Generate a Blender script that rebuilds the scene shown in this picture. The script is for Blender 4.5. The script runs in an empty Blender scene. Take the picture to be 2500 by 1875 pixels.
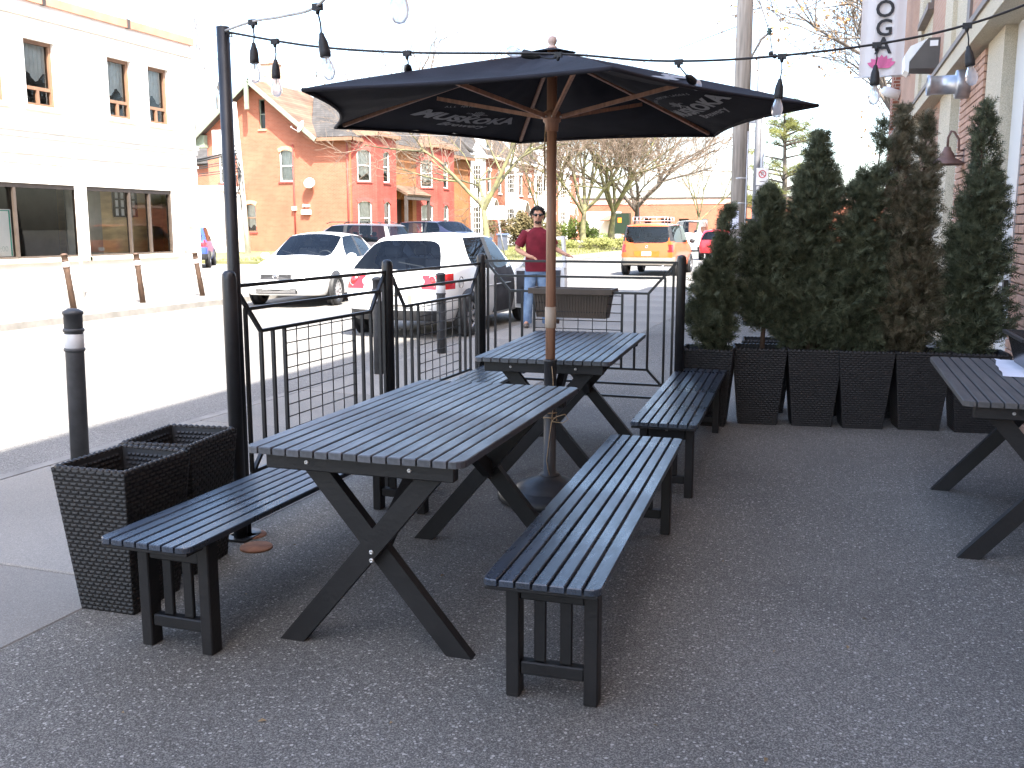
import bpy, bmesh, math, random
from mathutils import Vector, Matrix, Euler
random.seed(7)
R = math.radians
sc = bpy.context.scene
col = sc.collection
# ------------------------------------------------------------------ camera
# axes: +Y runs along the street, -X across it; the camera stands on the patio
cam_d = bpy.data.cameras.new('camera')
cam = bpy.data.objects.new('camera', cam_d)
col.objects.link(cam)
cam.location = (0, 0, 1.473)
cam.rotation_euler = (R(90 - 9.16), 0, R(19.2))
cam_d.sensor_width = 36
cam_d.lens = 34.09
cam_d.clip_start = 0.05
cam_d.clip_end = 900
sc.camera = cam
# ------------------------------------------------------------------ sky, sun, exposure
SUN = Vector((-0.50, 0.56, -1.0)).normalized()      # direction the light travels
w = bpy.data.worlds.new('World')
sc.world = w
w.use_nodes = True
nt = w.node_tree
bg = nt.nodes['Background']
sky = nt.nodes.new('ShaderNodeTexSky')
sky.sky_type = 'NISHITA'
sky.sun_disc = False
sky.sun_elevation = R(53)
sky.sun_rotation = math.atan2(0.50, -0.56)
sky.altitude = 100
sky.air_density = 1.0
sky.dust_density = 3.0
sky.ozone_density = 1.0
nt.links.new(sky.outputs[0], bg.inputs[0])
bg.inputs[1].default_value = 0.15
sl = bpy.data.lights.new('sun', 'SUN')
sl.energy = 4.0
sl.angle = R(0.5)
sl.color = (1.0, 0.95, 0.87)
so = bpy.data.objects.new('sun', sl)
col.objects.link(so)
so.rotation_euler = SUN.to_track_quat('-Z', 'Y').to_euler()
so.location = (10, -10, 30)
vs = sc.view_settings
vs.view_transform = 'Standard'
vs.look = 'None'
vs.exposure = 2.5
vs.gamma = 1.0
vs.use_curve_mapping = False

# ------------------------------------------------------------------ helpers
class MB:
    """collects shapes; build() links them as one mesh object"""
    def __init__(s):
        s.v = []; s.f = []; s.sm = []
    def add(s, vs_, fs_, smooth=False):
        o = len(s.v)
        s.v += [tuple(p) for p in vs_]
        s.f += [tuple(i + o for i in f) for f in fs_]
        s.sm += [smooth] * len(fs_)
        return s
    def box(s, c, d, rot=None, taper=1.0):
        hx, hy, hz = d[0] / 2, d[1] / 2, d[2] / 2
        pts = []
        for z, t in ((-hz, 1), (hz, taper)):
            for x, y in ((-hx, -hy), (hx, -hy), (hx, hy), (-hx, hy)):
                p = Vector((x * t, y * t, z))
                if rot is not None:
                    p = rot @ p
                pts.append(p + Vector(c))
        return s.add(pts, [(0, 3, 2, 1), (4, 5, 6, 7), (0, 1, 5, 4), (1, 2, 6, 5), (2, 3, 7, 6), (3, 0, 4, 7)])
    def bx(s, x0, x1, y0, y1, z0, z1):
        return s.box(((x0 + x1) / 2, (y0 + y1) / 2, (z0 + z1) / 2), (abs(x1 - x0), abs(y1 - y0), abs(z1 - z0)))
    def bbox(s, x0, x1, y0, y1, z0, z1, b=0.004):
        """box with chamfered edges"""
        x0, x1 = min(x0, x1), max(x0, x1); y0, y1 = min(y0, y1), max(y0, y1); z0, z1 = min(z0, z1), max(z0, z1)
        bm = bmesh.new()
        bmesh.ops.create_cube(bm, size=1)
        for v in bm.verts:
            v.co = Vector(((x0 + x1) / 2 + v.co.x * (x1 - x0), (y0 + y1) / 2 + v.co.y * (y1 - y0), (z0 + z1) / 2 + v.co.z * (z1 - z0)))
        bmesh.ops.bevel(bm, geom=bm.edges[:], offset=b, segments=1, affect='EDGES', clamp_overlap=True)
        return s.bm(bm)
    def bm(s, bm, M=None, smooth=False):
        bm.verts.ensure_lookup_table(); bm.verts.index_update()
        vs_ = [(M @ v.co if M else v.co.copy()) for v in bm.verts]
        fs_ = [[v.index for v in f.verts] for f in bm.faces]
        bm.free()
        return s.add(vs_, fs_, smooth)
    def bar(s, a, b, w_, h_, up=(0, 0, 1), ext=0):
        """square bar from a to b; w_ sideways, h_ along up"""
        a = Vector(a); b = Vector(b)
        d = (b - a); L = d.length; d.normalize()
        a = a - d * ext; L += 2 * ext
        u = Vector(up)
        if abs(d.dot(u)) > 0.99: u = Vector((0, 1, 0))
        x = d.cross(u).normalized(); y = x.cross(d).normalized()
        M = Matrix((x, d, y)).transposed()
        return s.box(a + d * L / 2, (w_, L, h_), M)
    def tube(s, pts, r, n=8, cap=True, smooth=True):
        pts = [Vector(p) for p in pts]
        rs = r if isinstance(r, (list, tuple)) else [r] * len(pts)
        prev = None; rings = []; k = len(pts)
        vs_ = []; fs_ = []
        for i, p in enumerate(pts):
            d = (pts[min(i + 1, k - 1)] - pts[max(i - 1, 0)])
            if d.length < 1e-9: d = Vector((0, 0, 1))
            d.normalize()
            if prev is None:
                u = Vector((0, 0, 1)) if abs(d.z) < 0.9 else Vector((1, 0, 0))
                x = d.cross(u).normalized()
            else:
                x = prev - d * prev.dot(d)
                if x.length < 1e-6: x = d.orthogonal()
                x.normalize()
            prev = x; y = d.cross(x)
            for j in range(n):
                a = 2 * math.pi * j / n
                vs_.append(p + (x * math.cos(a) + y * math.sin(a)) * rs[i])
        for i in range(k - 1):
            for j in range(n):
                a = i * n + j; b = i * n + (j + 1) % n
                fs_.append((a, b, b + n, a + n))
        if cap:
            fs_.append(tuple(reversed(range(n)))); fs_.append(tuple(range((k - 1) * n, k * n)))
        return s.add(vs_, fs_, smooth)
    def lathe(s, prof, n=24, c=(0, 0, 0), M=None, smooth=True, ring=False):
        vs_ = []; fs_ = []; k = len(prof)
        for r_, z in prof:
            for j in range(n):
                a = 2 * math.pi * j / n
                p = Vector((r_ * math.cos(a), r_ * math.sin(a), z))
                if M is not None: p = M @ p
                vs_.append(p + Vector(c))
        for i in range(k - 1):
            for j in range(n):
                a = i * n + j; b = i * n + (j + 1) % n
                fs_.append((a, b, b + n, a + n))
        if ring:
            for j in range(n): fs_.append((j, (k - 1) * n + j, (k - 1) * n + (j + 1) % n, (j + 1) % n))
        else:
            fs_.append(tuple(reversed(range(n)))); fs_.append(tuple(range((k - 1) * n, k * n)))
        return s.add(vs_, fs_, smooth)
    def prism(s, poly, a, b, axis='z'):
        """extrude 2D polygon between a and b along axis"""
        n = len(poly); pts = []
        for t in (a, b):
            for u, v in poly:
                pts.append((u, v, t) if axis == 'z' else (u, t, v) if axis == 'y' else (t, u, v))
        fs_ = [tuple(reversed(range(n))), tuple(range(n, 2 * n))] + [(i, (i + 1) % n, (i + 1) % n + n, i + n) for i in range(n)]
        return s.add(pts, fs_)
    def sphere(s, c, r, nu=12, nv=8, sc_=(1, 1, 1)):
        vs_ = []; fs_ = []
        for i in range(nv + 1):
            t = math.pi * i / nv
            for j in range(nu):
                a = 2 * math.pi * j / nu
                vs_.append((c[0] + r * sc_[0] * math.sin(t) * math.cos(a), c[1] + r * sc_[1] * math.sin(t) * math.sin(a), c[2] + r * sc_[2] * math.cos(t)))
        for i in range(nv):
            for j in range(nu):
                a = i * nu + j; b = i * nu + (j + 1) % nu
                fs_.append((a, a + nu, b + nu, b))
        return s.add(vs_, fs_, True)
    def mesh(s, name):
        me = bpy.data.meshes.new(name)
        me.from_pydata(s.v, [], s.f)
        me.polygons.foreach_set('use_smooth', s.sm)
        me.update()
        return me
    def build(s, name, mat, parent=None, fix=True):
        me = s.mesh(name)
        if fix:
            bm = bmesh.new(); bm.from_mesh(me)
            bmesh.ops.recalc_face_normals(bm, faces=bm.faces[:])
            bm.to_mesh(me); bm.free()
        return link(name, me, mat, parent)

def link(name, me, mat=None, parent=None):
    if mat is not None:
        me.materials.clear(); me.materials.append(mat)
    o = bpy.data.objects.new(name, me)
    col.objects.link(o)
    if parent is not None: o.parent = parent
    return o
def tag(o, label=None, cat=None, group=None, kind=None):
    if label: o['label'] = label
    if cat: o['category'] = cat
    if group: o['group'] = group
    if kind: o['kind'] = kind
    return o
def thing(name, label, cat, loc=(0, 0, 0), rz=0, group=None):
    o = bpy.data.objects.new(name, None)
    o.empty_display_size = 0.1
    col.objects.link(o)
    o.location = loc; o.rotation_euler = (0, 0, rz)
    return tag(o, label, cat, group)
def kids(o): return [c for c in col.objects if c.parent == o]
def copy_tree(o, parent=None):
    c = o.copy(); col.objects.link(c); c.parent = parent
    for ch in o.children: copy_tree(ch, c)
    return c
def place(o, loc, rz, label, group=None):
    o.location = loc; o.rotation_euler = (0, 0, rz); o['label'] = label
    if group: o['group'] = group
    return o
def inst(src, name, parent, loc=(0, 0, 0), rot=(0, 0, 0), scale=(1, 1, 1)):
    """part that shares mesh data"""
    o = bpy.data.objects.new(name, src)
    col.objects.link(o)
    o.parent = parent; o.location = loc; o.rotation_euler = rot; o.scale = scale
    return o
def text_mesh(txt, size, shear=0.0, bold=0.0, extrude=0.0, spacing=1.0):
    cu = bpy.data.curves.new('lettering', 'FONT')
    cu.body = txt; cu.size = size; cu.shear = shear; cu.offset = bold; cu.extrude = extrude
    cu.align_x = 'CENTER'; cu.align_y = 'CENTER'; cu.space_character = spacing
    cu.resolution_u = 3
    o = bpy.data.objects.new('lettering', cu)
    col.objects.link(o)
    dg = bpy.context.evaluated_depsgraph_get()
    me = bpy.data.meshes.new_from_object(o.evaluated_get(dg))
    bpy.data.objects.remove(o); bpy.data.curves.remove(cu)
    return me

# ------------------------------------------------------------------ materials
def mat(name, base, rough=0.6, var=0.12, scale=6.0, bump=0.0, bscale=None, metal=0.0, spec=0.5, hue=None, stretch=(1, 1, 1), detail=4, coat=0.0):
    m = bpy.data.materials.new(name)
    m.use_nodes = True
    t = m.node_tree; N = t.nodes; L = t.links
    b = N['Principled BSDF']
    b.inputs['Roughness'].default_value = rough
    b.inputs['Metallic'].default_value = metal
    b.inputs['Specular IOR Level'].default_value = spec
    b.inputs['Coat Weight'].default_value = coat
    b.inputs['Coat Roughness'].default_value = 0.06
    tc = N.new('ShaderNodeTexCoord')
    mp = N.new('ShaderNodeMapping'); mp.inputs['Scale'].default_value = stretch
    L.new(tc.outputs['Object'], mp.inputs[0])
    nz = N.new('ShaderNodeTexNoise'); nz.inputs['Scale'].default_value = scale; nz.inputs['Detail'].default_value = detail
    L.new(mp.outputs[0], nz.inputs['Vector'])
    rp = N.new('ShaderNodeValToRGB')
    lo = [max(0, c * (1 - var)) for c in base[:3]]; hi = [min(1, c * (1 + var)) for c in base[:3]]
    if hue: hi = [min(1, h) for h in hue]
    rp.color_ramp.elements[0].position = 0.32; rp.color_ramp.elements[1].position = 0.68
    rp.color_ramp.elements[0].color = (*lo, 1); rp.color_ramp.elements[1].color = (*hi, 1)
    L.new(nz.outputs[0], rp.inputs[0]); L.new(rp.outputs[0], b.inputs['Base Color'])
    if bump:
        n2 = N.new('ShaderNodeTexNoise'); n2.inputs['Scale'].default_value = bscale or scale * 8; n2.inputs['Detail'].default_value = 3
        L.new(mp.outputs[0], n2.inputs['Vector'])
        bp = N.new('ShaderNodeBump'); bp.inputs['Strength'].default_value = bump; bp.inputs['Distance'].default_value = 0.01
        L.new(n2.outputs[0], bp.inputs['Height']); L.new(bp.outputs[0], b.inputs['Normal'])
    m['nz'] = nz.name
    return m
def rand_obj(m, amt=0.25):
    """vary value by object (slats, bricks, slabs)"""
    t = m.node_tree; N = t.nodes; L = t.links; b = N['Principled BSDF']
    lk = b.inputs['Base Color'].links[0]; src = lk.from_socket
    oi = N.new('ShaderNodeObjectInfo')
    mr = N.new('ShaderNodeMapRange'); mr.inputs['To Min'].default_value = 1 - amt; mr.inputs['To Max'].default_value = 1 + amt
    L.new(oi.outputs['Random'], mr.inputs[0])
    hs = N.new('ShaderNodeHueSaturation'); L.new(mr.outputs[0], hs.inputs['Value']); L.new(src, hs.inputs['Color'])
    L.new(hs.outputs[0], b.inputs['Base Color'])
    return m
def glass_mat(name, tint=(0.6, 0.65, 0.65), rough=0.02, refl=1.0, ior=1.5):
    m = bpy.data.materials.new(name); m.use_nodes = True
    t = m.node_tree; N = t.nodes; L = t.links
    N.remove(N['Principled BSDF'])
    tr = N.new('ShaderNodeBsdfTransparent'); tr.inputs[0].default_value = (*tint, 1)
    gl = N.new('ShaderNodeBsdfGlossy'); gl.inputs['Roughness'].default_value = rough; gl.inputs[0].default_value = (refl, refl, refl, 1)
    fr = N.new('ShaderNodeFresnel'); fr.inputs[0].default_value = ior
    mx = N.new('ShaderNodeMixShader')
    L.new(fr.outputs[0], mx.inputs[0]); L.new(tr.outputs[0], mx.inputs[1]); L.new(gl.outputs[0], mx.inputs[2])
    L.new(mx.outputs[0], N['Material Output'].inputs[0])
    return m
def brick_mat(name, c1, c2, mortar, bw=0.21, rh=0.075, ms=0.008, axis='xz', rough=0.85, var=0.25):
    m = bpy.data.materials.new(name); m.use_nodes = True
    t = m.node_tree; N = t.nodes; L = t.links; b = N['Principled BSDF']
    b.inputs['Roughness'].default_value = rough
    b.inputs['Specular IOR Level'].default_value = 0.25
    tc = N.new('ShaderNodeTexCoord'); sp = N.new('ShaderNodeSeparateXYZ'); cb = N.new('ShaderNodeCombineXYZ')
    L.new(tc.outputs['Object'], sp.inputs[0])
    L.new(sp.outputs['X' if axis[0] == 'x' else 'Y'], cb.inputs[0]); L.new(sp.outputs['Z'], cb.inputs[1])
    br = N.new('ShaderNodeTexBrick')
    br.inputs['Color1'].default_value = (*c1, 1); br.inputs['Color2'].default_value = (*c2, 1); br.inputs['Mortar'].default_value = (*mortar, 1)
    br.inputs['Scale'].default_value = 1.0; br.inputs['Mortar Size'].default_value = ms
    br.inputs['Brick Width'].default_value = bw; br.inputs['Row Height'].default_value = rh
    L.new(cb.outputs[0], br.inputs['Vector'])
    nz = N.new('ShaderNodeTexNoise'); nz.inputs['Scale'].default_value = 0.9; nz.inputs['Detail'].default_value = 6
    L.new(tc.outputs['Object'], nz.inputs['Vector'])
    mr = N.new('ShaderNodeMapRange'); mr.inputs['From Min'].default_value = 0.3; mr.inputs['From Max'].default_value = 0.7
    mr.inputs['To Min'].default_value = 1 - var; mr.inputs['To Max'].default_value = 1 + var
    L.new(nz.outputs[0], mr.inputs[0])
    hs = N.new('ShaderNodeHueSaturation'); L.new(mr.outputs[0], hs.inputs['Value']); L.new(br.outputs[0], hs.inputs['Color'])
    L.new(hs.outputs[0], b.inputs['Base Color'])
    bp = N.new('ShaderNodeBump'); bp.inputs['Strength'].default_value = 0.5; bp.inputs['Distance'].default_value = 0.01; bp.invert = True
    L.new(br.outputs['Fac'], bp.inputs['Height']); L.new(bp.outputs[0], b.inputs['Normal'])
    return m
def aggregate_mat(name, base, stone, scale, amount, rough=0.9, patch=0.25, bump=0.4, contrast=0.42):
    """asphalt or concrete with exposed pebbles"""
    m = bpy.data.materials.new(name); m.use_nodes = True
    t = m.node_tree; N = t.nodes; L = t.links; b = N['Principled BSDF']
    b.inputs['Roughness'].default_value = rough; b.inputs['Specular IOR Level'].default_value = 0.3
    tc = N.new('ShaderNodeTexCoord')
    vo = N.new('ShaderNodeTexVoronoi'); vo.inputs['Scale'].default_value = scale; vo.inputs['Randomness'].default_value = 1
    L.new(tc.outputs['Object'], vo.inputs['Vector'])
    sp = N.new('ShaderNodeSeparateColor'); L.new(vo.outputs['Color'], sp.inputs[0])
    # stone only in some cells, and only near the cell centre
    big = N.new('ShaderNodeTexNoise'); big.inputs['Scale'].default_value = 1.3; big.inputs['Detail'].default_value = 6; big.inputs['Roughness'].default_value = 0.6
    L.new(tc.outputs['Object'], big.inputs['Vector'])
    thr = N.new('ShaderNodeMapRange'); thr.inputs['From Min'].default_value = 0.3; thr.inputs['From Max'].default_value = 0.7
    thr.inputs['To Min'].default_value = 1 - amount * 0.25; thr.inputs['To Max'].default_value = 1 - amount * 1.5
    L.new(big.outputs[0], thr.inputs[0])
    gt = N.new('ShaderNodeMath'); gt.operation = 'GREATER_THAN'; L.new(sp.outputs[0], gt.inputs[0]); L.new(thr.outputs[0], gt.inputs[1])
    rad = N.new('ShaderNodeMath'); rad.operation = 'MULTIPLY'; L.new(sp.outputs[1], rad.inputs[0]); rad.inputs[1].default_value = 0.55
    lt = N.new('ShaderNodeMath'); lt.operation = 'LESS_THAN'; L.new(vo.outputs['Distance'], lt.inputs[0]); L.new(rad.outputs[0], lt.inputs[1])
    mu = N.new('ShaderNodeMath'); mu.operation = 'MULTIPLY'; L.new(gt.outputs[0], mu.inputs[0]); L.new(lt.outputs[0], mu.inputs[1])
    fi = N.new('ShaderNodeTexNoise'); fi.inputs['Scale'].default_value = scale * 2.2; fi.inputs['Detail'].default_value = 2
    L.new(tc.outputs['Object'], fi.inputs['Vector'])
    rp = N.new('ShaderNodeValToRGB'); rp.color_ramp.elements[0].position = 0.3; rp.color_ramp.elements[1].position = 0.7
    rp.color_ramp.elements[0].color = (*[c * (1 - contrast) for c in base], 1); rp.color_ramp.elements[1].color = (*[c * (1 + contrast * 1.7) for c in base], 1)
    v2 = N.new('ShaderNodeTexVoronoi'); v2.inputs['Scale'].default_value = scale * 2.6
    L.new(tc.outputs['Object'], v2.inputs['Vector'])
    s2 = N.new('ShaderNodeSeparateColor'); L.new(v2.outputs['Color'], s2.inputs[0])
    pw = N.new('ShaderNodeMath'); pw.operation = 'POWER'; L.new(s2.outputs[0], pw.inputs[0]); pw.inputs[1].default_value = 2.2
    av = N.new('ShaderNodeMath'); av.operation = 'MULTIPLY_ADD'; L.new(pw.outputs[0], av.inputs[0]); av.inputs[1].default_value = 0.55; 
    hf = N.new('ShaderNodeMath'); hf.operation = 'MULTIPLY'; L.new(fi.outputs[0], hf.inputs[0]); hf.inputs[1].default_value = 0.62
    L.new(hf.outputs[0], av.inputs[2])
    L.new(av.outputs[0], rp.inputs[0])
    mr = N.new('ShaderNodeMapRange'); mr.inputs['From Min'].default_value = 0.3; mr.inputs['From Max'].default_value = 0.7
    mr.inputs['To Min'].default_value = 1 - patch; mr.inputs['To Max'].default_value = 1 + patch
    n3 = N.new('ShaderNodeTexNoise'); n3.inputs['Scale'].default_value = 0.55; n3.inputs['Detail'].default_value = 7
    L.new(tc.outputs['Object'], n3.inputs['Vector']); L.new(n3.outputs[0], mr.inputs[0])
    hs = N.new('ShaderNodeHueSaturation'); L.new(rp.outputs[0], hs.inputs['Color']); L.new(mr.outputs[0], hs.inputs['Value'])
    stn = N.new('ShaderNodeMix'); stn.data_type = 'RGBA'
    stn.inputs['A'].default_value = (*[c * 0.6 for c in stone], 1); stn.inputs['B'].default_value = (*stone, 1)
    L.new(sp.outputs[2], stn.inputs['Factor'])
    mx = N.new('ShaderNodeMix'); mx.data_type = 'RGBA'
    L.new(mu.outputs[0], mx.inputs['Factor']); L.new(hs.outputs[0], mx.inputs['A']); L.new(stn.outputs['Result'], mx.inputs['B'])
    L.new(mx.outputs['Result'], b.inputs['Base Color'])
    bp = N.new('ShaderNodeBump'); bp.inputs['Strength'].default_value = bump; bp.inputs['Distance'].default_value = 0.006
    ad = N.new('ShaderNodeMath'); ad.operation = 'ADD'; L.new(fi.outputs[0], ad.inputs[0]); L.new(mu.outputs[0], ad.inputs[1])
    L.new(ad.outputs[0], bp.inputs['Height']); L.new(bp.outputs[0], b.inputs['Normal'])
    return m

K = {}
K['asphalt_patio'] = aggregate_mat('asphalt_patio', (0.116, 0.110, 0.100), (0.34, 0.325, 0.30), 95, 0.40, patch=0.26)
K['asphalt_road'] = aggregate_mat('asphalt_road', (0.155, 0.148, 0.137), (0.30, 0.287, 0.265), 70, 0.25, patch=0.2, contrast=.35)
K['concrete_walk'] = aggregate_mat('concrete_walk', (0.200, 0.187, 0.168), (0.25, 0.235, 0.212), 120, 0.2, patch=0.16, bump=0.2, contrast=.16)
rand_obj(K['concrete_walk'], 0.08)
K['kerb'] = mat('kerb', (0.19, 0.18, 0.165), 0.9, 0.2, 5, 0.3, 90)
K['lawn'] = mat('lawn', (0.13, 0.15, 0.045), 0.95, 0.3, 1.2, 0.6, 60, hue=(0.20, 0.18, 0.08))
K['soil'] = mat('soil', (0.05, 0.038, 0.028), 0.95, 0.3, 20, 0.6, 90)
# black stained timber, worn where people sit
def stained(name, base, rough, worn):
    m = mat(name, base, rough, 0.3, 5, 0.12, 40, stretch=(9, 0.7, 9), spec=0.7)
    t = m.node_tree; N = t.nodes; L = t.links; b = N['Principled BSDF']
    src = b.inputs['Base Color'].links[0].from_socket
    tc = N.new('ShaderNodeTexCoord')
    n = N.new('ShaderNodeTexNoise'); n.inputs['Scale'].default_value = 3.0; n.inputs['Detail'].default_value = 8; n.inputs['Roughness'].default_value = 0.7
    mp = N.new('ShaderNodeMapping'); mp.inputs['Scale'].default_value = (2.5, 0.8, 1)
    L.new(tc.outputs['Object'], mp.inputs[0]); L.new(mp.outputs[0], n.inputs['Vector'])
    rp = N.new('ShaderNodeValToRGB'); rp.color_ramp.elements[0].position = 0.52; rp.color_ramp.elements[1].position = 0.75
    rp.color_ramp.elements[0].color = (0, 0, 0, 1); rp.color_ramp.elements[1].color = (worn, worn, worn, 1)
    L.new(n.outputs[0], rp.inputs[0])
    mx = N.new('ShaderNodeMix'); mx.data_type = 'RGBA'
    mx.inputs['B'].default_value = (0.10, 0.085, 0.075, 1)
    L.new(rp.outputs[0], mx.inputs['Factor']); L.new(src, mx.inputs['A']); L.new(mx.outputs['Result'], b.inputs['Base Color'])
    mr = N.new('ShaderNodeMapRange'); mr.inputs['From Min'].default_value = 0.35; mr.inputs['From Max'].default_value = 0.75
    mr.inputs['To Min'].default_value = rough - 0.06; mr.inputs['To Max'].default_value = rough + 0.2
    L.new(n.outputs[0], mr.inputs[0]); L.new(mr.outputs[0], b.inputs['Roughness'])
    rand_obj(m, 0.25)
    return m
K['table_wood'] = stained('table_wood', (0.056, 0.059, 0.067), 0.37, 0.6)
K['bench_wood'] = stained('bench_wood', (0.028, 0.036, 0.050), 0.27, 0.2)  # bluish base stands in for sky sheen on the seat
K['old_wood'] = stained('old_wood', (0.055, 0.052, 0.050), 0.62, 0.8)
K['leg_wood'] = mat('leg_wood', (0.010, 0.009, 0.009), 0.5, 0.3, 6, 0.15, 60, spec=0.4)
K['bolt'] = mat('bolt', (0.55, 0.54, 0.52), 0.4, 0.1, metal=0.9)
K['black_steel'] = mat('black_steel', (0.014, 0.014, 0.015), 0.4, 0.3, 14, 0.06, 90, spec=0.5)
K['pole_steel'] = mat('pole_steel', (0.016, 0.016, 0.018), 0.42, 0.3, 8, 0.05, 60)
K['wicker'] = mat('wicker', (0.013, 0.0115, 0.011), 0.5, 0.3, 30, 0.1, 120, spec=0.4)
K['liner'] = mat('liner', (0.012, 0.012, 0.013), 0.6, 0.2, 8)
K['canvas'] = mat('canvas', (0.019, 0.0185, 0.024), 0.85, 0.25, 5, 0.15, 500, spec=0.2)
K['print'] = mat('print', (0.27, 0.27, 0.28), 0.8, 0.12, 60)
K['pole_wood'] = mat('pole_wood', (0.33, 0.175, 0.108), 0.45, 0.25, 9, 0.08, 60, stretch=(6, 6, 0.4))
K['tape'] = mat('tape', (0.42, 0.33, 0.25), 0.5, 0.1, 8)
K['finial'] = mat('finial', (0.55, 0.40, 0.34), 0.6, 0.1, 20)
K['base_metal'] = mat('base_metal', (0.030, 0.030, 0.032), 0.42, 0.3, 6, 0.06, 50)
K['twine'] = mat('twine', (0.36, 0.25, 0.14), 0.9, 0.2, 60)
K['rust'] = mat('rust', (0.17, 0.075, 0.040), 0.85, 0.35, 14, 0.3, 80)
K['rubber'] = mat('rubber', (0.012, 0.012, 0.013), 0.6, 0.2, 10)
K['cable'] = mat('cable', (0.016, 0.016, 0.017), 0.5, 0.2, 20)
K['cable_grey'] = mat('cable_grey', (0.30, 0.29, 0.28), 0.5, 0.2, 20)
K['white_paint'] = mat('white_paint', (0.78, 0.77, 0.75), 0.5, 0.05, 3, 0.04, 30)
K['reflective'] = mat('reflective', (0.5, 0.5, 0.51), 0.35, 0.06, 20)
K['brown_bollard'] = mat('brown_bollard', (0.075, 0.042, 0.026), 0.7, 0.3, 12, 0.1, 60)
K['grey_bollard'] = mat('grey_bollard', (0.040, 0.041, 0.044), 0.55, 0.3, 12, 0.1, 60)
K['bulb_glass'] = glass_mat('bulb_glass', (0.95, 0.95, 0.95), 0.02, ior=1.35)
_t = K['bulb_glass'].node_tree; _m = _t.nodes.new('ShaderNodeMixShader'); _m.inputs[0].default_value = 0.38
_d = _t.nodes.new('ShaderNodeBsdfTranslucent'); _d.inputs[0].default_value = (.9, .9, .9, 1)
_o = _t.nodes['Material Output']; _s = _o.inputs[0].links[0].from_socket
_t.links.new(_s, _m.inputs[1]); _t.links.new(_d.outputs[0], _m.inputs[2]); _t.links.new(_m.outputs[0], _o.inputs[0])
K['clear_glass'] = glass_mat('clear_glass', (0.80, 0.84, 0.82), 0.01)
K['dark_glass'] = glass_mat('dark_glass', (0.16, 0.18, 0.19), 0.01)
K['car_glass'] = glass_mat('car_glass', (0.80, 0.85, 0.86), 0.01, refl=0.6)
K['filament'] = mat('filament', (0.5, 0.45, 0.35), 0.4, 0.05, metal=0.6)
# ------------------------------------------------------------------ planning rays: a measured direction met with a real plane
_f = 2367.2; _p = R(9.16); _t = R(19.2)
def _ray(px, py):
    X = (px - 1250) / _f; Zc = (937.5 - py) / _f
    cy = math.cos(_p) + Zc * math.sin(_p); cz = -math.sin(_p) + Zc * math.cos(_p)
    return Vector((X * math.cos(_t) - cy * math.sin(_t), X * math.sin(_t) + cy * math.cos(_t), cz))
def atX(px, py, x):
    d = _ray(px, py); return Vector((0, 0, 1.473)) + d * (x / d.x)
def atY(px, py, y):
    d = _ray(px, py); return Vector((0, 0, 1.473)) + d * (y / d.y)
def atZ(px, py, z=0.0):
    d = _ray(px, py); return Vector((0, 0, 1.473)) + d * ((z - 1.473) / d.z)

def sheet(name, x0, x1, y0, y1, z, m, nx=1, ny=1, parent=None):
    vs_ = []; fs_ = []
    for j in range(ny + 1):
        for i in range(nx + 1):
            vs_.append((x0 + (x1 - x0) * i / nx, y0 + (y1 - y0) * j / ny, z))
    for j in range(ny):
        for i in range(nx):
            a = j * (nx + 1) + i
            fs_.append((a, a + 1, a + nx + 2, a + nx + 1))
    o = MB().add(vs_, fs_).build(name, m, parent, fix=False)
    if parent is None: tag(o, kind='structure')
    return o
# ------------------------------------------------------------------ ground, road, pavements
sheet('ground', -420, 420, -80, 640, -0.17, mat('earth', (0.17, 0.16, 0.13), 0.95, 0.25, 0.4))
sheet('road', -12.45, -4.80, -60, 300, -0.105, K['asphalt_road'])
sheet('side_street', -90, -12.45, 25.6, 36.6, -0.109, K['asphalt_road'])
sheet('patio', -2.77, 40, -12, 30, 0.0, K['asphalt_patio'])
sheet('yard', -2.77, 60, 30.01, 112, -0.012, K['asphalt_road'])
wk = sheet('pavement', -4.70, -2.775, -12, 112, -0.03, K['kerb'])
sl_me = MB().bbox(-0.957, 0.957, -0.745, 0.745, -0.02, 0.031, 0.006).mesh('slab')
sl_me.materials.append(K['concrete_walk'])
for k in range(30):
    inst(sl_me, 'slab', wk, (-3.738, -3.6 + k * 1.5, -0.03 + random.uniform(-0.002, 0.002)), (random.uniform(-.002, .002), 0, 0))
kb = MB().bx(-4.80, -4.712, -12, 300, -0.17, -0.004).build('kerb', K['kerb']); tag(kb, kind='structure')
# crumbled gutter strip between road and kerb
g = MB()
for k in range(90):
    y = -2 + k * 0.3
    g.box((-4.86 + random.uniform(-.03, .03), y, -0.103), (random.uniform(.08, .18), random.uniform(.1, .3), 0.012), Matrix.Rotation(random.random(), 3, 'Z'))
tag(g.build('gutter_gravel', K['kerb']), 'crumbled gravel along the near gutter', 'gravel', kind='stuff')
fp = MB().bx(-17.6, -12.45, -30, 25.5, -0.17, 0.0).build('far_pavement', K['concrete_walk']); tag(fp, kind='structure')
fk = MB().bx(-12.46, -12.30, -30, 25.45, -0.17, 0.004).build('far_kerb', K['kerb']); tag(fk, kind='structure')
fp2 = MB().bx(-14.2, -12.45, 36.7, 112, -0.17, 0.0).build('far_pavement', K['concrete_walk']); tag(fp2, kind='structure')
lw = MB().bx(-70, -14.2, 36.7, 140, -0.17, 0.012).build('lawn', K['lawn']); tag(lw, kind='structure')
# iron grate on the far pavement
MB()
gr = thing('drain_grate', 'grey iron grate set flat in the sunlit far pavement', 'grate', (-15.9, 18.9, 0.002))
gm = MB()
for k in range(9): gm.bx(-0.7 + k * 0.17, -0.62 + k * 0.17, -1.0, 1.0, 0, 0.006)
gm.build('grate_bars', mat('grate', (0.22, 0.20, 0.17), 0.8), gr)

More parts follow.
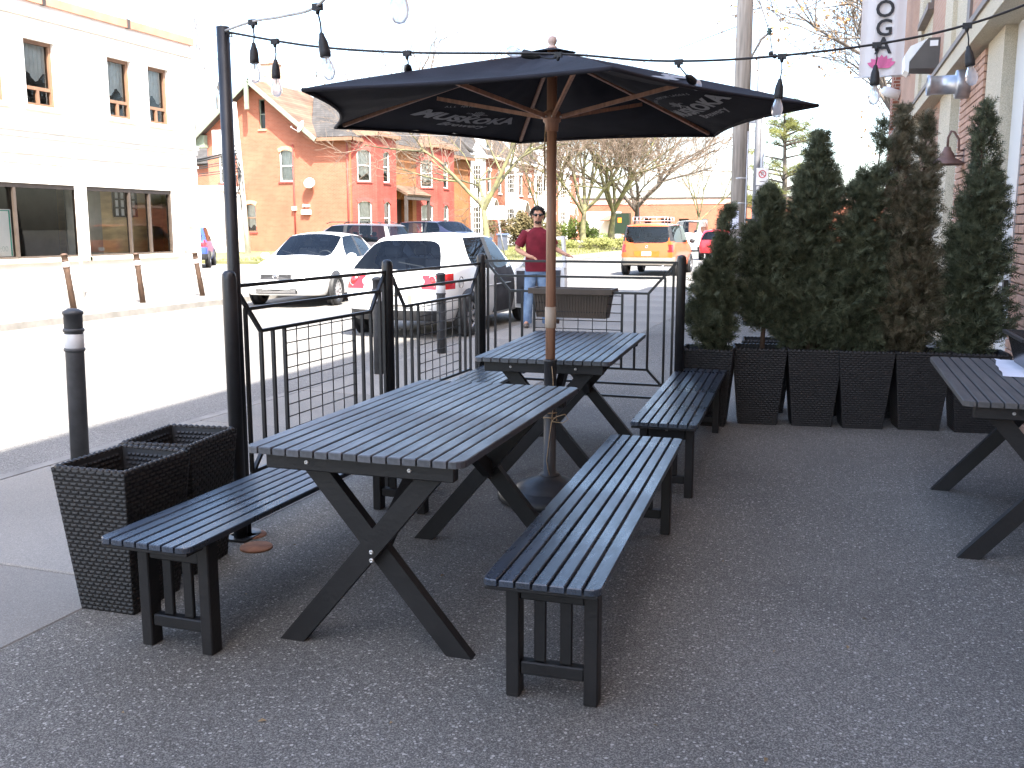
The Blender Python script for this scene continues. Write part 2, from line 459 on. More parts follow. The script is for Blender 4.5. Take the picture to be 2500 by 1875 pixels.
# ------------------------------------------------------------------ wall and window builders
def wall(P, us, zs, holes, depth, name, m, parent):
    """front quads outside the holes plus reveals; P(u,d,z): d>0 is outwards"""
    us = sorted(set([round(u, 4) for u in us] + [round(h[i], 4) for h in holes for i in (0, 1)]))
    zs = sorted(set([round(z, 4) for z in zs] + [round(h[i], 4) for h in holes for i in (2, 3)]))
    mb = MB()
    def inh(u, z): return any(h[0] < u < h[1] and h[2] < z < h[3] for h in holes)
    for i in range(len(us) - 1):
        for j in range(len(zs) - 1):
            if inh((us[i] + us[i + 1]) / 2, (zs[j] + zs[j + 1]) / 2): continue
            mb.add([P(us[i], 0, zs[j]), P(us[i + 1], 0, zs[j]), P(us[i + 1], 0, zs[j + 1]), P(us[i], 0, zs[j + 1])], [(0, 1, 2, 3)])
    for (a, b, c, d) in [h[:4] for h in holes]:
        q = [(a, c), (b, c), (b, d), (a, d)]
        for k in range(4):
            u0, z0 = q[k]; u1, z1 = q[(k + 1) % 4]
            mb.add([P(u0, 0, z0), P(u0, -depth, z0), P(u1, -depth, z1), P(u1, 0, z1)], [(0, 1, 2, 3)])
    return mb.build(name, m, parent, fix=False)
def pbox(mb, P, u0, u1, d0, d1, z0, z1):
    pts = [P(u, d, z) for z in (z0, z1) for (u, d) in ((u0, d0), (u1, d0), (u1, d1), (u0, d1))]
    mb.add(pts, [(0, 3, 2, 1), (4, 5, 6, 7), (0, 1, 5, 4), (1, 2, 6, 5), (2, 3, 7, 6), (3, 0, 4, 7)])
    return mb
def window(parent, P, u0, u1, z0, z1, frame, fw=0.06, rec=0.14, sash='double', curtain=None, sill=None, glass=None, arch=None, blind=0.5):
    mb = MB()
    for (a, b, c, d) in ((u0, u0 + fw, z0, z1), (u1 - fw, u1, z0, z1), (u0 + fw, u1 - fw, z0, z0 + fw), (u0 + fw, u1 - fw, z1 - fw, z1)):
        pbox(mb, P, a, b, -rec, -rec + 0.09, c, d)
    if sash == 'double':
        zm = (z0 + z1) / 2; pbox(mb, P, u0 + fw, u1 - fw, -rec + 0.01, -rec + 0.07, zm - fw / 2, zm + fw / 2)
    elif sash == 'low':      # tall top light over a pair of low sliders
        zm = z0 + (z1 - z0) * 0.28; pbox(mb, P, u0 + fw, u1 - fw, -rec + 0.01, -rec + 0.08, zm - fw / 2, zm + fw / 2)
        um = (u0 + u1) / 2; pbox(mb, P, um - fw / 2, um + fw / 2, -rec + 0.012, -rec + 0.078, z0 + fw, zm - fw / 2)
    elif sash == 'grid':
        for k in (1, 2): 
            um = u0 + (u1 - u0) * k / 3; pbox(mb, P, um - .015, um + .015, -rec + .02, -rec + .06, z0 + fw, z1 - fw)
        for k in range(1, 5):
            zm = z0 + (z1 - z0) * k / 5; pbox(mb, P, u0 + fw, u1 - fw, -rec + .021, -rec + .059, zm - .015, zm + .015)
    wo = mb.build('window', frame, parent)
    g_ = MB().add([P(u0 + fw * .5, -rec + .03, z0 + fw * .5), P(u1 - fw * .5, -rec + .03, z0 + fw * .5), P(u1 - fw * .5, -rec + .03, z1 - fw * .5), P(u0 + fw * .5, -rec + .03, z1 - fw * .5)], [(0, 1, 2, 3)])
    g_.build('pane', glass or K['clear_glass'], wo, fix=False)
    # dark room behind, with a curtain
    rm = MB(); D = rec + 0.75
    pts = [P(u, d, z) for d in (-rec - .01, -D) for (u, z) in ((u0, z0), (u1, z0), (u1, z1), (u0, z1))]
    rm.add(pts, [(4, 5, 6, 7), (0, 1, 5, 4), (1, 2, 6, 5), (2, 3, 7, 6), (3, 0, 4, 7)])
    rm.build('room', K['room'], wo, fix=False)
    if curtain:
        c = MB(); n = 14; zb = z0 + (z1 - z0) * (1 - blind)
        for k in range(n):
            a = u0 + fw * .6 + (u1 - u0 - fw * 1.2) * k / n; b = u0 + fw * .6 + (u1 - u0 - fw * 1.2) * (k + 1) / n
            d0 = -rec - .06 - .025 * (k % 2); d1 = -rec - .06 - .025 * ((k + 1) % 2)
            zz0 = zb + 0.10 * math.sin(k * .7 + u0); zz1 = zb + 0.10 * math.sin((k + 1) * .7 + u0)
            c.add([P(a, d0, zz0), P(b, d1, zz1), P(b, d1, z1 - .02), P(a, d0, z1 - .02)], [(0, 1, 2, 3)])
        c.build('curtain', curtain, wo, fix=False)
    if sill:
        s_ = MB(); pbox(s_, P, u0 - .08, u1 + .08, -rec + .09, .07, z0 - .10, z0); s_.build('sill', sill, wo)
    if arch:
        # curved brick lintel over the opening
        a_ = MB(); n = 8; um = (u0 + u1) / 2; hw = (u1 - u0) / 2
        rise = hw * 0.35; lo = []; hi = []
        for k in range(n + 1):
            t = -1 + 2 * k / n
            lo.append((um + t * hw, z1 - rise * t * t)); hi.append((um + t * (hw + .13), z1 + .22 - rise * 0.9 * t * t))
        for k in range(n):
            q = [lo[k], lo[k + 1], hi[k + 1], hi[k]]
            pts = [P(u, d, z) for d in (-0.05, 0.03) for (u, z) in q]
            a_.add(pts, [(3, 2, 1, 0), (4, 5, 6, 7), (0, 1, 5, 4), (1, 2, 6, 5), (2, 3, 7, 6), (3, 0, 4, 7)])
        # fill between flat opening top and the curve
        for k in range(n):
            q = [(lo[k][0], z1), (lo[k][0], lo[k][1]), (lo[k + 1][0], lo[k + 1][1]), (lo[k + 1][0], z1)]
            a_.add([P(u, -0.045, z) for (u, z) in q], [(0, 1, 2, 3)])
        a_.build('lintel', arch, wo)
    return wo
K['room'] = mat('room', (0.055, 0.05, 0.045), 0.9, 0.2, 2)
K['curtain'] = mat('curtain', (0.62, 0.60, 0.56), 0.9, 0.12, 4)
K['brown_frame'] = mat('brown_frame', (0.20, 0.11, 0.065), 0.6, 0.12, 5)
K['dark_frame'] = mat('dark_frame', (0.06, 0.045, 0.035), 0.5, 0.2, 5)
K['white_frame'] = mat('white_frame', (0.72, 0.71, 0.68), 0.55, 0.06, 5)
K['white_stucco'] = mat('white_stucco', (0.74, 0.72, 0.68), 0.85, 0.06, 1.5, 0.3, 60)
K['cream_trim'] = mat('cream_trim', (0.66, 0.58, 0.44), 0.7, 0.12, 3)
K['coping'] = mat('coping', (0.42, 0.20, 0.13), 0.7, 0.15, 3)
K['brick_orange'] = brick_mat('brick_orange', (0.34, 0.108, 0.062), (0.29, 0.085, 0.048), (0.33, 0.18, 0.125), var=0.12)
K['brick_side'] = brick_mat('brick_side', (0.33, 0.105, 0.058), (0.28, 0.082, 0.045), (0.32, 0.175, 0.12), axis='yz', var=0.12)
K['brick_red'] = brick_mat('brick_red', (0.27, 0.052, 0.038), (0.22, 0.040, 0.030), (0.25, 0.075, 0.058), axis='yz', var=0.28)
K['brick_redx'] = brick_mat('brick_redx', (0.27, 0.052, 0.038), (0.22, 0.040, 0.030), (0.25, 0.075, 0.058), axis='xz', var=0.28)
K['brick_brown'] = brick_mat('brick_brown', (0.27, 0.10, 0.035), (0.22, 0.08, 0.028), (0.26, 0.15, 0.08), axis='yz', var=0.15)
K['brick_lintel'] = mat('brick_lintel', (0.50, 0.27, 0.15), 0.85, 0.2, 12)
K['red_lintel'] = mat('red_lintel', (0.26, 0.05, 0.04), 0.85, 0.2, 12)
def shingle_mat(name, c):
    m = brick_mat(name, c, [x * 0.72 for x in c], [x * 0.5 for x in c], bw=0.3, rh=0.16, ms=0.012, var=0.3)
    return m
K['shingle'] = shingle_mat('shingle', (0.062, 0.058, 0.055))
K['shingle_brown'] = shingle_mat('shingle_brown', (0.15, 0.095, 0.065))
K['green_trim'] = mat('green_trim', (0.17, 0.20, 0.15), 0.7, 0.15, 4)
K['dark_trim'] = mat('dark_trim', (0.05, 0.04, 0.035), 0.7, 0.2, 4)
K['grey_metal'] = mat('grey_metal', (0.42, 0.42, 0.43), 0.45, 0.12, 8, metal=0.4)
K['white_gloss'] = mat('white_gloss', (0.75, 0.75, 0.74), 0.35, 0.04, 4)
K['chimney_brick'] = brick_mat('chimney_brick', (0.50, 0.32, 0.22), (0.36, 0.17, 0.10), (0.55, 0.50, 0.42))
# ------------------------------------------------------------------ white corner shop building across the road
def WY(y): return y * 1.0176
def WZ(z): return 1.473 + (z - 1.473) * 1.0176
XB = -17.3
wb = thing('shop_building', 'white painted two storey corner building with wide shop windows and brown upper windows', 'building', (0, 0, 0))
PB = lambda u, d, z: (XB + d, u, z)
up = [(WY(a), WY(b), WZ(4.10), WZ(5.50)) for a, b in ((9.2, 10.1), (12.0, 12.9), (15.55, 16.45), (17.0, 17.87), (19.5, 20.33), (20.92, 21.72))]
shop = [(WY(11.6), WY(18.33), WZ(0.80), WZ(2.43)), (WY(18.55), WY(21.62), WZ(0.80), WZ(2.43))]
wall(PB, [-8, WY(22.7)], [-0.1, WZ(6.27)], up + shop, 0.22, 'wall', K['white_stucco'], wb)
e = MB(); yE = WY(22.7)
e.add([(XB, yE, -.1), (-31, yE, -.1), (-31, yE, WZ(6.0)), (XB, yE, WZ(6.27))], [(0, 1, 2, 3)])
e.add([(XB, -8, WZ(6.27)), (XB, yE, WZ(6.27)), (-31, yE, WZ(6.0)), (-31, -8, WZ(6.0))], [(0, 1, 2, 3)])
e.build('wall', K['white_stucco'], wb, fix=False)
for (a, b, c, d) in up:
    window(wb, PB, a, b, c, d, K['brown_frame'], fw=0.075, rec=0.20, sash='low', curtain=K['curtain'], sill=K['cream_trim'], blind=random.uniform(.45, .65))
# roof coping with straps, string courses
cp = MB().bx(XB - .35, XB + .07, -8, yE + .05, WZ(6.27), WZ(6.46)).build('coping', K['coping'], wb)
st_ = MB()
for y in (13.4, 17.55, 20.2): st_.bx(XB - .36, XB + .082, WY(y), WY(y) + .10, WZ(6.26), WZ(6.475))
st_.build('coping_strap', K['dark_trim'], wb)
MB().bx(XB, XB + .045, -8, yE, WZ(5.95), WZ(5.985)).build('string_course', K['cream_trim'], wb)
MB().bx(XB, XB + .10, -8, yE, WZ(3.54), WZ(3.64)).bx(XB, XB + .05, -8, yE, WZ(3.42), WZ(3.54)).build('string_course', K['white_stucco'], wb)
MB().bx(XB, XB + .05, -8, yE, WZ(3.06), WZ(3.12)).build('string_course', K['white_stucco'], wb)
for (y0, y1) in ((16.2, 16.6), (16.9, 17.25), (17.5, 17.85)):
    MB().bx(XB, XB + .03, WY(y0), WY(y1), WZ(2.86), WZ(2.90)).build('vent_slot', K['cream_trim'], wb)
K['shop_glass'] = glass_mat('shop_glass', (.93, .95, .94), .01, refl=.8)
# shop windows: mullions and panes, room behind
for gi, (g0, g1, muls) in enumerate(((11.6, 18.33, (14.2, 16.5)), (18.55, 21.62, (20.05, 20.78)))):
    f = MB(); z0 = WZ(.8); z1 = WZ(2.43)
    e_ = [g0] + list(muls) + [g1]
    pbox(f, PB, WY(g0), WY(g1), -.16, -.06, z1 - .10, z1); pbox(f, PB, WY(g0), WY(g1), -.16, -.06, z0, z0 + .05)
    for k, y in enumerate(e_):
        hw = .035
        yy = WY(y) + (hw if k == 0 else -hw if k == len(e_) - 1 else 0)
        pbox(f, PB, yy - hw, yy + hw, -.155, -.05, z0 + .05, z1 - .10)
    fo = f.build('shop_window', K['dark_frame'], wb)
    for k in range(len(e_) - 1):
        MB().add([PB(WY(e_[k]), -.11, z0), PB(WY(e_[k + 1]), -.11, z0), PB(WY(e_[k + 1]), -.11, z1), PB(WY(e_[k]), -.11, z1)], [(0, 1, 2, 3)]).build('pane', K['shop_glass'], fo, fix=False)
    MB().bx(XB - .1, XB + .12, WY(g0) - .15, WY(g1) + .15, z0 - .09, z0 - .002).build('sill', K['cream_trim'], fo)
K['plywood'] = mat('plywood', (0.52, 0.38, 0.19), 0.7, 0.2, 2, stretch=(1, 1, 4))
K['shop_dark'] = mat('shop_dark', (0.10, 0.09, 0.065), 0.8, 0.4, 1.2)
rm = MB()
rm.add([(XB - 3.2, WY(11), 0.2), (XB - 3.2, WY(18.4), .2), (XB - 3.2, WY(18.4), 2.9), (XB - 3.2, WY(11), 2.9)], [(0, 1, 2, 3)])
rm.add([(XB - .25, WY(11.3), .2), (XB - 3.2, WY(11.3), .2), (XB - 3.2, WY(11.3), 2.9), (XB - .25, WY(11.3), 2.9)], [(0, 1, 2, 3)])
rm.add([(XB - .25, WY(11), .2), (XB - 3.2, WY(11), .2), (XB - 3.2, yE - .1, .2), (XB - .25, yE - .1, .2)], [(0, 1, 2, 3)])
rm.add([(XB - .25, WY(11), 2.9), (XB - 3.2, WY(11), 2.9), (XB - 3.2, yE - .1, 2.9), (XB - .25, yE - .1, 2.9)], [(0, 1, 2, 3)])
rm.add([(XB - .8, WY(18.44), .2), (XB - 3.2, WY(18.44), .2), (XB - 3.2, WY(18.44), 2.9), (XB - .8, WY(18.44), 2.9)], [(0, 1, 2, 3)])
rm.build('room', K['shop_dark'], wb, fix=False)
# right hand room: back wall of plywood with a high lattice window, board partitions
rb = MB(); DB = 1.15
rb.add([(XB - DB, WY(18.46), .2), (XB - DB, yE - .1, .2), (XB - DB, yE - .1, 2.9), (XB - DB, WY(18.46), 2.9)], [(0, 1, 2, 3)])
rb.add([(XB - .25, yE - .12, .2), (XB - DB, yE - .12, .2), (XB - DB, yE - .12, 2.9), (XB - .25, yE - .12, 2.9)], [(0, 1, 2, 3)])
rb.add([(XB - .25, WY(18.46), .62), (XB - DB, WY(18.46), .62), (XB - DB, yE - .12, .62), (XB - .25, yE - .12, .62)], [(0, 1, 2, 3)])  # raised pale floor added to bounce sunlight into the room
rb.build('room', K['plywood'], wb, fix=False)
MB().bx(XB - .75, XB - .70, WY(18.6), WY(19.75), .64, 2.6).build('board', mat('grey_board', (.26, .24, .19), .8, .4, 1.5), wb)
lat = MB(); y9 = WY(21.5)
for k in range(5): lat.bx(XB - DB + .02, XB - DB + .07, y9 + k * .21 - .86, y9 + k * .21 - .82, 1.75, 2.45)
for k in range(4): lat.bx(XB - DB + .021, XB - DB + .069, y9 - .86, y9 + .02, 1.75 + k * .22, 1.79 + k * .22)
lat.build('lattice', K['dark_frame'], wb)
MB().bx(XB - DB + .005, XB - DB + .015, y9 - .86, y9, 1.75, 2.45).build('lattice_pane', K['white_gloss'], wb)
# small meters by the corner
for (a_, b_, c_, d_) in ((21.95, 22.12, 1.15, 1.3), (22.2, 22.4, 1.5, 1.56), (21.95, 22.1, .85, 1.0)): MB().bx(XB, XB + .13, WY(a_), WY(b_), c_, d_).build('meter_box', K['cream_trim'], wb)
# board with a green edge leaning inside the left shop window
bd = thing('window_sign', 'white sign board with a green edge inside the left shop window', 'sign', (XB - .145, WY(15.9), WZ(.86)))
MB().bx(-.02, 0, -.9, .55, 0, 1.02).build('board', K['white_paint'], bd)
MB().bx(-.018, .004, .49, .525, 0.01, .98).bx(-.018, .004, -.9, .525, .98, 1.0).build('green_edge', mat('green_edge', (.02, .32, .22), .5), bd)
tm = text_mesh('9:00', .17)
t_ = link('lettering', tm, mat('pale_print', (.55, .60, .58), .6), bd); t_.location = (.004, .27, .16); t_.rotation_euler = (R(90), 0, R(90))

# ------------------------------------------------------------------ orange brick gable house with painted red bays
YG = 52.0; XF = -28.2
hs_ = thing('brick_gable_house', 'orange brick gable house with grey shingle roof and red painted bays', 'house', (0, 0, 0))
PS = lambda u, d, z: (u, YG - d, z)           # south wall, faces the side street
PF = lambda u, d, z: (XF + d, u, z)           # street front
w2 = (-32.98, -32.06, 4.22, 6.10); w1 = (-35.55, -34.78, 1.22, 2.92); wa = (-34.28, -33.86, 7.35, 9.10); w0 = (-37.3, -36.5, 4.2, 6.0)
wall(PS, [-38.1, XF], [-.15, 6.75], [w2, w1, w0], .18, 'wall', K['brick_orange'], hs_)
# gable triangle around the attic slot
gb = MB(); zb = 6.75
def rake(x): return 10.05 - abs(x + 34.5) * (10.05 - 6.6) / 4.45
def tri(xs, lo=zb, hi=None):
    for a, b in zip(xs[:-1], xs[1:]):
        ha = rake(a) if hi is None else hi; hb = rake(b) if hi is None else hi
        if ha <= lo and hb <= lo: continue
        gb.add([PS(a, 0, lo), PS(b, 0, lo), PS(b, 0, max(hb, lo)), PS(a, 0, max(ha, lo))], [(0, 1, 2, 3)])
tri([-38.7, -34.5, wa[0]]); tri([wa[1], -30.2]); tri([wa[0], wa[1]], wa[3], None); tri([wa[0], wa[1]], zb, wa[2])
for (u0, z0, u1, z1) in ((wa[0], wa[2], wa[0], wa[3]), (wa[1], wa[2], wa[1], wa[3]), (wa[0], wa[2], wa[1], wa[2]), (wa[0], wa[3], wa[1], wa[3])):
    gb.add([PS(u0, 0, z0), PS(u0, -.2, z0), PS(u1, -.2, z1), PS(u1, 0, z1)], [(0, 1, 2, 3)])
gb.build('gable', K['brick_orange'], hs_, fix=False)
window(hs_, PS, *w2, K['white_frame'], rec=.16, curtain=K['curtain'], sill=K['red_lintel'], arch=K['brick_lintel'], blind=1)
window(hs_, PS, *w1, K['brown_frame'], rec=.16, curtain=K['curtain'], sill=K['red_lintel'], arch=K['brick_lintel'], blind=.8)
window(hs_, PS, *w0, K['white_frame'], rec=.16, curtain=K['curtain'], sill=K['red_lintel'], arch=K['brick_lintel'], blind=1)
window(hs_, PS, *wa, K['green_trim'], fw=.05, rec=.18, sill=K['brick_lintel'])
# left flank wall
MB().add([(-38.1, YG, -.15), (-38.1, YG + 9, -.15), (-38.1, YG + 9, 6.75), (-38.1, YG, 6.75)], [(0, 1, 2, 3)]).build('wall', K['brick_side'], hs_, fix=False)
# roofs
rf = MB()
def slab4(mb, a, b, c, d, th=.14):
    a, b, c, d = [Vector(q) for q in (a, b, c, d)]
    n = (b - a).cross(d - a).normalized()
    if n.z < 0: n = -n
    lo = [p - n * th for p in (a, b, c, d)]
    mb.add([a, b, c, d] + lo, [(0, 1, 2, 3), (7, 6, 5, 4), (0, 4, 5, 1), (1, 5, 6, 2), (2, 6, 7, 3), (3, 7, 4, 0)])
yo = YG - .72
slab4(rf, (-34.5, yo, 10.25), (-38.98, yo, 6.72), (-38.98, YG + 6, 6.72), (-34.5, YG + 6, 10.25))
rf.build('gable_roof', K['dark_trim'], hs_)
rf = MB(); slab4(rf, (-34.5, yo, 10.25), (-30.0, yo, 6.72), (-30.0, YG + 6, 6.72), (-34.5, YG + 6, 10.25))
rf.build('gable_roof', K['shingle_brown'], hs_)
rf = MB()
slab4(rf, (-30.4, YG - .6, 6.72), (-27.75, YG - .6, 6.72), (-30.6, YG + 5, 10.05), (-33.4, YG + 5, 10.05))
slab4(rf, (-27.75, YG - .6, 6.72), (-27.75, 70.9, 6.72), (-30.6, 70.9, 10.05), (-30.6, YG + 5, 10.05))
slab4(rf, (-33.4, YG + 5, 10.05), (-30.6, YG + 5, 10.06), (-30.6, 70.9, 10.06), (-37, 70.9, 6.8))
rf.build('main_roof', K['shingle'], hs_)
MB().bx(-30.1, -27.72, YG - .67, YG - .59, 6.48, 6.68).bx(-27.73, -27.65, YG - .42, 70.9, 6.48, 6.68).build('gutter', K['brown_frame'], hs_)
# barge boards and king post
bb = MB()
for sx in (-1, 1):
    a = Vector((-34.5, yo - .03, 10.08)); b = Vector((-34.5 + sx * 4.46, yo - .03, 6.56))
    bb.bar(a, b, .06, .26)
bb.build('barge_board', K['green_trim'], hs_)
MB().bx(-34.72, -34.48, yo - .12, yo + .02, 8.45, 10.0).build('king_post', K['green_trim'], hs_)
MB().bx(-39.05, -38.0, YG - .4, YG + .3, 6.35, 6.52).bx(-38.7, -38.05, YG - .35, YG - .02, 6.52, 7.1).build('eave_return', K['green_trim'], hs_)
ch = MB().bx(-34.85, -33.85, YG + 1.2, YG + 2.0, 9.6, 11.35).bx(-34.92, -33.78, YG + 1.13, YG + 2.07, 11.35, 11.5).build('chimney', K['chimney_brick'], hs_)
# street front and two three-sided bays
dh = (57.9, 60.6, .1, 3.35)
wall(PF, [YG, 70.8], [-.15, 6.75], [dh], .9, 'wall', K['brick_brown'], hs_)
def bay(y0, y1, pr, label, seam):
    pl = [(XF, y0), (XF + pr, y0 + pr * 1.15), (XF + pr, y1 - pr * 1.15), (XF, y1)]
    for k in range(3):
        a = Vector((*pl[k], 0)); b = Vector((*pl[k + 1], 0)); dv = (b - a); Ln = dv.length; dv.normalize(); nn = Vector((dv.y, -dv.x, 0))
        P = lambda u, d, z, a=a, dv=dv, nn=nn: tuple(a + dv * u + nn * d + Vector((0, 0, z)))
        mw = min(.86, Ln * .55); c = Ln / 2
        hl = [(c - mw / 2, c + mw / 2, 1.05, 3.05), (c - mw / 2, c + mw / 2, 4.2, 6.05)]
        wall(P, [0, Ln], [-.15, 6.85], hl, .16, 'bay_wall', K['brick_redx'] if k != 1 else K['brick_red'], hs_)
        if k < 2:
            for h in hl: window(hs_, P, *h, K['white_frame'], rec=.14, curtain=K['curtain'], sill=K['red_lintel'], arch=K['red_lintel'], blind=random.uniform(.6, 1))
    ov = .25
    pz = [(XF - .1, y0 - ov), (XF + pr + ov, y0 + pr * 1.15 - ov), (XF + pr + ov, y1 - pr * 1.15 + ov), (XF - .1, y1 + ov)]
    mb = MB().prism(pz, 6.85, 7.08); mb.build('bay_cornice', K['brown_frame'], hs_)
    ap = Vector((XF - 1.2, (y0 + y1) / 2, 8.3)); mb = MB()
    for k in range(3): mb.add([Vector((*pz[k], 7.08)), Vector((*pz[k + 1], 7.08)), ap], [(0, 1, 2)])
    mb.build('bay_roof', K['shingle_brown'], hs_, fix=False)
bay(52.15, 57.2, 1.05, '', 0)
bay(61.2, 66.6, 1.05, '', 0)
# porch in the recess
pc = MB(); slab4(pc, (XF - .1, 57.4, 4.25), (XF - .1, 61.1, 4.25), (XF + 1.2, 61.1, 3.6), (XF + 1.2, 57.4, 3.6)); pc.build('porch_roof', K['shingle_brown'], hs_)
MB().bx(XF + .9, XF + 1.1, 57.4, 61.1, 3.25, 3.5).bx(XF + .9, XF + 1.08, 57.4, 57.6, 0, 3.25).bx(XF + .9, XF + 1.08, 60.9, 61.1, 0, 3.25).build('porch_frame', K['dark_trim'], hs_)
MB().bx(XF - .9, XF - .85, 57.9, 60.6, .1, 3.35).build('door', mat('dark_door', (.035, .02, .015), .5), hs_)
for (y, z) in ((57.35, 3.0), (61.35, 3.4)): MB().bx(XF, XF + .2, y - .1, y + .1, z, z + .3).build('wall_box', K['white_gloss'], hs_)
for x in (-32.0, -28.35): MB().tube([(x, YG - .06, .4), (x, YG - .06, 6.4)], .045, 6).build('downpipe', K['red_lintel'], hs_)
# utility meters on the south wall
for k, (x, z, s_) in enumerate(((-32.0, 2.62, .22), (-31.35, 2.4, .26), (-31.05, 2.4, .28), (-31.3, 2.78, .16), (-31.05, 2.78, .14))):
    MB().bx(x - s_ / 2, x + s_ / 2, YG - .2, YG, z - s_ / 2, z + s_ / 2).build('meter_box', K['white_gloss'], hs_)
def dish(loc, rz, label, sc_=1.0):
    t = thing('satellite_dish', label, 'satellite dish', loc, rz)
    M = Matrix.Rotation(R(68), 3, 'X')
    MB().lathe([(0.0, .10), (.16 * sc_, .08), (.29 * sc_, .03), (.34 * sc_, -.02), (.32 * sc_, -.04), (.16 * sc_, .055), (0.01, .075)], 20, (0, -.42, .1), M).build('reflector', K['white_gloss'], t)
    MB().tube([(0, 0, -.25), (0, -.2, -.1), (0, -.38, .06)], .03, 6).build('bracket', K['grey_metal'], t)
    MB().tube([(0, -.45, -.25), (0, -.95, .0)], .018, 6).sphere((0, -.97, .03), .06).build('feed_arm', K['grey_metal'], t)
    return t
dish((-30.85, YG - .0, 4.0), R(15), 'white satellite dish on the middle of the orange brick wall')
dish((-30.85, YG - .3, 7.25), R(-35), 'white satellite dish on the roof edge of the gable house', 1.1)
# darker neighbour at the back left, white garage
nb = thing('back_house', 'dark shingled house behind the gable house at its left', 'house', (-42.6, 60, 0))
MB().bx(-4, 4.2, 0, 8, -.1, 6.0).build('wall', K['brick_orange'], nb)
mb = MB(); slab4(mb, (-4.6, -.4, 6.0), (4.6, -.4, 6.0), (4.6, 4, 9.2), (-4.6, 4, 9.2)); slab4(mb, (-4.6, 8.4, 6.0), (4.6, 8.4, 6.0), (4.6, 4, 9.2), (-4.6, 4, 9.2)); mb.build('roof', K['shingle'], nb)
MB().bx(2.2, 3.1, 3.0, 3.8, 8, 10.6).build('chimney', K['chimney_brick'], nb)
MB().bx(1.2, 2.4, -.06, -.0, 3.4, 5.2).build('window', K['dark_glass'], nb)
gg = thing('garage', 'low white garage with flat roof left of the gable house', 'garage', (-37.8, 49.6, 0))
MB().bx(-7, 2.25, 0, 2.2, -.1, 3.62).build('wall', K['white_stucco'], gg)
MB().bx(-7.1, 2.33, -.08, 2.28, 3.62, 3.95).build('fascia', K['white_paint'], gg)

# ------------------------------------------------------------------ row houses along the far side
def row_house(y0, y1, label, bays):
    t = thing('row_house', label, 'house', (XF, y0, 0), 0, 'row houses beyond the bare trees')
    Ln = y1 - y0
    P = lambda u, d, z: (d, u, z)
    hl = []
    n = 0
    cols_ = [c for c in (Ln * .36, Ln * .55, Ln * .86)]
    for c in cols_:
        hl.append((c - .4, c + .4, 4.3, 6.1))
    hl.append((Ln * .86 - .4, Ln * .86 + .4, 1.0, 2.9)); hl.append((Ln * .45 - .5, Ln * .45 + .5, .3, 2.7))
    wall(P, [0, Ln], [-.15, 7.2], hl, .16, 'wall', K['brick_side'], t)
    for h in hl[:4]: window(t, P, *h, K['white_frame'], rec=.12, curtain=K['curtain'], sill=K['white_frame'], arch=K['white_frame'], blind=random.uniform(.4, 1))
    window(t, P, *hl[4], K['white_frame'], fw=.12, rec=.12, sash='grid')
    # white bay, two storeys
    b0 = .35; b1 = Ln * .27
    pl = [(0, b0), (.75, b0 + .55), (.75, b1 - .55), (0, b1)]
    for k in range(3):
        a = Vector((*pl[k], 0)); b = Vector((*pl[k + 1], 0)); dv = b - a; L2 = dv.length; dv.normalize(); nn = Vector((dv.y, -dv.x, 0))
        Q = lambda u, d, z, a=a, dv=dv, nn=nn: tuple(a + dv * u + nn * d + Vector((0, 0, z)))
        h2 = [(L2 * .16, L2 * .84, 1.0, 3.1), (L2 * .16, L2 * .84, 4.4, 6.3)]
        wall(Q, [0, L2], [-.1, 6.8], h2, .08, 'bay_wall', K['white_paint'], t)
        if k < 2:
            for h in h2: window(t, Q, *h, K['white_frame'], rec=.07, sash='grid')
    mb = MB().prism([(-.05, b0 - .15), (.92, b0 + .4), (.92, b1 - .4), (-.05, b1 + .15)], 6.8, 6.98); mb.build('bay_cornice', K['white_paint'], t)
    ap = Vector((.1, (b0 + b1) / 2, 8.1)); pz = [(-.05, b0 - .1), (.85, b0 + .45), (.85, b1 - .45), (-.05, b1 + .1)]
    mb = MB()
    for k in range(3): mb.add([Vector((*pz[k], 6.98)), Vector((*pz[k + 1], 6.98)), ap], [(0, 1, 2)])
    mb.build('bay_roof', K['white_paint'], t, fix=False)
    # hood over the door
    hd = MB(); pts = [(Ln * .45 - .9 + 1.8 * k / 8, 2.75 + 1.0 * math.sin(math.pi * k / 8)) for k in range(9)]
    for (ua, za), (ub, zb_) in zip(pts[:-1], pts[1:]):
        slab4(hd, (0, ua, za + .25), (0, ub, zb_ + .25), (.9, ub, zb_), (.9, ua, za), .06)
    hd.build('door_hood', K['white_paint'], t)
    mb = MB(); slab4(mb, (.35, -.05, 7.2), (.35, Ln - .05, 7.2), (-2.6, Ln - .05, 9.9), (-2.6, -.05, 9.9)); slab4(mb, (-8, -.05, 7.2), (-8, Ln - .05, 7.2), (-2.6, Ln - .05, 9.9), (-2.6, -.05, 9.9)); mb.build('roof', K['shingle'], t)
    MB().bx(.0, .38, 0, Ln, 7.0, 7.18).build('gutter', K['white_paint'], t)
    dm = MB().bx(-2.2, -.2, Ln * .5, Ln * .5 + 1.6, 7.4, 9.2).build('dormer', K['white_paint'], t)
    MB().bx(-.2, -.17, Ln * .5 + .25, Ln * .5 + 1.35, 7.9, 8.9).build('dormer_pane', K['dark_glass'], dm)
    MB().tube([(.08, .12, 0), (.08, .12, 7.0)], .06, 6).build('downpipe', K['white_paint'], t)
    MB().add([(0, -.01, -.1), (-8, -.01, -.1), (-8, -.01, 7.2), (-2.6, -.01, 9.9), (0, -.01, 7.2)], [(0, 1, 2, 3, 4)]).build('end_wall', K['brick_orange'], t, fix=False)
    return t
row_house(71.0, 79.0, 'brick row house with white bay, nearest beyond the brown brick', 1)
row_house(79.0, 87.0, 'brick row house with white bay, second from the brown brick', 1)
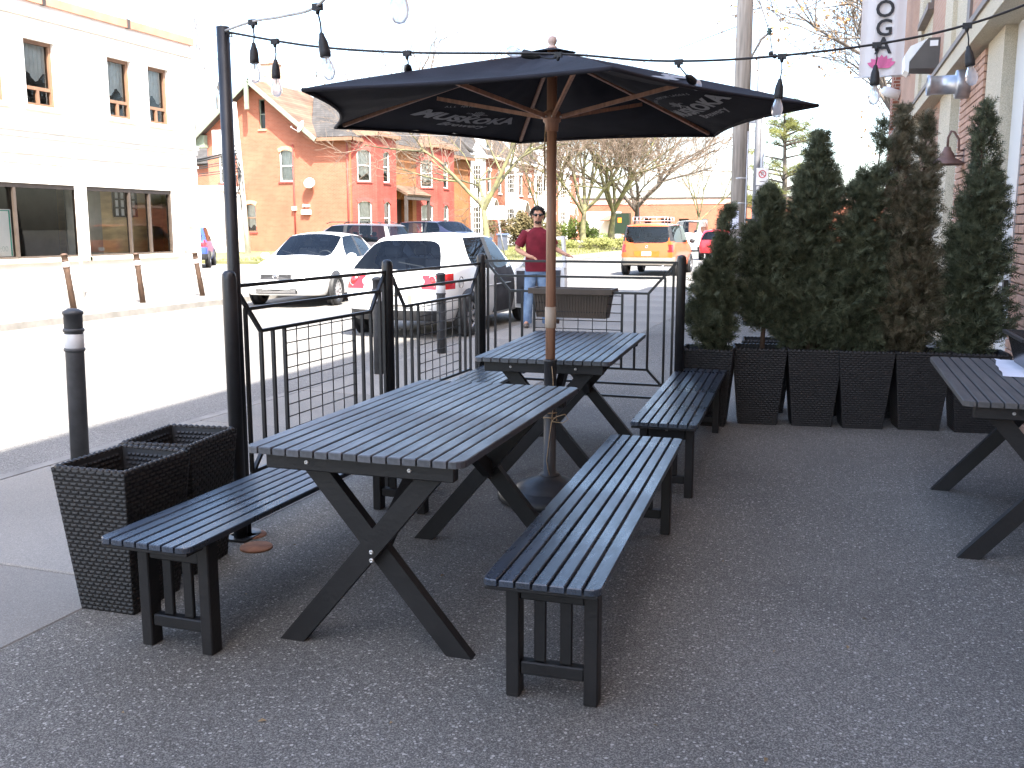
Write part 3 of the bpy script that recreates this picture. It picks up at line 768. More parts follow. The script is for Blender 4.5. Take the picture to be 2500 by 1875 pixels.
row_house(87.0, 95.0, 'brick row house with white bay, third from the brown brick', 1)
row_house(95.0, 103.0, 'brick row house with white bay at the far end of the row', 1)

# ------------------------------------------------------------------ low brick building that closes the street
YE = 112.0
lo = thing('low_brick_building', 'long low brick building with dark windows closing the end of the street', 'building', (0, 0, 0))
PE = lambda u, d, z: (u, YE - d, z)
hl = []
for (a, b, c, d) in ((1376, 1392, 532, 574), (1522, 1536, 534, 575), (1570, 1590, 533, 576), (1612, 1638, 533, 576), (1656, 1682, 534, 574), (1748, 1768, 533, 574), (1900, 1925, 533, 574), (2000, 2025, 533, 574)):
    p0 = atY(a, d, YE); p1 = atY(b, c, YE); hl.append((p0.x, p1.x, max(p0.z, .3), p1.z))
p0 = atY(1704, 592, YE); p1 = atY(1728, 534, YE); dr = (p0.x, p1.x, .05, p1.z)
wall(PE, [-62, 60], [-.15, 4.1], hl + [dr], .25, 'wall', K['brick_orange'], lo)
MB().bx(-62, 60, YE - .06, YE + 12, 4.1, 4.75).build('parapet', mat('parapet', (.46, .30, .24), .8, .15, 1), lo)
MB().bx(-62.1, 60.1, YE - .15, YE + 12.1, 4.75, 4.87).build('coping', K['dark_trim'], lo)
for h in hl: window(lo, PE, *h, K['dark_frame'], fw=.09, rec=.22, sash='double', glass=K['clear_glass'], sill=K['cream_trim'])
MB().bx(dr[0], dr[1], YE + .2, YE + .25, dr[2], dr[3] - .9).build('door', K['dark_trim'], lo)
MB().bx(dr[0], dr[1], YE + .1, YE + .2, dr[3] - .9, dr[3]).build('door_panel', K['grey_metal'], lo)
# pale shed with a small tiled roof left of it, between the trees
p0 = atY(1432, 575, 104); p1 = atY(1492, 516, 104)
sh = thing('pale_shed', 'white walled shed with a small brown tiled roof behind the trees', 'shed', (p0.x, 104, 0))
MB().bx(0, p1.x - p0.x, 0, 5, -.1, p1.z).build('wall', K['white_stucco'], sh)
mb = MB(); slab4(mb, (1.6, -.9, 2.25), (p1.x - p0.x + .2, -.9, 2.25), (p1.x - p0.x + .2, 0, 2.8), (2.4, 0, 2.8), .1); mb.build('tiled_roof', K['brown_frame'], sh)
# ------------------------------------------------------------------ brick building beside the patio
K['brick_near'] = rand_obj(mat('brick_near', (0.42, 0.25, 0.175), 0.85, 0.15, 30, 0.25, 120), 0.10)
K['brick_wall'] = brick_mat('brick_wall', (0.42, 0.25, 0.175), (0.385, 0.22, 0.152), (0.40, 0.30, 0.235), axis='yz', var=0.10)
K['mortar'] = mat('mortar', (0.38, 0.29, 0.225), 0.95, 0.15, 20, 0.3, 150)
K['precast'] = aggregate_mat('precast', (0.46, 0.40, 0.30), (0.60, 0.55, 0.45), 220, 0.3, patch=0.08, bump=0.15)
K['white_film'] = mat('white_film', (0.66, 0.66, 0.65), 0.25, 0.05, 0.8, spec=0.6)
K['flashing'] = mat('flashing', (0.15, 0.11, 0.09), 0.55, 0.15, 4)
K['alu'] = mat('alu', (0.45, 0.45, 0.46), 0.4, 0.08, 5, metal=0.6)
ob = thing('brick_office', 'brown brick building with pale concrete piers along the right of the patio', 'building', (1.47, 0, 0), R(1.5))
PR = lambda u, d, z: (-d, u, z)
def pbx(name, u0, u1, d0, d1, z0, z1, m): 
    mb = MB(); pbox(mb, PR, u0, u1, d0, d1, z0, z1); return mb.build(name, m, ob)
ZL0, ZL1 = 3.26, 3.43
# wall body (mortar face where bricks are built, brick material elsewhere)
def face(name, u0, u1, z0, z1, m, d=0.0):
    return MB().add([PR(u0, d, z0), PR(u0, d, z1), PR(u1, d, z1), PR(u1, d, z0)], [(0, 1, 2, 3)]).build(name, m, ob, fix=False)
face('wall', -12, 7.4, 0, ZL0, K['brick_wall'])
mA = face('wall', 7.4, 8.62, 0, ZL0, K['mortar'], -0.012)
mB_ = face('wall', 10.9, 12.76, 0, ZL0, K['mortar'], -0.012)
face('wall', 15.15, 18.15, 0, ZL0, K['brick_wall'])
face('wall', 19.75, 25.5, 0, ZL0, K['brick_wall'])
bk = MB().bbox(-0.05, 0.0, -0.1, 0.1, -0.0325, 0.0325, 0.004).mesh('brick'); bk.materials.append(K['brick_near'])
rest = MB()
def bricks(parent, u0, u1, z0, z1, zmin):
    r = 0; z = z0 + 0.037
    while z < z1 - .03:
        u = u0 + (0.0 if r % 2 else -0.105)
        while u < u1:
            a = max(u, u0) + .005; b = min(u + .21, u1) - .005
            if b - a > .04:
                jit = random.uniform(-.002, .002)
                if z > zmin:
                    o = inst(bk, 'brick', parent, (0.05 - .012 + jit - .038, (a + b) / 2, z), (0, 0, 0), (1, (b - a) / .2, 1))
                else:
                    rest.bx(-.012 + 0.0, .04, a, b, z - .0325, z + .0325)
            u += .21
        z += .075; r += 1
bricks(mA, 7.4, 8.62, 0, ZL0, 0.0)
bricks(mB_, 10.95, 12.74, 0, ZL0, 1.02)
ro = rest.build('brick_courses', K['brick_near'], mB_); tag(ro, kind='stuff')
# piers, doors, panels below the ledge
pbx('pier', 10.0, 10.95, -.1, .025, 0, ZL0, K['precast'])
pbx('pier', 13.9, 15.2, -.1, .025, 0, ZL0, K['precast'])
pbx('pier', 18.1, 19.8, -.1, .025, 0, ZL0, K['precast'])
pbx('door_panel', 8.74, 10.0, -.14, -.08, 0.05, ZL0, K['white_film'])
pbx('door_frame', 8.62, 8.74, -.1, .03, 0, ZL0, K['alu'])
pbx('door_frame', 8.74, 10.0, -.1, .0, 0.0, .05, K['alu'])
pbx('window_panel', 12.92, 13.9, -.14, -.08, 0.3, ZL0, K['white_film'])
pbx('window_frame', 12.76, 12.92, -.1, .03, 0, ZL0, K['alu'])
pbx('conduit', 8.60, 8.63, .03, .06, 1.0, 2.6, K['alu'])
pbx('door_stop', 8.64, 8.72, .03, .09, .95, 1.06, K['dark_trim'])
# ledge
pbx('ledge', -12, 24.2, -.1, .20, ZL0, ZL1, K['precast'])
pbx('ledge_flashing', -12, 24.2, -.09, .225, ZL1, ZL1 + .06, K['flashing'])
# upper storey
ZT = 9.6; ZU = ZL1 + .06  # wall top is out of view, raised to keep the banner shaded
up_h = [(5.0, 6.9, 4.9, 6.9), (9.0, 10.4, 4.9, 6.9)]
face('wall', -12, 12.6, ZU, ZT, K['brick_wall'])
face('wall', 15.3, 17.42, ZU, ZT, K['brick_wall'])
face('wall', 20.0, 24.62, ZU, ZT, K['brick_wall'])
pbx('pier', 14.4, 15.3, -.1, .025, ZU, ZT, K['precast'])
pbx('pier', 19.3, 20.0, -.1, .02, ZU, ZT, K['precast'])
pbx('pier', 12.6, 12.86, -.1, .03, ZU, ZT, K['flashing'])
pbx('spandrel', 12.86, 14.4, -.1, -.03, ZU, ZT, K['precast'])
pbx('spandrel', 17.42, 19.3, -.1, -.03, ZU, 4.9, K['precast'])
pbx('window_sill', 17.42, 19.3, -.1, .09, 4.9, 5.0, K['flashing'])
pbx('window_pane', 17.42, 19.3, -.14, -.10, 5.0, ZT, K['white_film'])
pbx('window_frame', 17.42, 17.52, -.1, .04, 5.0, ZT, K['flashing'])
pbx('corner_pier', 24.62, 25.6, -.2, .14, 0, ZT + .2, brick_mat('brick_end', (0.28, 0.10, 0.062), (0.24, 0.08, 0.05), (0.45, 0.40, 0.34), axis='xz', var=.1))
# hidden mass: end wall, roof, unseen upper block added to shade the patio and road
MB().bx(.3, 18, -12, 25.5, 0.0, ZT).build('core', K['brick_wall'], ob)
MB().bx(0.02, 18, -12, 16.4, ZT + .01, 14.4).build('shade_block', K['brick_wall'], ob)
# fittings on the wall (their own things)
def on_wall(u, d, z):
    c, s = math.cos(R(1.5)), math.sin(R(1.5)); x, y = -d, u
    return (1.47 + x * c - y * s, x * s + y * c, z)
wp = thing('wall_floodlight', 'dark grey wedge shaped floodlight on the wall above the ledge', 'wall lamp', on_wall(16.3, 0, 3.80), R(1.5))
hsng = MB().prism([(0, -.02), (0, .42), (-.16, .42), (-.40, .10), (-.40, -.0)], -.28, .28, 'y').build('housing', mat('floodlight', (.07, .062, .055), .5), wp)
MB().prism([(-.405, -.06), (-.47, -.02), (-.47, .20), (-.40, .32), (-.175, .415), (-.405, .10)], -.25, .25, 'y').build('lens', K['white_gloss'], wp)
MB().bx(-.14, -.03, -.292, -.281, .30, .38).build('sticker', K['white_paint'], wp)
L = 0.62
vp = thing('vent_pipe', 'round galvanised vent pipe sticking out of the brick wall', 'vent', on_wall(12.0, 0, 3.02), R(1.5))
MX = Matrix.Rotation(R(-90), 3, 'Y')
MB().lathe([(.01, .0), (.155, .0), (.155, .17), (.15, .19), (.102, .19), (.10, .43), (.108, .435), (.108, .48), (.09, .48), (.09, .3), (.01, .3)], 28, (0, 0, 0), MX).build('duct', mat('galvanised', (.42, .43, .46), .35, .15, 12, metal=.75), vp)
MB().lathe([(.01, .0), (.215, .0), (.215, .012), (.01, .012)], 28, (0, 0, 0), MX).build('flange', K['mortar'], vp)
gl = thing('gooseneck_lamp', 'rusty brown gooseneck barn lamp on the brick wall behind the cedars', 'wall lamp', on_wall(12.05, 0, 2.26), R(1.5))
ry = mat('lamp_brown', (.13, .07, .055), .6, .2, 10)
MB().bx(-.05, 0, -.06, .06, -.10, .12).build('wall_plate', ry, gl)
MB().tube([(-.05, 0, .06), (-.10, 0, .06), (-.11, 0, .18), (-.16, 0, .26), (-.19, 0, .27), (-.22, 0, .20), (-.22, 0, .10)], .013, 8).tube([(-.05, 0, -.0), (-.20, 0, -.0)], .010, 8).build('neck', ry, gl)
MB().lathe([(.03, .10), (.045, .06), (.075, .02), (.085, -.02), (.20, -.085), (.205, -.095), (.19, -.095), (.07, -.03), (.01, .0)], 24, (-.22, 0, 0)).build('shade', ry, gl)
MB().tube([(-.02, .0, -.1), (-.02, .02, -.35), (-.03, .12, -.5), (-.03, .13, -1.6)], .014, 6).build('conduit', ry, gl)
cmr = thing('security_camera', 'small white security camera on the far corner of the brick building', 'camera', on_wall(24.4, .0, 4.5), R(1.5))
MB().lathe([(.01, -.2), (.11, -.2), (.11, .12), (.08, .2), (.01, .22)], 16, (-.2, 0, 0), Matrix.Rotation(R(-70), 3, 'Y')).build('camera_body', K['white_gloss'], cmr)
MB().bx(-.1, 0, -.05, .05, -.05, .05).build('bracket', K['grey_metal'], cmr)
# banner with vertical lettering
YB = 21.9
zb0 = atY(2160, 184.5, YB).z
bn = thing('yoga_banner', 'white hanging banner with black letters and a pink lotus flower', 'banner', (0, YB, 0))
cl = MB(); n = 16
x0, x1 = atY(2096, 180, YB).x, atY(2204, 180, YB).x
W_ = x1 - x0
for k in range(n):
    a = x0 + W_ * k / n; b = x0 + W_ * (k + 1) / n
    ya = .02 * math.sin(k * .9); yb = .02 * math.sin((k + 1) * .9)
    cl.add([(a, ya, zb0), (b, yb, zb0), (b, yb * .5, zb0 + 3.2), (a, ya * .5, zb0 + 3.2)], [(0, 1, 2, 3)], True)
    cl.add([(a, ya + .006, zb0), (b, yb + .006, zb0), (b, yb * .5 + .006, zb0 + 3.2), (a, ya * .5 + .006, zb0 + 3.2)], [(3, 2, 1, 0)], True)
cl.build('cloth', mat('banner_cloth', (.62, .60, .60), .7, .05, 1.2), bn, fix=False)
MB().tube([(x0 - .1, 0, zb0 - .015), (1.0, 0, zb0 - .015)], .018, 8).build('rod', K['alu'], bn)
ink = mat('banner_ink', (.02, .02, .022), .7)
xc = atY(2157, 100, YB).x
for ch, py in (('Y', -22), ('O', 24.5), ('G', 70.5), ('A', 114)):
    o = link('letter', text_mesh(ch, .46, bold=.008), ink, bn)
    zc = atY(2157, py, YB).z
    o.rotation_euler = (R(90), 0, 0); o.location = (xc, -.035, zc)
lt = MB(); zc = atY(2149, 167, YB).z
for k, a in enumerate((-62, -38, -16, 0, 16, 38, 62)):
    aa = R(a); ln = .34 - .0010 * abs(a); wd = .065
    tip = Vector((math.sin(aa) * ln * 1.1, 0, math.cos(aa) * ln * .72 + .02)); sd = Vector((math.cos(aa), 0, -math.sin(aa))) * wd
    dd = -.034 - .002 * (3 - abs(k - 3))
    pts = [Vector((0, dd, 0)), tip * .45 + sd + Vector((0, dd, 0)), tip * .8 + sd * .6 + Vector((0, dd, 0)), tip + Vector((0, dd, 0)), tip * .8 - sd * .6 + Vector((0, dd, 0)), tip * .45 - sd + Vector((0, dd, 0))]
    o = MB().add([p + Vector((xc - .02, 0, zc)) for p in pts], [(0, 1, 2, 3, 4, 5)]).build('petal', rand_obj(mat('petal', (.62, .13, .30), .6, .15, 8), .25) if k == 0 else pm, bn, fix=False)
    if k == 0: pm = o.data.materials[0]
# white awning low on the wall beyond the cedars
aw = thing('white_awning', 'white sloped awning on the wall behind the tall cedars', 'awning', on_wall(20.3, .01, 2.2), R(1.5))
mb = MB(); slab4(mb, (0, 0, 1.0), (0, 2.6, 1.0), (-.30, 2.6, .15), (-.30, 0, .15), .04); mb.build('awning_cloth', K['white_paint'], aw)
# ------------------------------------------------------------------ tables
def slat_mesh(x0, x1, L, t, rl, rr, rad=0.03):
    """board along Y, top at z=0; rl / rr: round its left / right corners"""
    def corner(cx, cy, sx, sy, rd):
        if not rd: return [(cx, cy)]
        r = min(rad, abs(x1 - x0) * .75); out = []
        for k in range(5):
            a = math.pi / 2 * k / 4
            out.append((cx - sx * r * (1 - math.sin(a)), cy - sy * r * (1 - math.cos(a))))
        return out
    h = L / 2
    pts = corner(x1, h, 1, 1, rr)
    pts = corner(x1, -h, 1, -1, rr)[::-1] if False else None
    P_ = []
    c = corner(x1, h, 1, 1, rr); P_ += c            # from top edge round to right edge
    c = corner(x1, -h, 1, -1, rr); P_ += c[::-1]
    c = corner(x0, -h, -1, -1, rl); P_ += c
    c = corner(x0, h, -1, 1, rl); P_ += c[::-1]
    bm = bmesh.new()
    vs_ = [bm.verts.new((x, y, -t)) for x, y in P_]
    f = bm.faces.new(vs_)
    r = bmesh.ops.extrude_face_region(bm, geom=[f])
    for v in [g for g in r['geom'] if isinstance(g, bmesh.types.BMVert)]: v.co.z = 0
    bm.faces.ensure_lookup_table()
    bmesh.ops.recalc_face_normals(bm, faces=bm.faces[:])
    top = [e for e in bm.edges if abs(e.verts[0].co.z) < 1e-6 and abs(e.verts[1].co.z) < 1e-6]
    bmesh.ops.bevel(bm, geom=top, offset=.003, segments=1, affect='EDGES', clamp_overlap=True)
    me = bpy.data.meshes.new('slat'); bm.to_mesh(me); bm.free()
    return me
def bolt(parent, loc, rz=0, r=.008):
    o = inst(BOLT, 'bolt', parent, loc, (0, 0, rz), (r / .008,) * 3); return o
BOLT = MB().lathe([(.0005, -.004), (.008, -.004), (.008, 0), (.0055, .0025), (.003, .0025), (.003, .001), (.0005, .001)], 12, (0, 0, 0), Matrix.Rotation(R(90), 3, 'X')).mesh('bolt')
BOLT.materials.append(K['bolt'])
TW, TL, TH = .795, 1.541, .74
def make_table(wood):
    t = thing('picnic_table', '', 'table')
    n = 15; pt = TW / n
    for k in range(n):
        x0 = -TW / 2 + k * pt + (.0035 if k else 0); x1 = -TW / 2 + (k + 1) * pt - (.0035 if k < n - 1 else 0)
        o = link('slat', slat_mesh(x0 - (x0 + x1) / 2, x1 - (x0 + x1) / 2, TL + random.uniform(-.002, .002), .024, k == 0, k == n - 1, .04), wood, t)
        o.location = ((x0 + x1) / 2, 0, TH + random.uniform(-.0012, .0008))
    for s in (-1, 1):
        MB().bbox(-TW / 2 + .05, TW / 2 - .05, s * (TL / 2 - .075) - .022, s * (TL / 2 - .075) + .022, TH - .085, TH - .0255, .004).build('batten', K['leg_wood'], t)
        yb = s * (TL / 2 - .075) + s * .0225
        for bx_ in (-.19, .19): bolt(t, (bx_, yb, TH - .055), 0 if s < 0 else math.pi)
        yl = s * (TL / 2 - .165)
        for q in (-1, 1):
            ya = yl + q * .0225
            a = Vector((-q * .285, ya, TH - .03)); b = Vector((q * .315, ya, 0)); d = (b - a).normalized()
            # leg cut level at foot and top
            hw = .036 / abs(d.z)
            mb = MB(); y0, y1 = ya - .0215, ya + .0215
            pts = [(a.x - hw, y0, a.z), (a.x + hw, y0, a.z), (b.x + hw, y0, 0), (b.x - hw, y0, 0)]
            mb.add(pts + [(x, y1, z) for x, _, z in pts], [(0, 1, 2, 3), (7, 6, 5, 4), (0, 4, 5, 1), (1, 5, 6, 2), (2, 6, 7, 3), (3, 7, 4, 0)])
            mb.build('leg', K['leg_wood'], t)
        yo_ = yl + s * .0455
        for z in (.365, .335): bolt(t, (.012, yo_, z), 0 if s < 0 else math.pi, .009)
        mb = MB().bar((.015, yl - s * .03, .36), (.015, s * .10, TH - .075), .042, .065); mb.build('brace', K['leg_wood'], t)
    MB().bbox(-TW / 2 + .09, TW / 2 - .09, -.022, .022, TH - .075, TH - .0255, .004).build('batten', K['leg_wood'], t)
    return t
# ------------------------------------------------------------------ benches
BW, BL, BH = .362, 2.134, .44
def make_bench(wood):
    t = thing('slatted_bench', '', 'bench')
    n = 7; pt = BW / n
    for k in range(n):
        x0 = -BW / 2 + k * pt + (.004 if k else 0); x1 = -BW / 2 + (k + 1) * pt - (.004 if k < n - 1 else 0)
        o = link('slat', slat_mesh(x0 - (x0 + x1) / 2, x1 - (x0 + x1) / 2, BL, .02, k == 0, k == n - 1, .03), wood, t)
        o.location = ((x0 + x1) / 2, 0, BH + random.uniform(-.0008, .0008))
    for s in (-1, 1):
        MB().bbox(-BW / 2 + .008, BW / 2 - .008, s * (BL / 2 - .05) - .045, s * (BL / 2 - .05) + .045, BH - .034, BH - .0212, .003).build('batten', K['leg_wood'], t)
        yl = s * (BL / 2 - .175)
        for q in (-1, 1):
            xc = q * (BW / 2 - .055)
            MB().bbox(xc - .0225, xc + .0225, yl - .03, yl + .03, 0, BH - .0355, .004).build('leg', K['leg_wood'], t)
        xi = BW / 2 - .055 - .0235
        MB().bbox(-xi, xi, yl - .022, yl + .022, BH - .115, BH - .036, .004).build('apron', K['leg_wood'], t)
        MB().bbox(-xi, xi, yl - .020, yl + .020, .075, .118, .004).build('stretcher', K['leg_wood'], t)
        for q in (-1, 1): MB().bbox(q * .042 - .019, q * .042 + .019, yl - .009, yl + .009, .119, BH - .116, .003).build('end_slat', K['leg_wood'], t)
        bolt(t, (0, yl + s * .0225, BH - .062), 0 if s < 0 else math.pi)
    MB().bbox(-.03, .03, -BL / 2 + .2, BL / 2 - .2, BH - .075, BH - .0215, .004).build('centre_rail', K['leg_wood'], t)
    return t
ROT = lambda a: -(a - R(19.2))
def cs(x, y): return (x * math.cos(_t) - y * math.sin(_t), x * math.sin(_t) + y * math.cos(_t), 0)
T0 = make_table(K['table_wood'])
place(T0, cs(-.299, 3.838), ROT(.311), 'worn black slatted picnic table in the foreground, nearest the camera')
T1 = make_table(K['table_wood'])
place(T1, cs(.362, 6.151), ROT(.264), 'black slatted picnic table behind the umbrella pole')
T2 = make_table(K['old_wood'])
place(T2, (.865, 5.285, 0), R(1.2), 'weathered grey black picnic table against the brick wall at right')
B0 = make_bench(K['bench_wood'])
G_ = None
place(B0, cs(.379, 3.737), ROT(.283), 'black slatted bench at the right side of the foreground table')
def mk(loc, rz, lab):
    b = copy_tree(B0); return place(b, loc, rz, lab)
mk(cs(1.108, 6.095), ROT(.287), 'black slatted bench in front of the leftmost cedar planters')
mk((-2.178, 2.515 + BL / 2, 0), R(0.0), 'black slatted bench beside the two empty wicker planters')
mk((-2.37, 6.80 - BL / 2 + .02, 0), R(3.0), 'black slatted bench between the fence and the far table')
# ------------------------------------------------------------------ wicker planters
PL_L, PL_S, PL_H = .395, .335, .575      # top long, top short, height
BO_L, BO_S = .285, .245
def planter_meshes():
    w = MB(); rows = 34
    faces = []
    for (ax, la, lb, oa, ob_) in (('y', PL_L, BO_L, PL_S / 2, BO_S / 2), ('x', PL_S, BO_S, PL_L / 2, BO_L / 2)):
        for s in (-1, 1):
            for r in range(rows):
                t0 = r / rows; t1 = (r + .97) / rows
                ncol = 10 if ax == 'y' else 9
                for c in range(-1, ncol):
                    off = (r % 2) * .5
                    u0 = (c + off + .03) / ncol; u1 = (c + off + .97) / ncol
                    u0 = max(u0, 0); u1 = min(u1, 1)
                    if u1 - u0 < .03: continue
                    pts = []
                    for (u, t, d) in ((u0, t0, 0), (u1, t0, 0), (u1, t1, 0), (u0, t1, 0), ((u0 * .7 + u1 * .3), (t0 + t1) / 2, .0032), ((u0 * .3 + u1 * .7), (t0 + t1) / 2, .0032)):
                        ln = lb + (la - lb) * t; of = ob_ + (oa - ob_) * t + d
                        p = ((u - .5) * ln, s * of, t * PL_H) if ax == 'y' else (s * of, (u - .5) * ln, t * PL_H)
                        pts.append(p)
                    fs = [(0, 1, 5, 4), (1, 2, 5), (2, 3, 4, 5), (3, 0, 4)]
                    if (ax == 'y') == (s > 0): fs = [tuple(reversed(f)) for f in fs]
                    w.add(pts, fs)
    weave = w.mesh('weave'); weave.materials.append(K['wicker'])
    b = MB(); k = .006; tk = .022
    def ring(t, ins): 
        a = (BO_L + (PL_L - BO_L) * t) / 2 - ins; c = (BO_S + (PL_S - BO_S) * t) / 2 - ins
        return [(-a, -c, t * PL_H), (a, -c, t * PL_H), (a, c, t * PL_H), (-a, c, t * PL_H)]
    rg = ring(0, k) + ring(.995, k) + ring(.995, tk) + ring(.70, tk)
    fs = [(3, 2, 1, 0)]
    for L_ in range(3):
        for j in range(4): fs.append((L_ * 4 + j, L_ * 4 + (j + 1) % 4, L_ * 4 + 4 + (j + 1) % 4, L_ * 4 + 4 + j))
    fs.append((12, 13, 14, 15))
    b.add(rg, fs)
    body = b.mesh('body'); body.materials.append(K['liner'])
    rm = MB(); n = 9
    r1 = ring(1.0, .012)
    for j in range(4):
        p = Vector(r1[j]); q = Vector(r1[(j + 1) % 4]); m_ = int((q - p).length / .028)
        for i in range(m_):
            a = p.lerp(q, (i + .02) / m_); c = p.lerp(q, (i + .98) / m_)
            rm.tube([a + Vector((0, 0, -.004)), a.lerp(c, .5) + Vector((0, 0, .001)), c + Vector((0, 0, -.004))], [.0105, .0115, .0105], 5, True)
    rim = rm.mesh('rim'); rim.materials.append(K['wicker'])
    iw = MB()       # inner weave band seen above the liner
    for (ax, la, oa) in (('y', PL_L - .05, PL_S / 2 - .0235), ('x', PL_S - .05, PL_L / 2 - .0235)):
        for s in (-1, 1):
            for r in range(6):
                for c in range(12):
                    u0 = (c + (r % 2) * .5) / 12.5; u1 = u0 + .072
                    z0 = PL_H - .018 - r * .019; z1 = z0 - .016; sl_ = (PL_H - z0) * .07
                    pts = []
                    for (u, z, d) in ((u0, z0, 0), (u1, z0, 0), (u1, z1, 0), (u0, z1, 0), (u0 + .02, (z0 + z1) / 2, .005), (u1 - .02, (z0 + z1) / 2, .005)):
                        p = ((u - .5) * la * .93, s * (oa - sl_ - d), z) if ax == 'y' else (s * (oa - sl_ - d), (u - .5) * la * .93, z)
                        pts.append(p)
                    iw.add(pts, [(0, 1, 5, 4), (1, 2, 5), (2, 3, 4, 5), (3, 0, 4)])
    inner = iw.mesh('inner_weave'); inner.materials.append(K['wicker'])
    return weave, body, rim, inner
WEAVE, BODY, RIM, INNER = planter_meshes()
def planter(loc, rz, label, group, soil=True, sc_=1.0):
    t = thing('wicker_planter', label, 'planter', loc, rz, group)
    t.scale = (sc_, sc_, sc_)
    b = inst(BODY, 'body', t)
    tag(inst(WEAVE, 'weave', t), kind='stuff'); inst(RIM, 'rim', t)
    tag(inst(INNER, 'inner_weave', t), kind='stuff')
    if soil:
        a, c = PL_L / 2 - .025, PL_S / 2 - .025
        MB().add([(-a, -c, PL_H - .05), (a, -c, PL_H - .05), (a, c, PL_H - .05), (-a, c, PL_H - .05)], [(0, 1, 2, 3)]).build('soil', K['soil'], t, fix=False)
    return t
planter((-2.665, 3.005, 0), R(90 + 1.5), 'empty black wicker planter nearest the camera, left of the bench', 'empty wicker planters', False)
planter((-2.735, 3.44, 0), R(90 + 7), 'empty black wicker planter just in front of the light pole', 'empty wicker planters', False)
ROW = [(-.99, 7.36, 2), (-.635, 7.545, 8), (-.245, 7.60, 9), (.115, 7.635, 9), (.505, 7.71, 9), (.895, 7.74, 6)]
names = ['first wicker planter of the cedar row, beside the fence post', 'second wicker planter of the cedar row from the fence', 'third wicker planter of the cedar row from the fence', 'fourth wicker planter of the cedar row from the fence', 'fifth wicker planter of the cedar row from the fence', 'wicker planter of the cedar row nearest the brick wall']
for (x, y, a), nm in zip(ROW, names): planter((x, y, 0), R(a), nm, 'planters of the cedar row')
for k, (x, nm) in enumerate(((-.62, 'dark wicker planter behind the second cedar planter'), (-.10, 'dark wicker planter behind the gap between third and fourth cedar planters'), (.36, 'dark wicker planter behind the gap between fourth and fifth cedar planters'))):
    planter((x, 8.06 + .04 * k, 0), R(6), nm, 'planters behind the cedar row')
# ------------------------------------------------------------------ fence
def post(parent, x, y, zt=1.28, r=.034):
    MB().lathe([(r, 0), (r, zt - .04), (r * .92, zt - .018), (r * .6, zt - .004), (.002, zt)], 16, (x, y, 0)).build('post', K['black_steel'], parent)
    MB().bx(x - .06, x + .06, y - .06, y + .06, 0, .012).build('post_foot', K['black_steel'], parent)
ZR = [1.205, 1.092, .978]; ZB = [.205, .302, .415]
def panel(name_label, a, b, posts, zoff=0.0, extra=None):
    a = Vector((*a, 0)); b = Vector((*b, 0)); L = (b - a).length
    ang = math.atan2((b - a).y, (b - a).x)
    t = thing('steel_fence', name_label, 'fence', tuple(a), ang, 'black steel patio fence panels')
    r = .0085
    for p in posts: post(t, *((0, 0) if p == 'a' else (L, 0)))
    e = .035; c1, c2 = .115, .235          # chamfer insets
    def rail(x0, z0, x1, z1, q=r): MB().bar((x0, 0, z0), (x1, 0, z1), 2 * q, 2 * q, (0, 1, 0), q * .6).build('rail', K['black_steel'], t)
    for Z in (ZR, ZB):
        z = [v + zoff for v in Z]
        rail(e, z[0], L - e, z[0]); rail(c1, z[1], L - c1, z[1]); rail(c2, z[2], L - c2, z[2])
        rail(e, z[0], c2, z[2], r * 1.02); rail(L - e, z[0], L - c2, z[2], r * 1.02)
    # upright bars
    n = 11; xs = [c2 + (L - 2 * c2) * k / n for k in range(n + 1)]
    m0, m1 = 2, n - 2
    for x, (zt, zb_) in [(e + .02, (ZR[0] - .01, ZB[0] + .01)), (c1, (ZR[1], ZB[1])), (L - c1, (ZR[1], ZB[1])), (L - e - .02, (ZR[0] - .01, ZB[0] + .01))] + [(x, (ZR[2], ZB[2])) for k, x in enumerate(xs) if k <= m0 or k >= m1]:
        MB().bar((x, 0, zb_ + zoff), (x, 0, zt + zoff), r * 1.9, r * 1.9, (0, 1, 0)).build('bar', K['black_steel'], t)
    # wire grid in the middle
    x0, x1 = xs[m0], xs[m1]; q = .0033
    nv = 5
    for k in range(1, nv + 1):
        x = x0 + (x1 - x0) * k / (nv + 1) + random.uniform(-.004, .004)
        MB().tube([(x, .006, ZB[2] + zoff), (x, .006, ZR[2] + zoff)], q, 5).build('grid_wire', K['black_steel'], t)
    for k in range(0, 9):
        z = ZR[2] - .022 - k * .0635 + zoff
        MB().tube([(x0, -.001, z), (x1, -.001, z)], q, 5).build('grid_wire', K['black_steel'], t)
    return t
panel('black steel fence panel with wire grid beside the light pole', (-2.70, 3.80), (-2.70, 5.418), ['a'])
panel('black steel fence panel with wire grid in front of the white hatchback', (-2.70, 5.418), (-2.70, 7.03), ['a'], -.004)
panel('black steel fence panel across the patio end with a planter box hung on it', (-2.70, 7.03), (-1.16, 7.05), ['a', 'b'], .018)
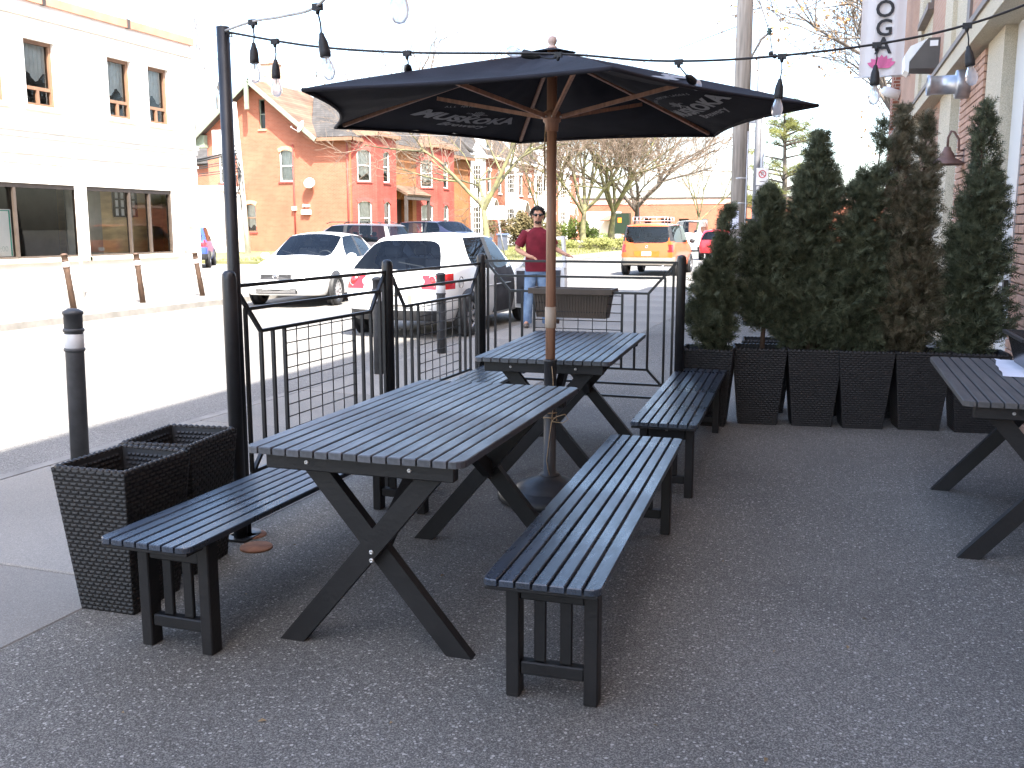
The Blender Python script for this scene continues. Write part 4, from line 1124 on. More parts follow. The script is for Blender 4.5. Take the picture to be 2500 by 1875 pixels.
# planter box hooked on the end panel
pb = thing('window_box', 'brown ribbed plastic flower box hung on the end fence panel', 'planter box', (-1.985, 7.10, .80))
brw = mat('box_plastic', (.085, .062, .045), .6, .15, 8)
bx_l, bx_h = .30, .21
mb = MB(); ta, tb = bx_l, bx_l - .03
rg = [(-tb, -.055, 0), (tb, -.055, 0), (tb, .075, 0), (-tb, .075, 0), (-ta, -.075, bx_h), (ta, -.075, bx_h), (ta, .095, bx_h), (-ta, .095, bx_h)]
mb.add(rg, [(3, 2, 1, 0), (0, 1, 5, 4), (1, 2, 6, 5), (2, 3, 7, 6), (3, 0, 4, 7)]); mb.build('box_body', brw, pb)
for k in range(26):
    x = -.265 + k * .0212
    MB().bar((x, -.058, .015), (x * 1.06, -.0765, bx_h - .035), .010, .006, (0, 1, 0)).build('rib', brw, pb)
MB().bx(-ta - .025, ta + .025, -.098, -.072, bx_h - .03, bx_h + .012).bx(-ta - .025, ta + .025, .092, .115, bx_h - .03, bx_h + .012).bx(-ta - .025, -ta, -.072, .092, bx_h - .03, bx_h + .012).bx(ta, ta + .025, -.072, .092, bx_h - .03, bx_h + .012).build('box_rim', brw, pb)
MB().bx(-ta + .005, ta - .005, -.07, .09, bx_h - .05, bx_h - .045).build('soil', K['soil'], pb)
# ------------------------------------------------------------------ light pole and string lights
lp = thing('light_pole', 'slim black pole carrying the string lights, beside the fence end', 'pole', (-2.715, 3.86, 0))
MB().lathe([(.029, 0), (.029, 2.36), (.001, 2.365)], 18).build('shaft', K['pole_steel'], lp)
MB().lathe([(.075, 0), (.075, .012), (.035, .012)], 18).build('foot_plate', K['pole_steel'], lp)
MB().tube([(.03, 0, 2.325), (.045, 0, 2.335), (.045, 0, 2.315), (.03, 0, 2.32)], .005, 6).build('hook', K['bolt'], lp)
SOCK = MB().lathe([(.004, .062), (.0085, .058), (.011, .045), (.0165, .030), (.0185, .012), (.019, 0), (.0195, -.004), (.0195, -.020), (.017, -.022), (.001, -.022)], 14).mesh('socket'); SOCK.materials.append(K['rubber'])
BULB = MB().lathe([(.0125, -.020), (.013, -.030), (.0185, -.042), (.0235, -.058), (.0245, -.070), (.0215, -.086), (.013, -.098), (.0005, -.102)], 16).mesh('bulb'); BULB.materials.append(K['bulb_glass'])
FIL = MB().tube([(-.006, 0, -.03), (-.008, 0, -.055), (0, 0, -.062), (.008, 0, -.055), (.006, 0, -.03)], .0008, 4).tube([(0, 0, -.022), (0, 0, -.045)], .003, 6).mesh('filament'); FIL.materials.append(K['filament'])
def strand(label, pts, lamps, m, drop=.09):
    """lamps: list of (fraction index position, tilt or None)"""
    t = thing('string_lights', label, 'string lights', pts[0], 0, 'patio string lights')
    o = Vector(pts[0]); P_ = [Vector(p) - o for p in pts]
    # smooth the path
    fine = []
    for i in range(len(P_) - 1):
        p0 = P_[max(i - 1, 0)]; p1 = P_[i]; p2 = P_[i + 1]; p3 = P_[min(i + 2, len(P_) - 1)]
        for k in range(8):
            s = k / 8
            fine.append(.5 * ((2 * p1) + (p2 - p0) * s + (2 * p0 - 5 * p1 + 4 * p2 - p3) * s * s + (3 * p1 - p0 - 3 * p2 + p3) * s ** 3))
    fine.append(P_[-1])
    MB().tube(fine, .0052, 7).build('cable', m, t)
    for (pos, dv) in lamps:
        q = min(fine, key=lambda v: (v + o - Vector(pos)).length)
        MB().box(q + Vector((0, 0, -.004)), (.036, .016, .022)).lathe([(.011, -.008), (.006, -.028), (.001, -.030)], 8, q).build('cable_tap', K['rubber'], t)
        d = Vector(dv) if dv else Vector((random.uniform(-.01, .01), random.uniform(-.01, .01), -drop))
        e_ = q + Vector((0, 0, -.028)); h = e_ + d
        MB().tube([e_ + Vector((0, 0, .01)), e_ + d * .5 + Vector((.004, 0, 0)), h], .0032, 6).build('lead', K['cable'], t)
        rot = Vector((0, 0, -1)).rotation_difference(d.normalized()).to_euler()
        cpos = h + d.normalized() * .058
        s_ = inst(SOCK, 'socket', t, cpos, rot)
        b_ = inst(BULB, 'bulb', s_); inst(FIL, 'filament', s_)
    return t
S1 = [(-2.69, 3.845, 2.335), (-2.32, 3.95, 2.27), (-1.9, 4.05, 2.235), (-1.26, 4.23, 2.222), (-.85, 4.32, 2.185), (-.45, 4.42, 2.19), (0.05, 4.52, 2.235), (.40, 4.60, 2.305), (.72, 4.68, 2.42), (1.30, 4.83, 2.66)]
def onS1(px):
    # point of the strand whose bearing matches
    best = None
    for i in range(len(S1) - 1):
        for k in range(20):
            v = Vector(S1[i]).lerp(Vector(S1[i + 1]), k / 20)
            c = Vector((v.x * math.cos(_t) + v.y * math.sin(_t), -v.x * math.sin(_t) + v.y * math.cos(_t), v.z - 1.473))
            x = 1250 + _f * c.x / (c.y * math.cos(_p) - c.z * math.sin(_p))
            if best is None or abs(x - px) < best[0]: best = (abs(x - px), v)
    return best[1]
strand('black string light cable running from the pole over the umbrella to the wall', S1,
       [(onS1(670), (0, 0, -.055)), (onS1(1020), (-.04, .09, -.012)), (onS1(1372), (-.085, .0, .020)), (onS1(1645), (.02, .11, -.02)), (onS1(1896), (-.004, 0, -.07)), (onS1(2132), (0, 0, -.06)), (onS1(2348), (.01, 0, -.06))], K['cable'])
tap2 = atY(775, 14, 3.10); tap3 = atY(975, 62, 2.15) + Vector((0, 0, .300)); tap1 = atY(617, 52, 3.62)
S2 = [(-2.69, 3.845, 2.34), tuple(tap1), tuple((tap1 + tap2) / 2 - Vector((0, 0, .008))), tuple(tap2), tuple((tap2 + tap3) / 2 - Vector((0, 0, .01))), tuple(tap3), (-.3, 1.2, tap3.z + .12), (.6, .2, tap3.z + .35)]
strand('grey string light cable running from the pole towards the camera overhead', S2,
       [(tuple(tap1), (0, 0, -.060)), (tuple(tap2), (.012, 0, -.065)), (tuple(tap3), (0, 0, -.11))], K['cable_grey'])
# ------------------------------------------------------------------ bollards
def bollard(loc, label, m, tilt=(0, 0), h=.95, r=.052, band=True):
    t = thing('bollard', label, 'bollard', loc, 0, 'kerbside bollards')
    t.rotation_euler = (R(tilt[0]), R(tilt[1]), 0)
    MB().lathe([(r, -.05), (r, h - .17), (r * 1.0, h - .03), (r * 1.12, h - .028), (r * 1.12, h - .012), (r * .6, h + .004), (.002, h + .008)], 20).build('shaft', m, t)
    if band:
        MB().lathe([(r + .001, h - .235), (r + .003, h - .232), (r + .003, h - .15), (r + .001, h - .147)], 20).build('reflective_band', K['reflective'], t)
        for z in (h - .125, h - .245): MB().lathe([(r + .001, z - .012), (r + .008, z - .006), (r + .008, z + .006), (r + .001, z + .012)], 20).build('collar', m, t)
    return t
bollard((-4.50, 4.70, 0), 'grey bollard with reflective band behind the empty wicker planters', K['grey_bollard'], (0, 1.5), .98, .055)
bollard((-4.43, 6.23, 0), 'brown bollard hidden behind the light pole', K['brown_bollard'], (0, 0), .8, .045)
bollard((-4.50, 8.80, 0), 'dark grey bollard behind the fence post left of the hatchback', K['grey_bollard'], (0, 0), .98)
bollard((-4.55, 10.52, 0), 'slim grey bollard right behind the hatchback', K['grey_bollard'], (0, 0), .95)
bollard((-13.16, 13.86, 0), 'brown leaning bollard across the road, left of three', K['brown_bollard'], (3, -5), 1.02, .055)
bollard((-13.27, 15.80, 0), 'brown leaning bollard across the road, middle of three', K['brown_bollard'], (2, -4), .98, .055)
bollard((-13.40, 17.87, 0), 'brown leaning bollard across the road, right of three', K['brown_bollard'], (3, -7), .95, .055)
# ------------------------------------------------------------------ umbrella
UX, UY = -1.506, 4.952
ZRIM, UR = 2.046, 1.315
ZAP = 2.365
um = thing('patio_umbrella', 'large open black canvas umbrella with white lettering and brown wooden pole', 'umbrella', (UX, UY, 0))
angs = [176.5, 116.5, 56.5, -3.5, -63.5, -123.5]
COR = [Vector((x, y, ZRIM)) for x, y in ((-1.34, .13), (-.655, 1.41), (.65, 1.36), (1.315, -.03), (.65, -1.40), (-.695, -1.285))]
def zprof(r): return ZRIM + (ZAP - ZRIM) * (1 - r) ** .95
def cpt(i, r, t, off=0.0):
    a = COR[i]; b = COR[(i + 1) % 6]
    e = a.lerp(b, t); s = 4 * t * (1 - t)
    x = e.x * r * (1 - .075 * s * r * r); y = e.y * r * (1 - .075 * s * r * r)
    z = zprof(r) + .004 * s * r * r - .055 * s * math.sin(math.pi * r) 
    return Vector((x, y, z + off))
for i in range(6):
    mb = MB(); nr, nt_ = 14, 14; vs_ = []; fs_ = []
    for j in range(nr + 1):
        for k in range(nt_ + 1):
            r = .03 + .97 * j / nr
            wv = .004 * math.sin(k * 1.9 + j * .8 + i) * math.sin(math.pi * k / nt_)
            vs_.append(cpt(i, r, k / nt_, wv))
    for j in range(nr):
        for k in range(nt_):
            a = j * (nt_ + 1) + k; fs_.append((a, a + nt_ + 1, a + nt_ + 2, a + 1))
    mb.add(vs_, fs_, True); o = mb.build('canopy_panel', K['canvas'], um, fix=False)
    # hem
    MB().tube([cpt(i, 1.0, k / 14) - Vector((0, 0, .006)) for k in range(15)], .009, 6).build('hem', K['canvas'], o)
# vent cap
mb = MB(); cpz = []
for i in range(6):
    a = R(angs[i]); cpz.append(Vector((.13 * math.cos(a), .13 * math.sin(a), ZAP - .012)))
for i in range(6): mb.add([cpz[i], cpz[(i + 1) % 6], Vector((0, 0, ZAP + .02))], [(0, 1, 2)])
mb.build('vent_cap', K['canvas'], um)
MB().lathe([(.024, ZAP + .005), (.024, ZAP + .022), (.013, ZAP + .028), (.022, ZAP + .040), (.025, ZAP + .054), (.018, ZAP + .070), (.001, ZAP + .076)], 16).build('finial', K['finial'], um)
MB().tube([(0, 0, .70), (0, 0, ZAP + .01)], .0262, 16).build('pole', K['pole_wood'], um)
zh = atY(1345, 292, UY).z
MB().lathe([(.027, zh - .06), (.033, zh - .06), (.036, zh - .02), (.046, zh - .01), (.046, zh + .035), (.030, zh + .045), (.027, zh + .045)], 18).build('runner_hub', K['pole_wood'], um)
MB().lathe([(.03, ZAP - .06), (.05, ZAP - .05), (.05, ZAP - .02), (.03, ZAP - .015)], 18).build('top_hub', K['pole_wood'], um)
for i in range(6):
    a = math.atan2(COR[i].y, COR[i].x); dv = Vector((math.cos(a), math.sin(a), 0)); CR = COR[i].xy.length
    pts = [dv * (CR * r) + Vector((0, 0, zprof(r) - .013)) for r in (.03, .25, .5, .75, .955)]
    rb = MB()
    for p, q in zip(pts[:-1], pts[1:]): rb.bar(p, q, .017, .018, (0, 0, 1), .002)
    ro = rb.build('rib', K['pole_wood'], um)
    m_ = dv * (CR * .50) + Vector((0, 0, zprof(.50) - .045))
    MB().bar(dv * .045 + Vector((0, 0, zh + .012)), m_, .014, .020, (0, 0, 1)).build('strut', K['pole_wood'], um)
    MB().lathe([(.001, -.011), (.006, -.011), (.006, .011), (.001, .011)], 8, dv * .05 + Vector((0, 0, zh + .012)), Matrix.Rotation(a, 3, 'Z') @ Matrix.Rotation(R(90), 3, 'X')).build('pin', K['bolt'], um)
zt = atY(1341, 775, UY).z
MB().lathe([(.027, zt - .055), (.030, zt - .053), (.030, zt + .055), (.027, zt + .057)], 18).build('tape_collar', K['tape'], um)
MB().lathe([(.004, 0), (.004, .03), (.013, .032), (.013, .045), (.004, .047)], 10, (.0, 0, zt - .02), Matrix.Rotation(R(19), 3, 'Z') @ Matrix.Rotation(R(90), 3, 'Y')).build('knob', K['brown_bollard'], um)
MB().tube([(-.03, -.01, zh - .03), (-.036, -.012, zh - .16), (-.03, -.016, zh - .30), (-.036, -.01, zh - .36), (-.032, -.012, zh - .2)], .004, 5).build('pull_cord', K['twine'], um)
# printed lettering, laid on the cloth of the panel
def print_on(i, items, under=True, rc=.68, tc=.5):
    mb = MB()
    for me, du, dv in items:
        bm = bmesh.new(); bm.from_mesh(me)
        bmesh.ops.triangulate(bm, faces=bm.faces[:])
        bmesh.ops.subdivide_edges(bm, edges=[e for e in bm.edges if e.calc_length() > .04], cuts=1)
        bmesh.ops.triangulate(bm, faces=bm.faces[:])
        chord = (COR[0] - COR[1]).length
        vs_ = []
        for v in bm.verts:
            u = v.co.x + du; w_ = v.co.y + dv
            r = rc - w_ / (UR * .92); t = tc + u / (chord * rc)
            vs_.append(cpt(i, r, t, -.009 if under else .008))
        bm.verts.index_update()
        fs_ = [[v.index for v in f.verts] for f in bm.faces]
        mb.add(vs_, fs_); bm.free()
    return mb.build('printed_logo', K['print'], um, fix=False)
mus = text_mesh('MUSKOKA', .155, shear=.18, bold=.0075, spacing=1.02)
brw_ = text_mesh('Brewery', .095, shear=.35, bold=.002)
anp = []
word = 'ALL NATURAL PREMIUM LAGERS'
for k, ch in enumerate(word):
    if ch == ' ': continue
    a = (k - (len(word) - 1) / 2) * .050
    me = text_mesh(ch, .036)
    for v in me.vertices:
        x, y = v.co.x, v.co.y; rr = .50 + y
        v.co.x = rr * math.sin(a) + x * math.cos(a); v.co.y = rr * math.cos(a) - .50 - x * math.sin(a) * .9
    anp.append((me, 0, .235))
est = text_mesh('EST          1996', .03)
# crossed-paddle and chair like emblem above the name
em = MB()
for k in range(5):
    x = (k - 2) * .014; em.add([(x - .004, .0, 0), (x + .004, .0, 0), (x * 1.3 + .005, .075 - abs(k - 2) * .006, 0), (x * 1.3 - .005, .075 - abs(k - 2) * .006, 0)], [(0, 1, 2, 3)])
for s in (-1, 1):
    em.add([(s * .055, .035, 0), (s * .060, .028, 0), (-s * .045, -.022, 0), (-s * .050, -.014, 0)], [(0, 1, 2, 3)])
emb = em.mesh('emblem')
items = [(mus, 0, 0), (brw_, .02, -.115), (est, 0, .115), (emb, 0, .09)] + anp
print_on(0, items, rc=.70)
print_on(2, items, rc=.70)
print_on(4, items, rc=.70)
print_on(3, [(mus, 0, .04), (brw_, .02, -.075)], under=False, rc=.55)
# ------------------------------------------------------------------ umbrella base
ub = thing('umbrella_base', 'heavy round black metal umbrella base with tall tube', 'umbrella base', (UX, UY, 0))
MB().lathe([(.275, 0), (.285, .01), (.285, .038), (.272, .050), (.20, .058), (.185, .066), (.178, .078), (.12, .108), (.065, .128), (.062, .134), (.01, .134)], 40).build('disc', K['base_metal'], ub)
MB().lathe([(.058, .13), (.058, .142), (.034, .144), (.0335, .76), (.0365, .762), (.0365, .775), (.0245, .777), (.0245, .70)], 24).build('tube', K['base_metal'], ub)
tw_ = thing('twine', 'pale twine tied in a bow round the umbrella base tube', 'twine', (UX, UY, .44))
mb = MB(); ring = [(.037 * math.cos(k * .55), .037 * math.sin(k * .55), .004 * math.sin(k) + .002 * k) for k in range(24)]
mb.tube(ring, .003, 5)
q = Vector((math.cos(R(-60)), math.sin(R(-60)), 0)) * .038
lp_ = [q, q + Vector((.03, -.01, .03)), q + Vector((.075, 0, .045)), q + Vector((.09, .01, .015)), q + Vector((.06, .005, -.005)), q]
mb.tube(lp_, .0025, 5)
mb.tube([q, q + Vector((-.01, -.012, -.10)), q + Vector((-.025, -.006, -.22)), q + Vector((.0, -.01, -.33))], .0025, 5)
mb.tube([q, q + Vector((.012, -.008, .10)), q + Vector((.008, -.004, .22)), q + Vector((.0, 0, .30))], .0025, 5)
mb.build('cord', K['twine'], tw_)
# ------------------------------------------------------------------ small things on the patio
for (px, py, r, z, lab) in ((626, 1338, .075, .008, 'rusty round metal plate lying on the ground under the bench, front one'), (614, 1306, .072, .004, 'rusty round metal plate lying on the ground under the bench, rear one')):
    p = atZ(px, py, 0)
    t = thing('rusty_plate', lab, 'metal plate', (p.x, p.y, 0))
    MB().lathe([(.001, .0), (r, .0), (r, z), (r - .003, z + .003), (.001, z + .004)], 24).build('plate', K['rust'], t)
leafm = mat('dry_leaf', (.20, .14, .075), .9, .3, 30)
lv = MB()
for (px, py) in ((600, 1450), (1765, 1370), (1890, 1590), (1080, 1405), (640, 1760), (955, 1765), (1870, 1855), (300, 1740), (2110, 1510), (500, 1395), (720, 1330), (1300, 1240), (1480, 1240), (2070, 1580), (1600, 1770)):
    p = atZ(px, py, .004); a = random.random() * 6.3; s = random.uniform(.007, .016)
    d = Vector((math.cos(a), math.sin(a), 0)) * s; n = Vector((-d.y, d.x, 0)) * .45
    lv.add([p - d, p + n + Vector((0, 0, .006)), p + d, p - n + Vector((0, 0, .002))], [(0, 1, 2, 3)])
tag(lv.build('leaf_litter', leafm, fix=False), 'dry leaf scraps scattered over the asphalt', 'litter', kind='stuff')
# black tub and paper on the right table
tb = thing('black_tub', 'shiny black plastic tub on the table by the brick wall', 'tub', (1.03, 5.72, .7405), R(2))
mb = MB(); a0, b0, a1, b1, h = .15, .20, .19, .25, .17
o_ = [(-a0, -b0, 0), (a0, -b0, 0), (a0, b0, 0), (-a0, b0, 0), (-a1, -b1, h), (a1, -b1, h), (a1, b1, h), (-a1, b1, h)]
i_ = [(x * .95, y * .96, z + (.006 if z < .01 else 0)) for x, y, z in o_]
mb.add(o_ + i_, [(3, 2, 1, 0), (0, 1, 5, 4), (1, 2, 6, 5), (2, 3, 7, 6), (3, 0, 4, 7), (8, 9, 10, 11), (12, 13, 9, 8), (13, 14, 10, 9), (14, 15, 11, 10), (15, 12, 8, 11), (4, 5, 13, 12), (5, 6, 14, 13), (6, 7, 15, 14), (7, 4, 12, 15)])
mb.build('tub_body', mat('tub_plastic', (.014, .014, .016), .22, .2, 5), tb)
MB().bx(-a1 - .02, a1 + .02, -b1 - .02, -b1 - .001, h - .012, h + .004).bx(-a1 - .02, -a1 - .001, -b1, b1 + .02, h - .012, h + .004).bx(a1 + .001, a1 + .02, -b1, b1 + .02, h - .012, h + .004).bx(-a1, a1, b1 + .001, b1 + .02, h - .012, h + .004).build('tub_rim', K['liner'], tb)
pp = thing('paper_sheet', 'crumpled white paper sheet under the black tub', 'paper', (.93, 5.66, .7405), R(-4))
vs_ = []; fs_ = []; n = 10
for i in range(n + 1):
    for j in range(n + 1): vs_.append((-.17 + .34 * i / n + random.uniform(-.008, .008) * (i in (0, n)), -.36 + .68 * j / n, .0022 + .010 * random.random() * (i in (0, n)) + (.0006 if .0 else 0)))
for i in range(n):
    for j in range(n): a = i * (n + 1) + j; fs_.append((a, a + n + 1, a + n + 2, a + 1))
MB().add(vs_, fs_, True).build('sheet', mat('paper', (.72, .72, .78), .7, .04, 9), pp, fix=False)
# ------------------------------------------------------------------ vegetation
def leaf_mat(name, a, b, sc_=5.0, tl=0.25, rough=.7):
    m = mat(name, a, rough, .2, sc_, hue=b, spec=.25)
    t = m.node_tree; N = t.nodes; L = t.links; p = N['Principled BSDF']
    tr = N.new('ShaderNodeBsdfTranslucent'); mx = N.new('ShaderNodeMixShader'); mx.inputs[0].default_value = tl
    L.new(p.inputs['Base Color'].links[0].from_socket, tr.inputs[0])
    L.new(p.outputs[0], mx.inputs[1]); L.new(tr.outputs[0], mx.inputs[2]); L.new(mx.outputs[0], N['Material Output'].inputs[0])
    return m
K['cedar'] = leaf_mat('cedar', (.042, .054, .030), (.165, .178, .105), 18)
K['cedar_dry'] = leaf_mat('cedar_dry', (.065, .068, .036), (.24, .20, .13), 16)
K['cedar_bark'] = mat('cedar_bark', (.10, .06, .04), .9, .3, 12, .4, 60, stretch=(4, 4, .6))
def rnd(a, b): return random.uniform(a, b)
def spray(mb, p, d, ln, up):
    """flat frond: a stalk with side fingers"""
    d = d.normalized(); s = d.cross(up)
    if s.length < .1: s = d.orthogonal()
    s.normalize()
    n = s.cross(d)
    vs_ = []; fs_ = []
    w = ln * .11
    vs_ += [p - s * w * .5, p + s * w * .5, p + d * ln]; fs_.append((0, 1, 2))
    for k, (f, q, a) in enumerate(((.2, 1, .62), (.2, -1, .62), (.45, 1, .5), (.45, -1, .5), (.68, 1, .32), (.68, -1, .32))):
        b = p + d * ln * f
        e = (d * .75 + s * q * .8 + n * rnd(-.2, .2)).normalized() * ln * a
        o = len(vs_)
        vs_ += [b - d * w * .55, b + d * w * .55, b + e]
        fs_.append((o, o + 1, o + 2))
    mb.add(vs_, fs_)
def cedar(loc, h, rad, label, n, leaders=((0, 0, 1.0),), base=.06, lean=0.0, m='cedar', seed=1, bare=.0):
    random.seed(seed)
    t = thing('cedar_shrub', label, 'cedar', loc, 0, 'columnar cedars in the planter row')
    tr = MB()
    for (lx, ly, lh) in [q[:3] for q in leaders]:
        pts = [(lx * .3, ly * .3, -.06), (lx * .8 + .01, ly, h * .35 * lh), (lx + lean * .5, ly, h * .7 * lh), (lx + lean, ly, h * lh * .97)]
        tr.tube(pts, [.022, .016, .010, .003], 6)
    tr.build('trunk', K['cedar_bark'], t)
    cr = MB(); tw = MB()
    nb_ = max(60, n // 26); per = max(8, n // nb_)
    def prof(f): return max(.05, min(1, f / .10 + .50) * (1 - f ** 2.5) ** .92)
    for i in range(nb_):
        ld = random.choices(leaders, [q[2] * (q[3] if len(q) > 3 else 1) for q in leaders])[0]; lx, ly, lh = ld[:3]; lw = ld[3] if len(ld) > 3 else 1.0
        H = h * lh
        f = random.random() ** 1.05 * .985
        z = base + (H - base) * f; a = rnd(0, 2 * math.pi)
        cx = lx + lean * f
        out = Vector((math.cos(a), math.sin(a), 0))
        Ln = rad * prof(f) * rnd(.62, 1.28) * lw
        tip = Vector((cx, ly, z)) + out * Ln + Vector((0, 0, Ln * rnd(.35, 1.1) * (1 - .3 * f) + .02))
        if tip.z > H + .02: tip.z = H + .02 * random.random()
        root = Vector((cx, ly, max(z - .02, 0)))
        tw.tube([root, root.lerp(tip, .55) + Vector((0, 0, -.012)), tip], [.004, .0025, .001], 3, False)
        dv = (tip - root)
        for j in range(per):
            g = (j + random.random()) / per; g = .18 + .84 * g ** .75
            w_ = (.030 + .045 * math.sin(math.pi * min(g, 1))) * (1.1 - .5 * f)
            p = root + dv * g + Vector((rnd(-w_, w_), rnd(-w_, w_), rnd(-w_, w_) * .8))
            d = dv.normalized() * rnd(.3, 1) + out * .3 + Vector((rnd(-.6, .6), rnd(-.6, .6), rnd(-.35, .75)))
            spray(cr, p, d, rnd(.045, .100) * (1.1 - .35 * f), out + Vector((rnd(-.7, .7), rnd(-.7, .7), rnd(-.3, .9))))
    cr.build('crown', K[m], t, fix=False)
    tag(tw.build('twigs', K['cedar_bark'], t, fix=False), kind='stuff')
    return t
TOPZ = PL_H - .05
cedar((-1.00, 7.37, TOPZ), 1.08, .155, 'short thin cedar at the left end of the planter row', 6500, ((-.02, 0, .62, 1.0), (.045, 0, .80, .75), (.085, 0, 1.0, .42)), .02, .03, 'cedar', 11)
cedar((-.615, 7.545, TOPZ), 1.22, .168, 'small conical cedar, second in the planter row', 8000, ((0, 0, 1.0),), .20, .0, 'cedar', 12)
cedar((-.29, 7.62, TOPZ), 1.66, .225, 'tall bushy cedar, third in the planter row from the fence', 12500, ((-.07, 0, .80, .85), (.02, 0, 1.0, .75), (.10, .02, .84, .75)), .0, .0, 'cedar', 13)
cedar((.03, 7.65, TOPZ), 1.72, .205, 'tall cedar with a thin spire, fourth in the planter row', 11500, ((.07, 0, 1.0, .42), (-.05, 0, .78, .85), (.03, .03, .70, 1.0)), .0, .06, 'cedar', 14)
cedar((.385, 7.73, TOPZ), 1.82, .235, 'twin topped browning cedar, fifth in the planter row', 13500, ((-.09, 0, 1.0, .62), (.07, 0, .96, .52), (0, 0, .66, 1.0)), .0, .0, 'cedar_dry', 15)
cedar((.82, 7.76, TOPZ), 1.84, .20, 'tall pointed cedar by the brick wall at the end of the row', 11500, ((-.01, 0, 1.0, .72), (.07, 0, .72, .9), (-.05, 0, .6, .8)), .0, .03, 'cedar', 16)
random.seed(21)
# ---- bare trees
K['bark_mossy'] = mat('bark_mossy', (.115, .095, .070), .9, .35, 3, .6, 25, hue=(.19, .185, .075))  # grey-brown bark with yellow-green moss
K['bark_grey'] = mat('bark_grey', (.11, .092, .075), .9, .3, 3, .4, 30)
K['twig_tan'] = mat('twig_tan', (.17, .125, .090), .9, .2, 2)
def bare_tree(loc, h, label, r0=.18, spread=.8, levels=5, kids_=(4, 5, 5, 5), seed=1, trunk_f=.22, leaves=None, lean=(0, 0), bark='bark_mossy', flat=.15, limb_f=.45, tmin=.004):
    random.seed(seed)
    t = thing('bare_tree' if not leaves else 'leafy_tree', label, 'tree', loc)
    A = MB(); B = MB(); ends = []
    def grow(p, d, ln, r, lv):
        n = 4 if lv < 2 else 3
        pts = [p]; q = p.copy(); dd = d.copy()
        for k in range(n):
            dd = (dd + Vector((rnd(-1, 1), rnd(-1, 1), rnd(-.6, .9))) * (.14 + .04 * lv)).normalized()
            q = q + dd * ln / n; pts.append(q.copy())
        rs = [max(r * (1 - .5 * k / n), tmin) for k in range(n + 1)]
        (A if lv < 3 else B).tube(pts, rs, 8 if lv == 0 else 6 if lv == 1 else 4 if lv == 2 else 3, lv == 0)
        if lv >= levels: ends.append(pts[-1]); return
        m_ = kids_[min(lv, len(kids_) - 1)]
        for c in range(m_):
            f = rnd(.35, 1.0) if lv > 0 else rnd(.75, 1.0)
            i = min(int(f * n), n - 1); s = pts[i].lerp(pts[i + 1], f * n - i)
            a = 2 * math.pi * (c + rnd(-.3, .3)) / m_
            ax = dd.orthogonal().normalized(); ax.rotate(Matrix.Rotation(a, 3, dd))
            k = rnd(.55, 1.05) * spread
            nd = (dd * (1 - .25 * k) + ax * k + Vector((0, 0, flat))).normalized()
            grow(s, nd, ln * rnd(.55, .8) if lv > 0 else h * limb_f * rnd(.75, 1.1), r * rnd(.42, .58), lv + 1)
    grow(Vector((0, 0, -.1)), Vector((lean[0], lean[1], 1)).normalized(), h * trunk_f, r0, 0)
    A.build('trunk', K[bark], t, fix=False)
    B.build('crown', K['twig_tan'] if not leaves else K[bark], t, fix=False)
    if leaves:
        C = MB()
        for e in ends:
            if random.random() > leaves[1]: continue
            for k in range(leaves[2]):
                p = e + Vector((rnd(-.2, .2), rnd(-.2, .2), rnd(-.3, .1))); s = rnd(.04, .09)
                u = Vector((rnd(-1, 1), rnd(-1, 1), rnd(-1, 1))).normalized() * s; v = u.orthogonal().normalized() * s * .7
                C.add([p - u, p + v, p + u, p - v], [(0, 1, 2, 3)])
        C.build('leaves', leaves[0], t, fix=False)
    return t
bare_tree((-15.5, 41.2, 0), 10.5, 'bare tree with low spreading limbs between the pickup and the man', .20, 1.0, 5, (4, 5, 5, 5), 3, .27, limb_f=.42)
bare_tree((*atZ(1318, 603, 0).xy, 0), 11.0, 'bare tree just behind the umbrella pole', .19, .85, 5, (4, 5, 5, 5), 5, .22)
p = atY(1424, 588, 74); bare_tree((p.x, p.y, 0), 12.5, 'bare forked tree left of the orange car', .30, .85, 5, (5, 5, 5, 5), 8, .26)
p = atY(1492, 588, 78); bare_tree((p.x, p.y, 0), 13.0, 'bare forked tree just behind the left of the orange car', .34, .85, 5, (5, 5, 5, 5), 9, .24)
p = atY(1548, 588, 84); bare_tree((p.x, p.y, 0), 13.5, 'bare dark trunked tree right behind the roof of the orange car', .36, .9, 5, (5, 5, 5, 5), 10, .25, bark='bark_grey', lean=(.12, 0))
p = atY(1703, 590, 98); bare_tree((p.x, p.y, 0), 9.0, 'small slender bare tree in front of the low brick building', .20, .6, 5, (4, 4, 4, 4), 14, .30)
bare_tree((-52, 74, 0), 17, 'tall faint bare tree behind the white corner building', .22, .45, 5, (3, 4, 4, 4), 31, .4, bark='bark_grey')
bare_tree((-42, 92, 0), 21, 'tall bare tree whose twigs rise above the umbrella', .35, .8, 5, (4, 4, 5, 4), 32, .3, bark='bark_grey')
oakm = leaf_mat('oak_leaf', (.22, .12, .05), (.33, .20, .09), 2, .3)
p = atY(2200, 420, 36); bare_tree((p.x + 1.0, 36, 0), 12.0, 'big tree with a few dry orange leaves behind the banner', .30, .95, 5, (5, 5, 5, 5), 41, .34, (oakm, .35, 4), bark='bark_grey', lean=(-.05, 0), limb_f=.38, tmin=.008)
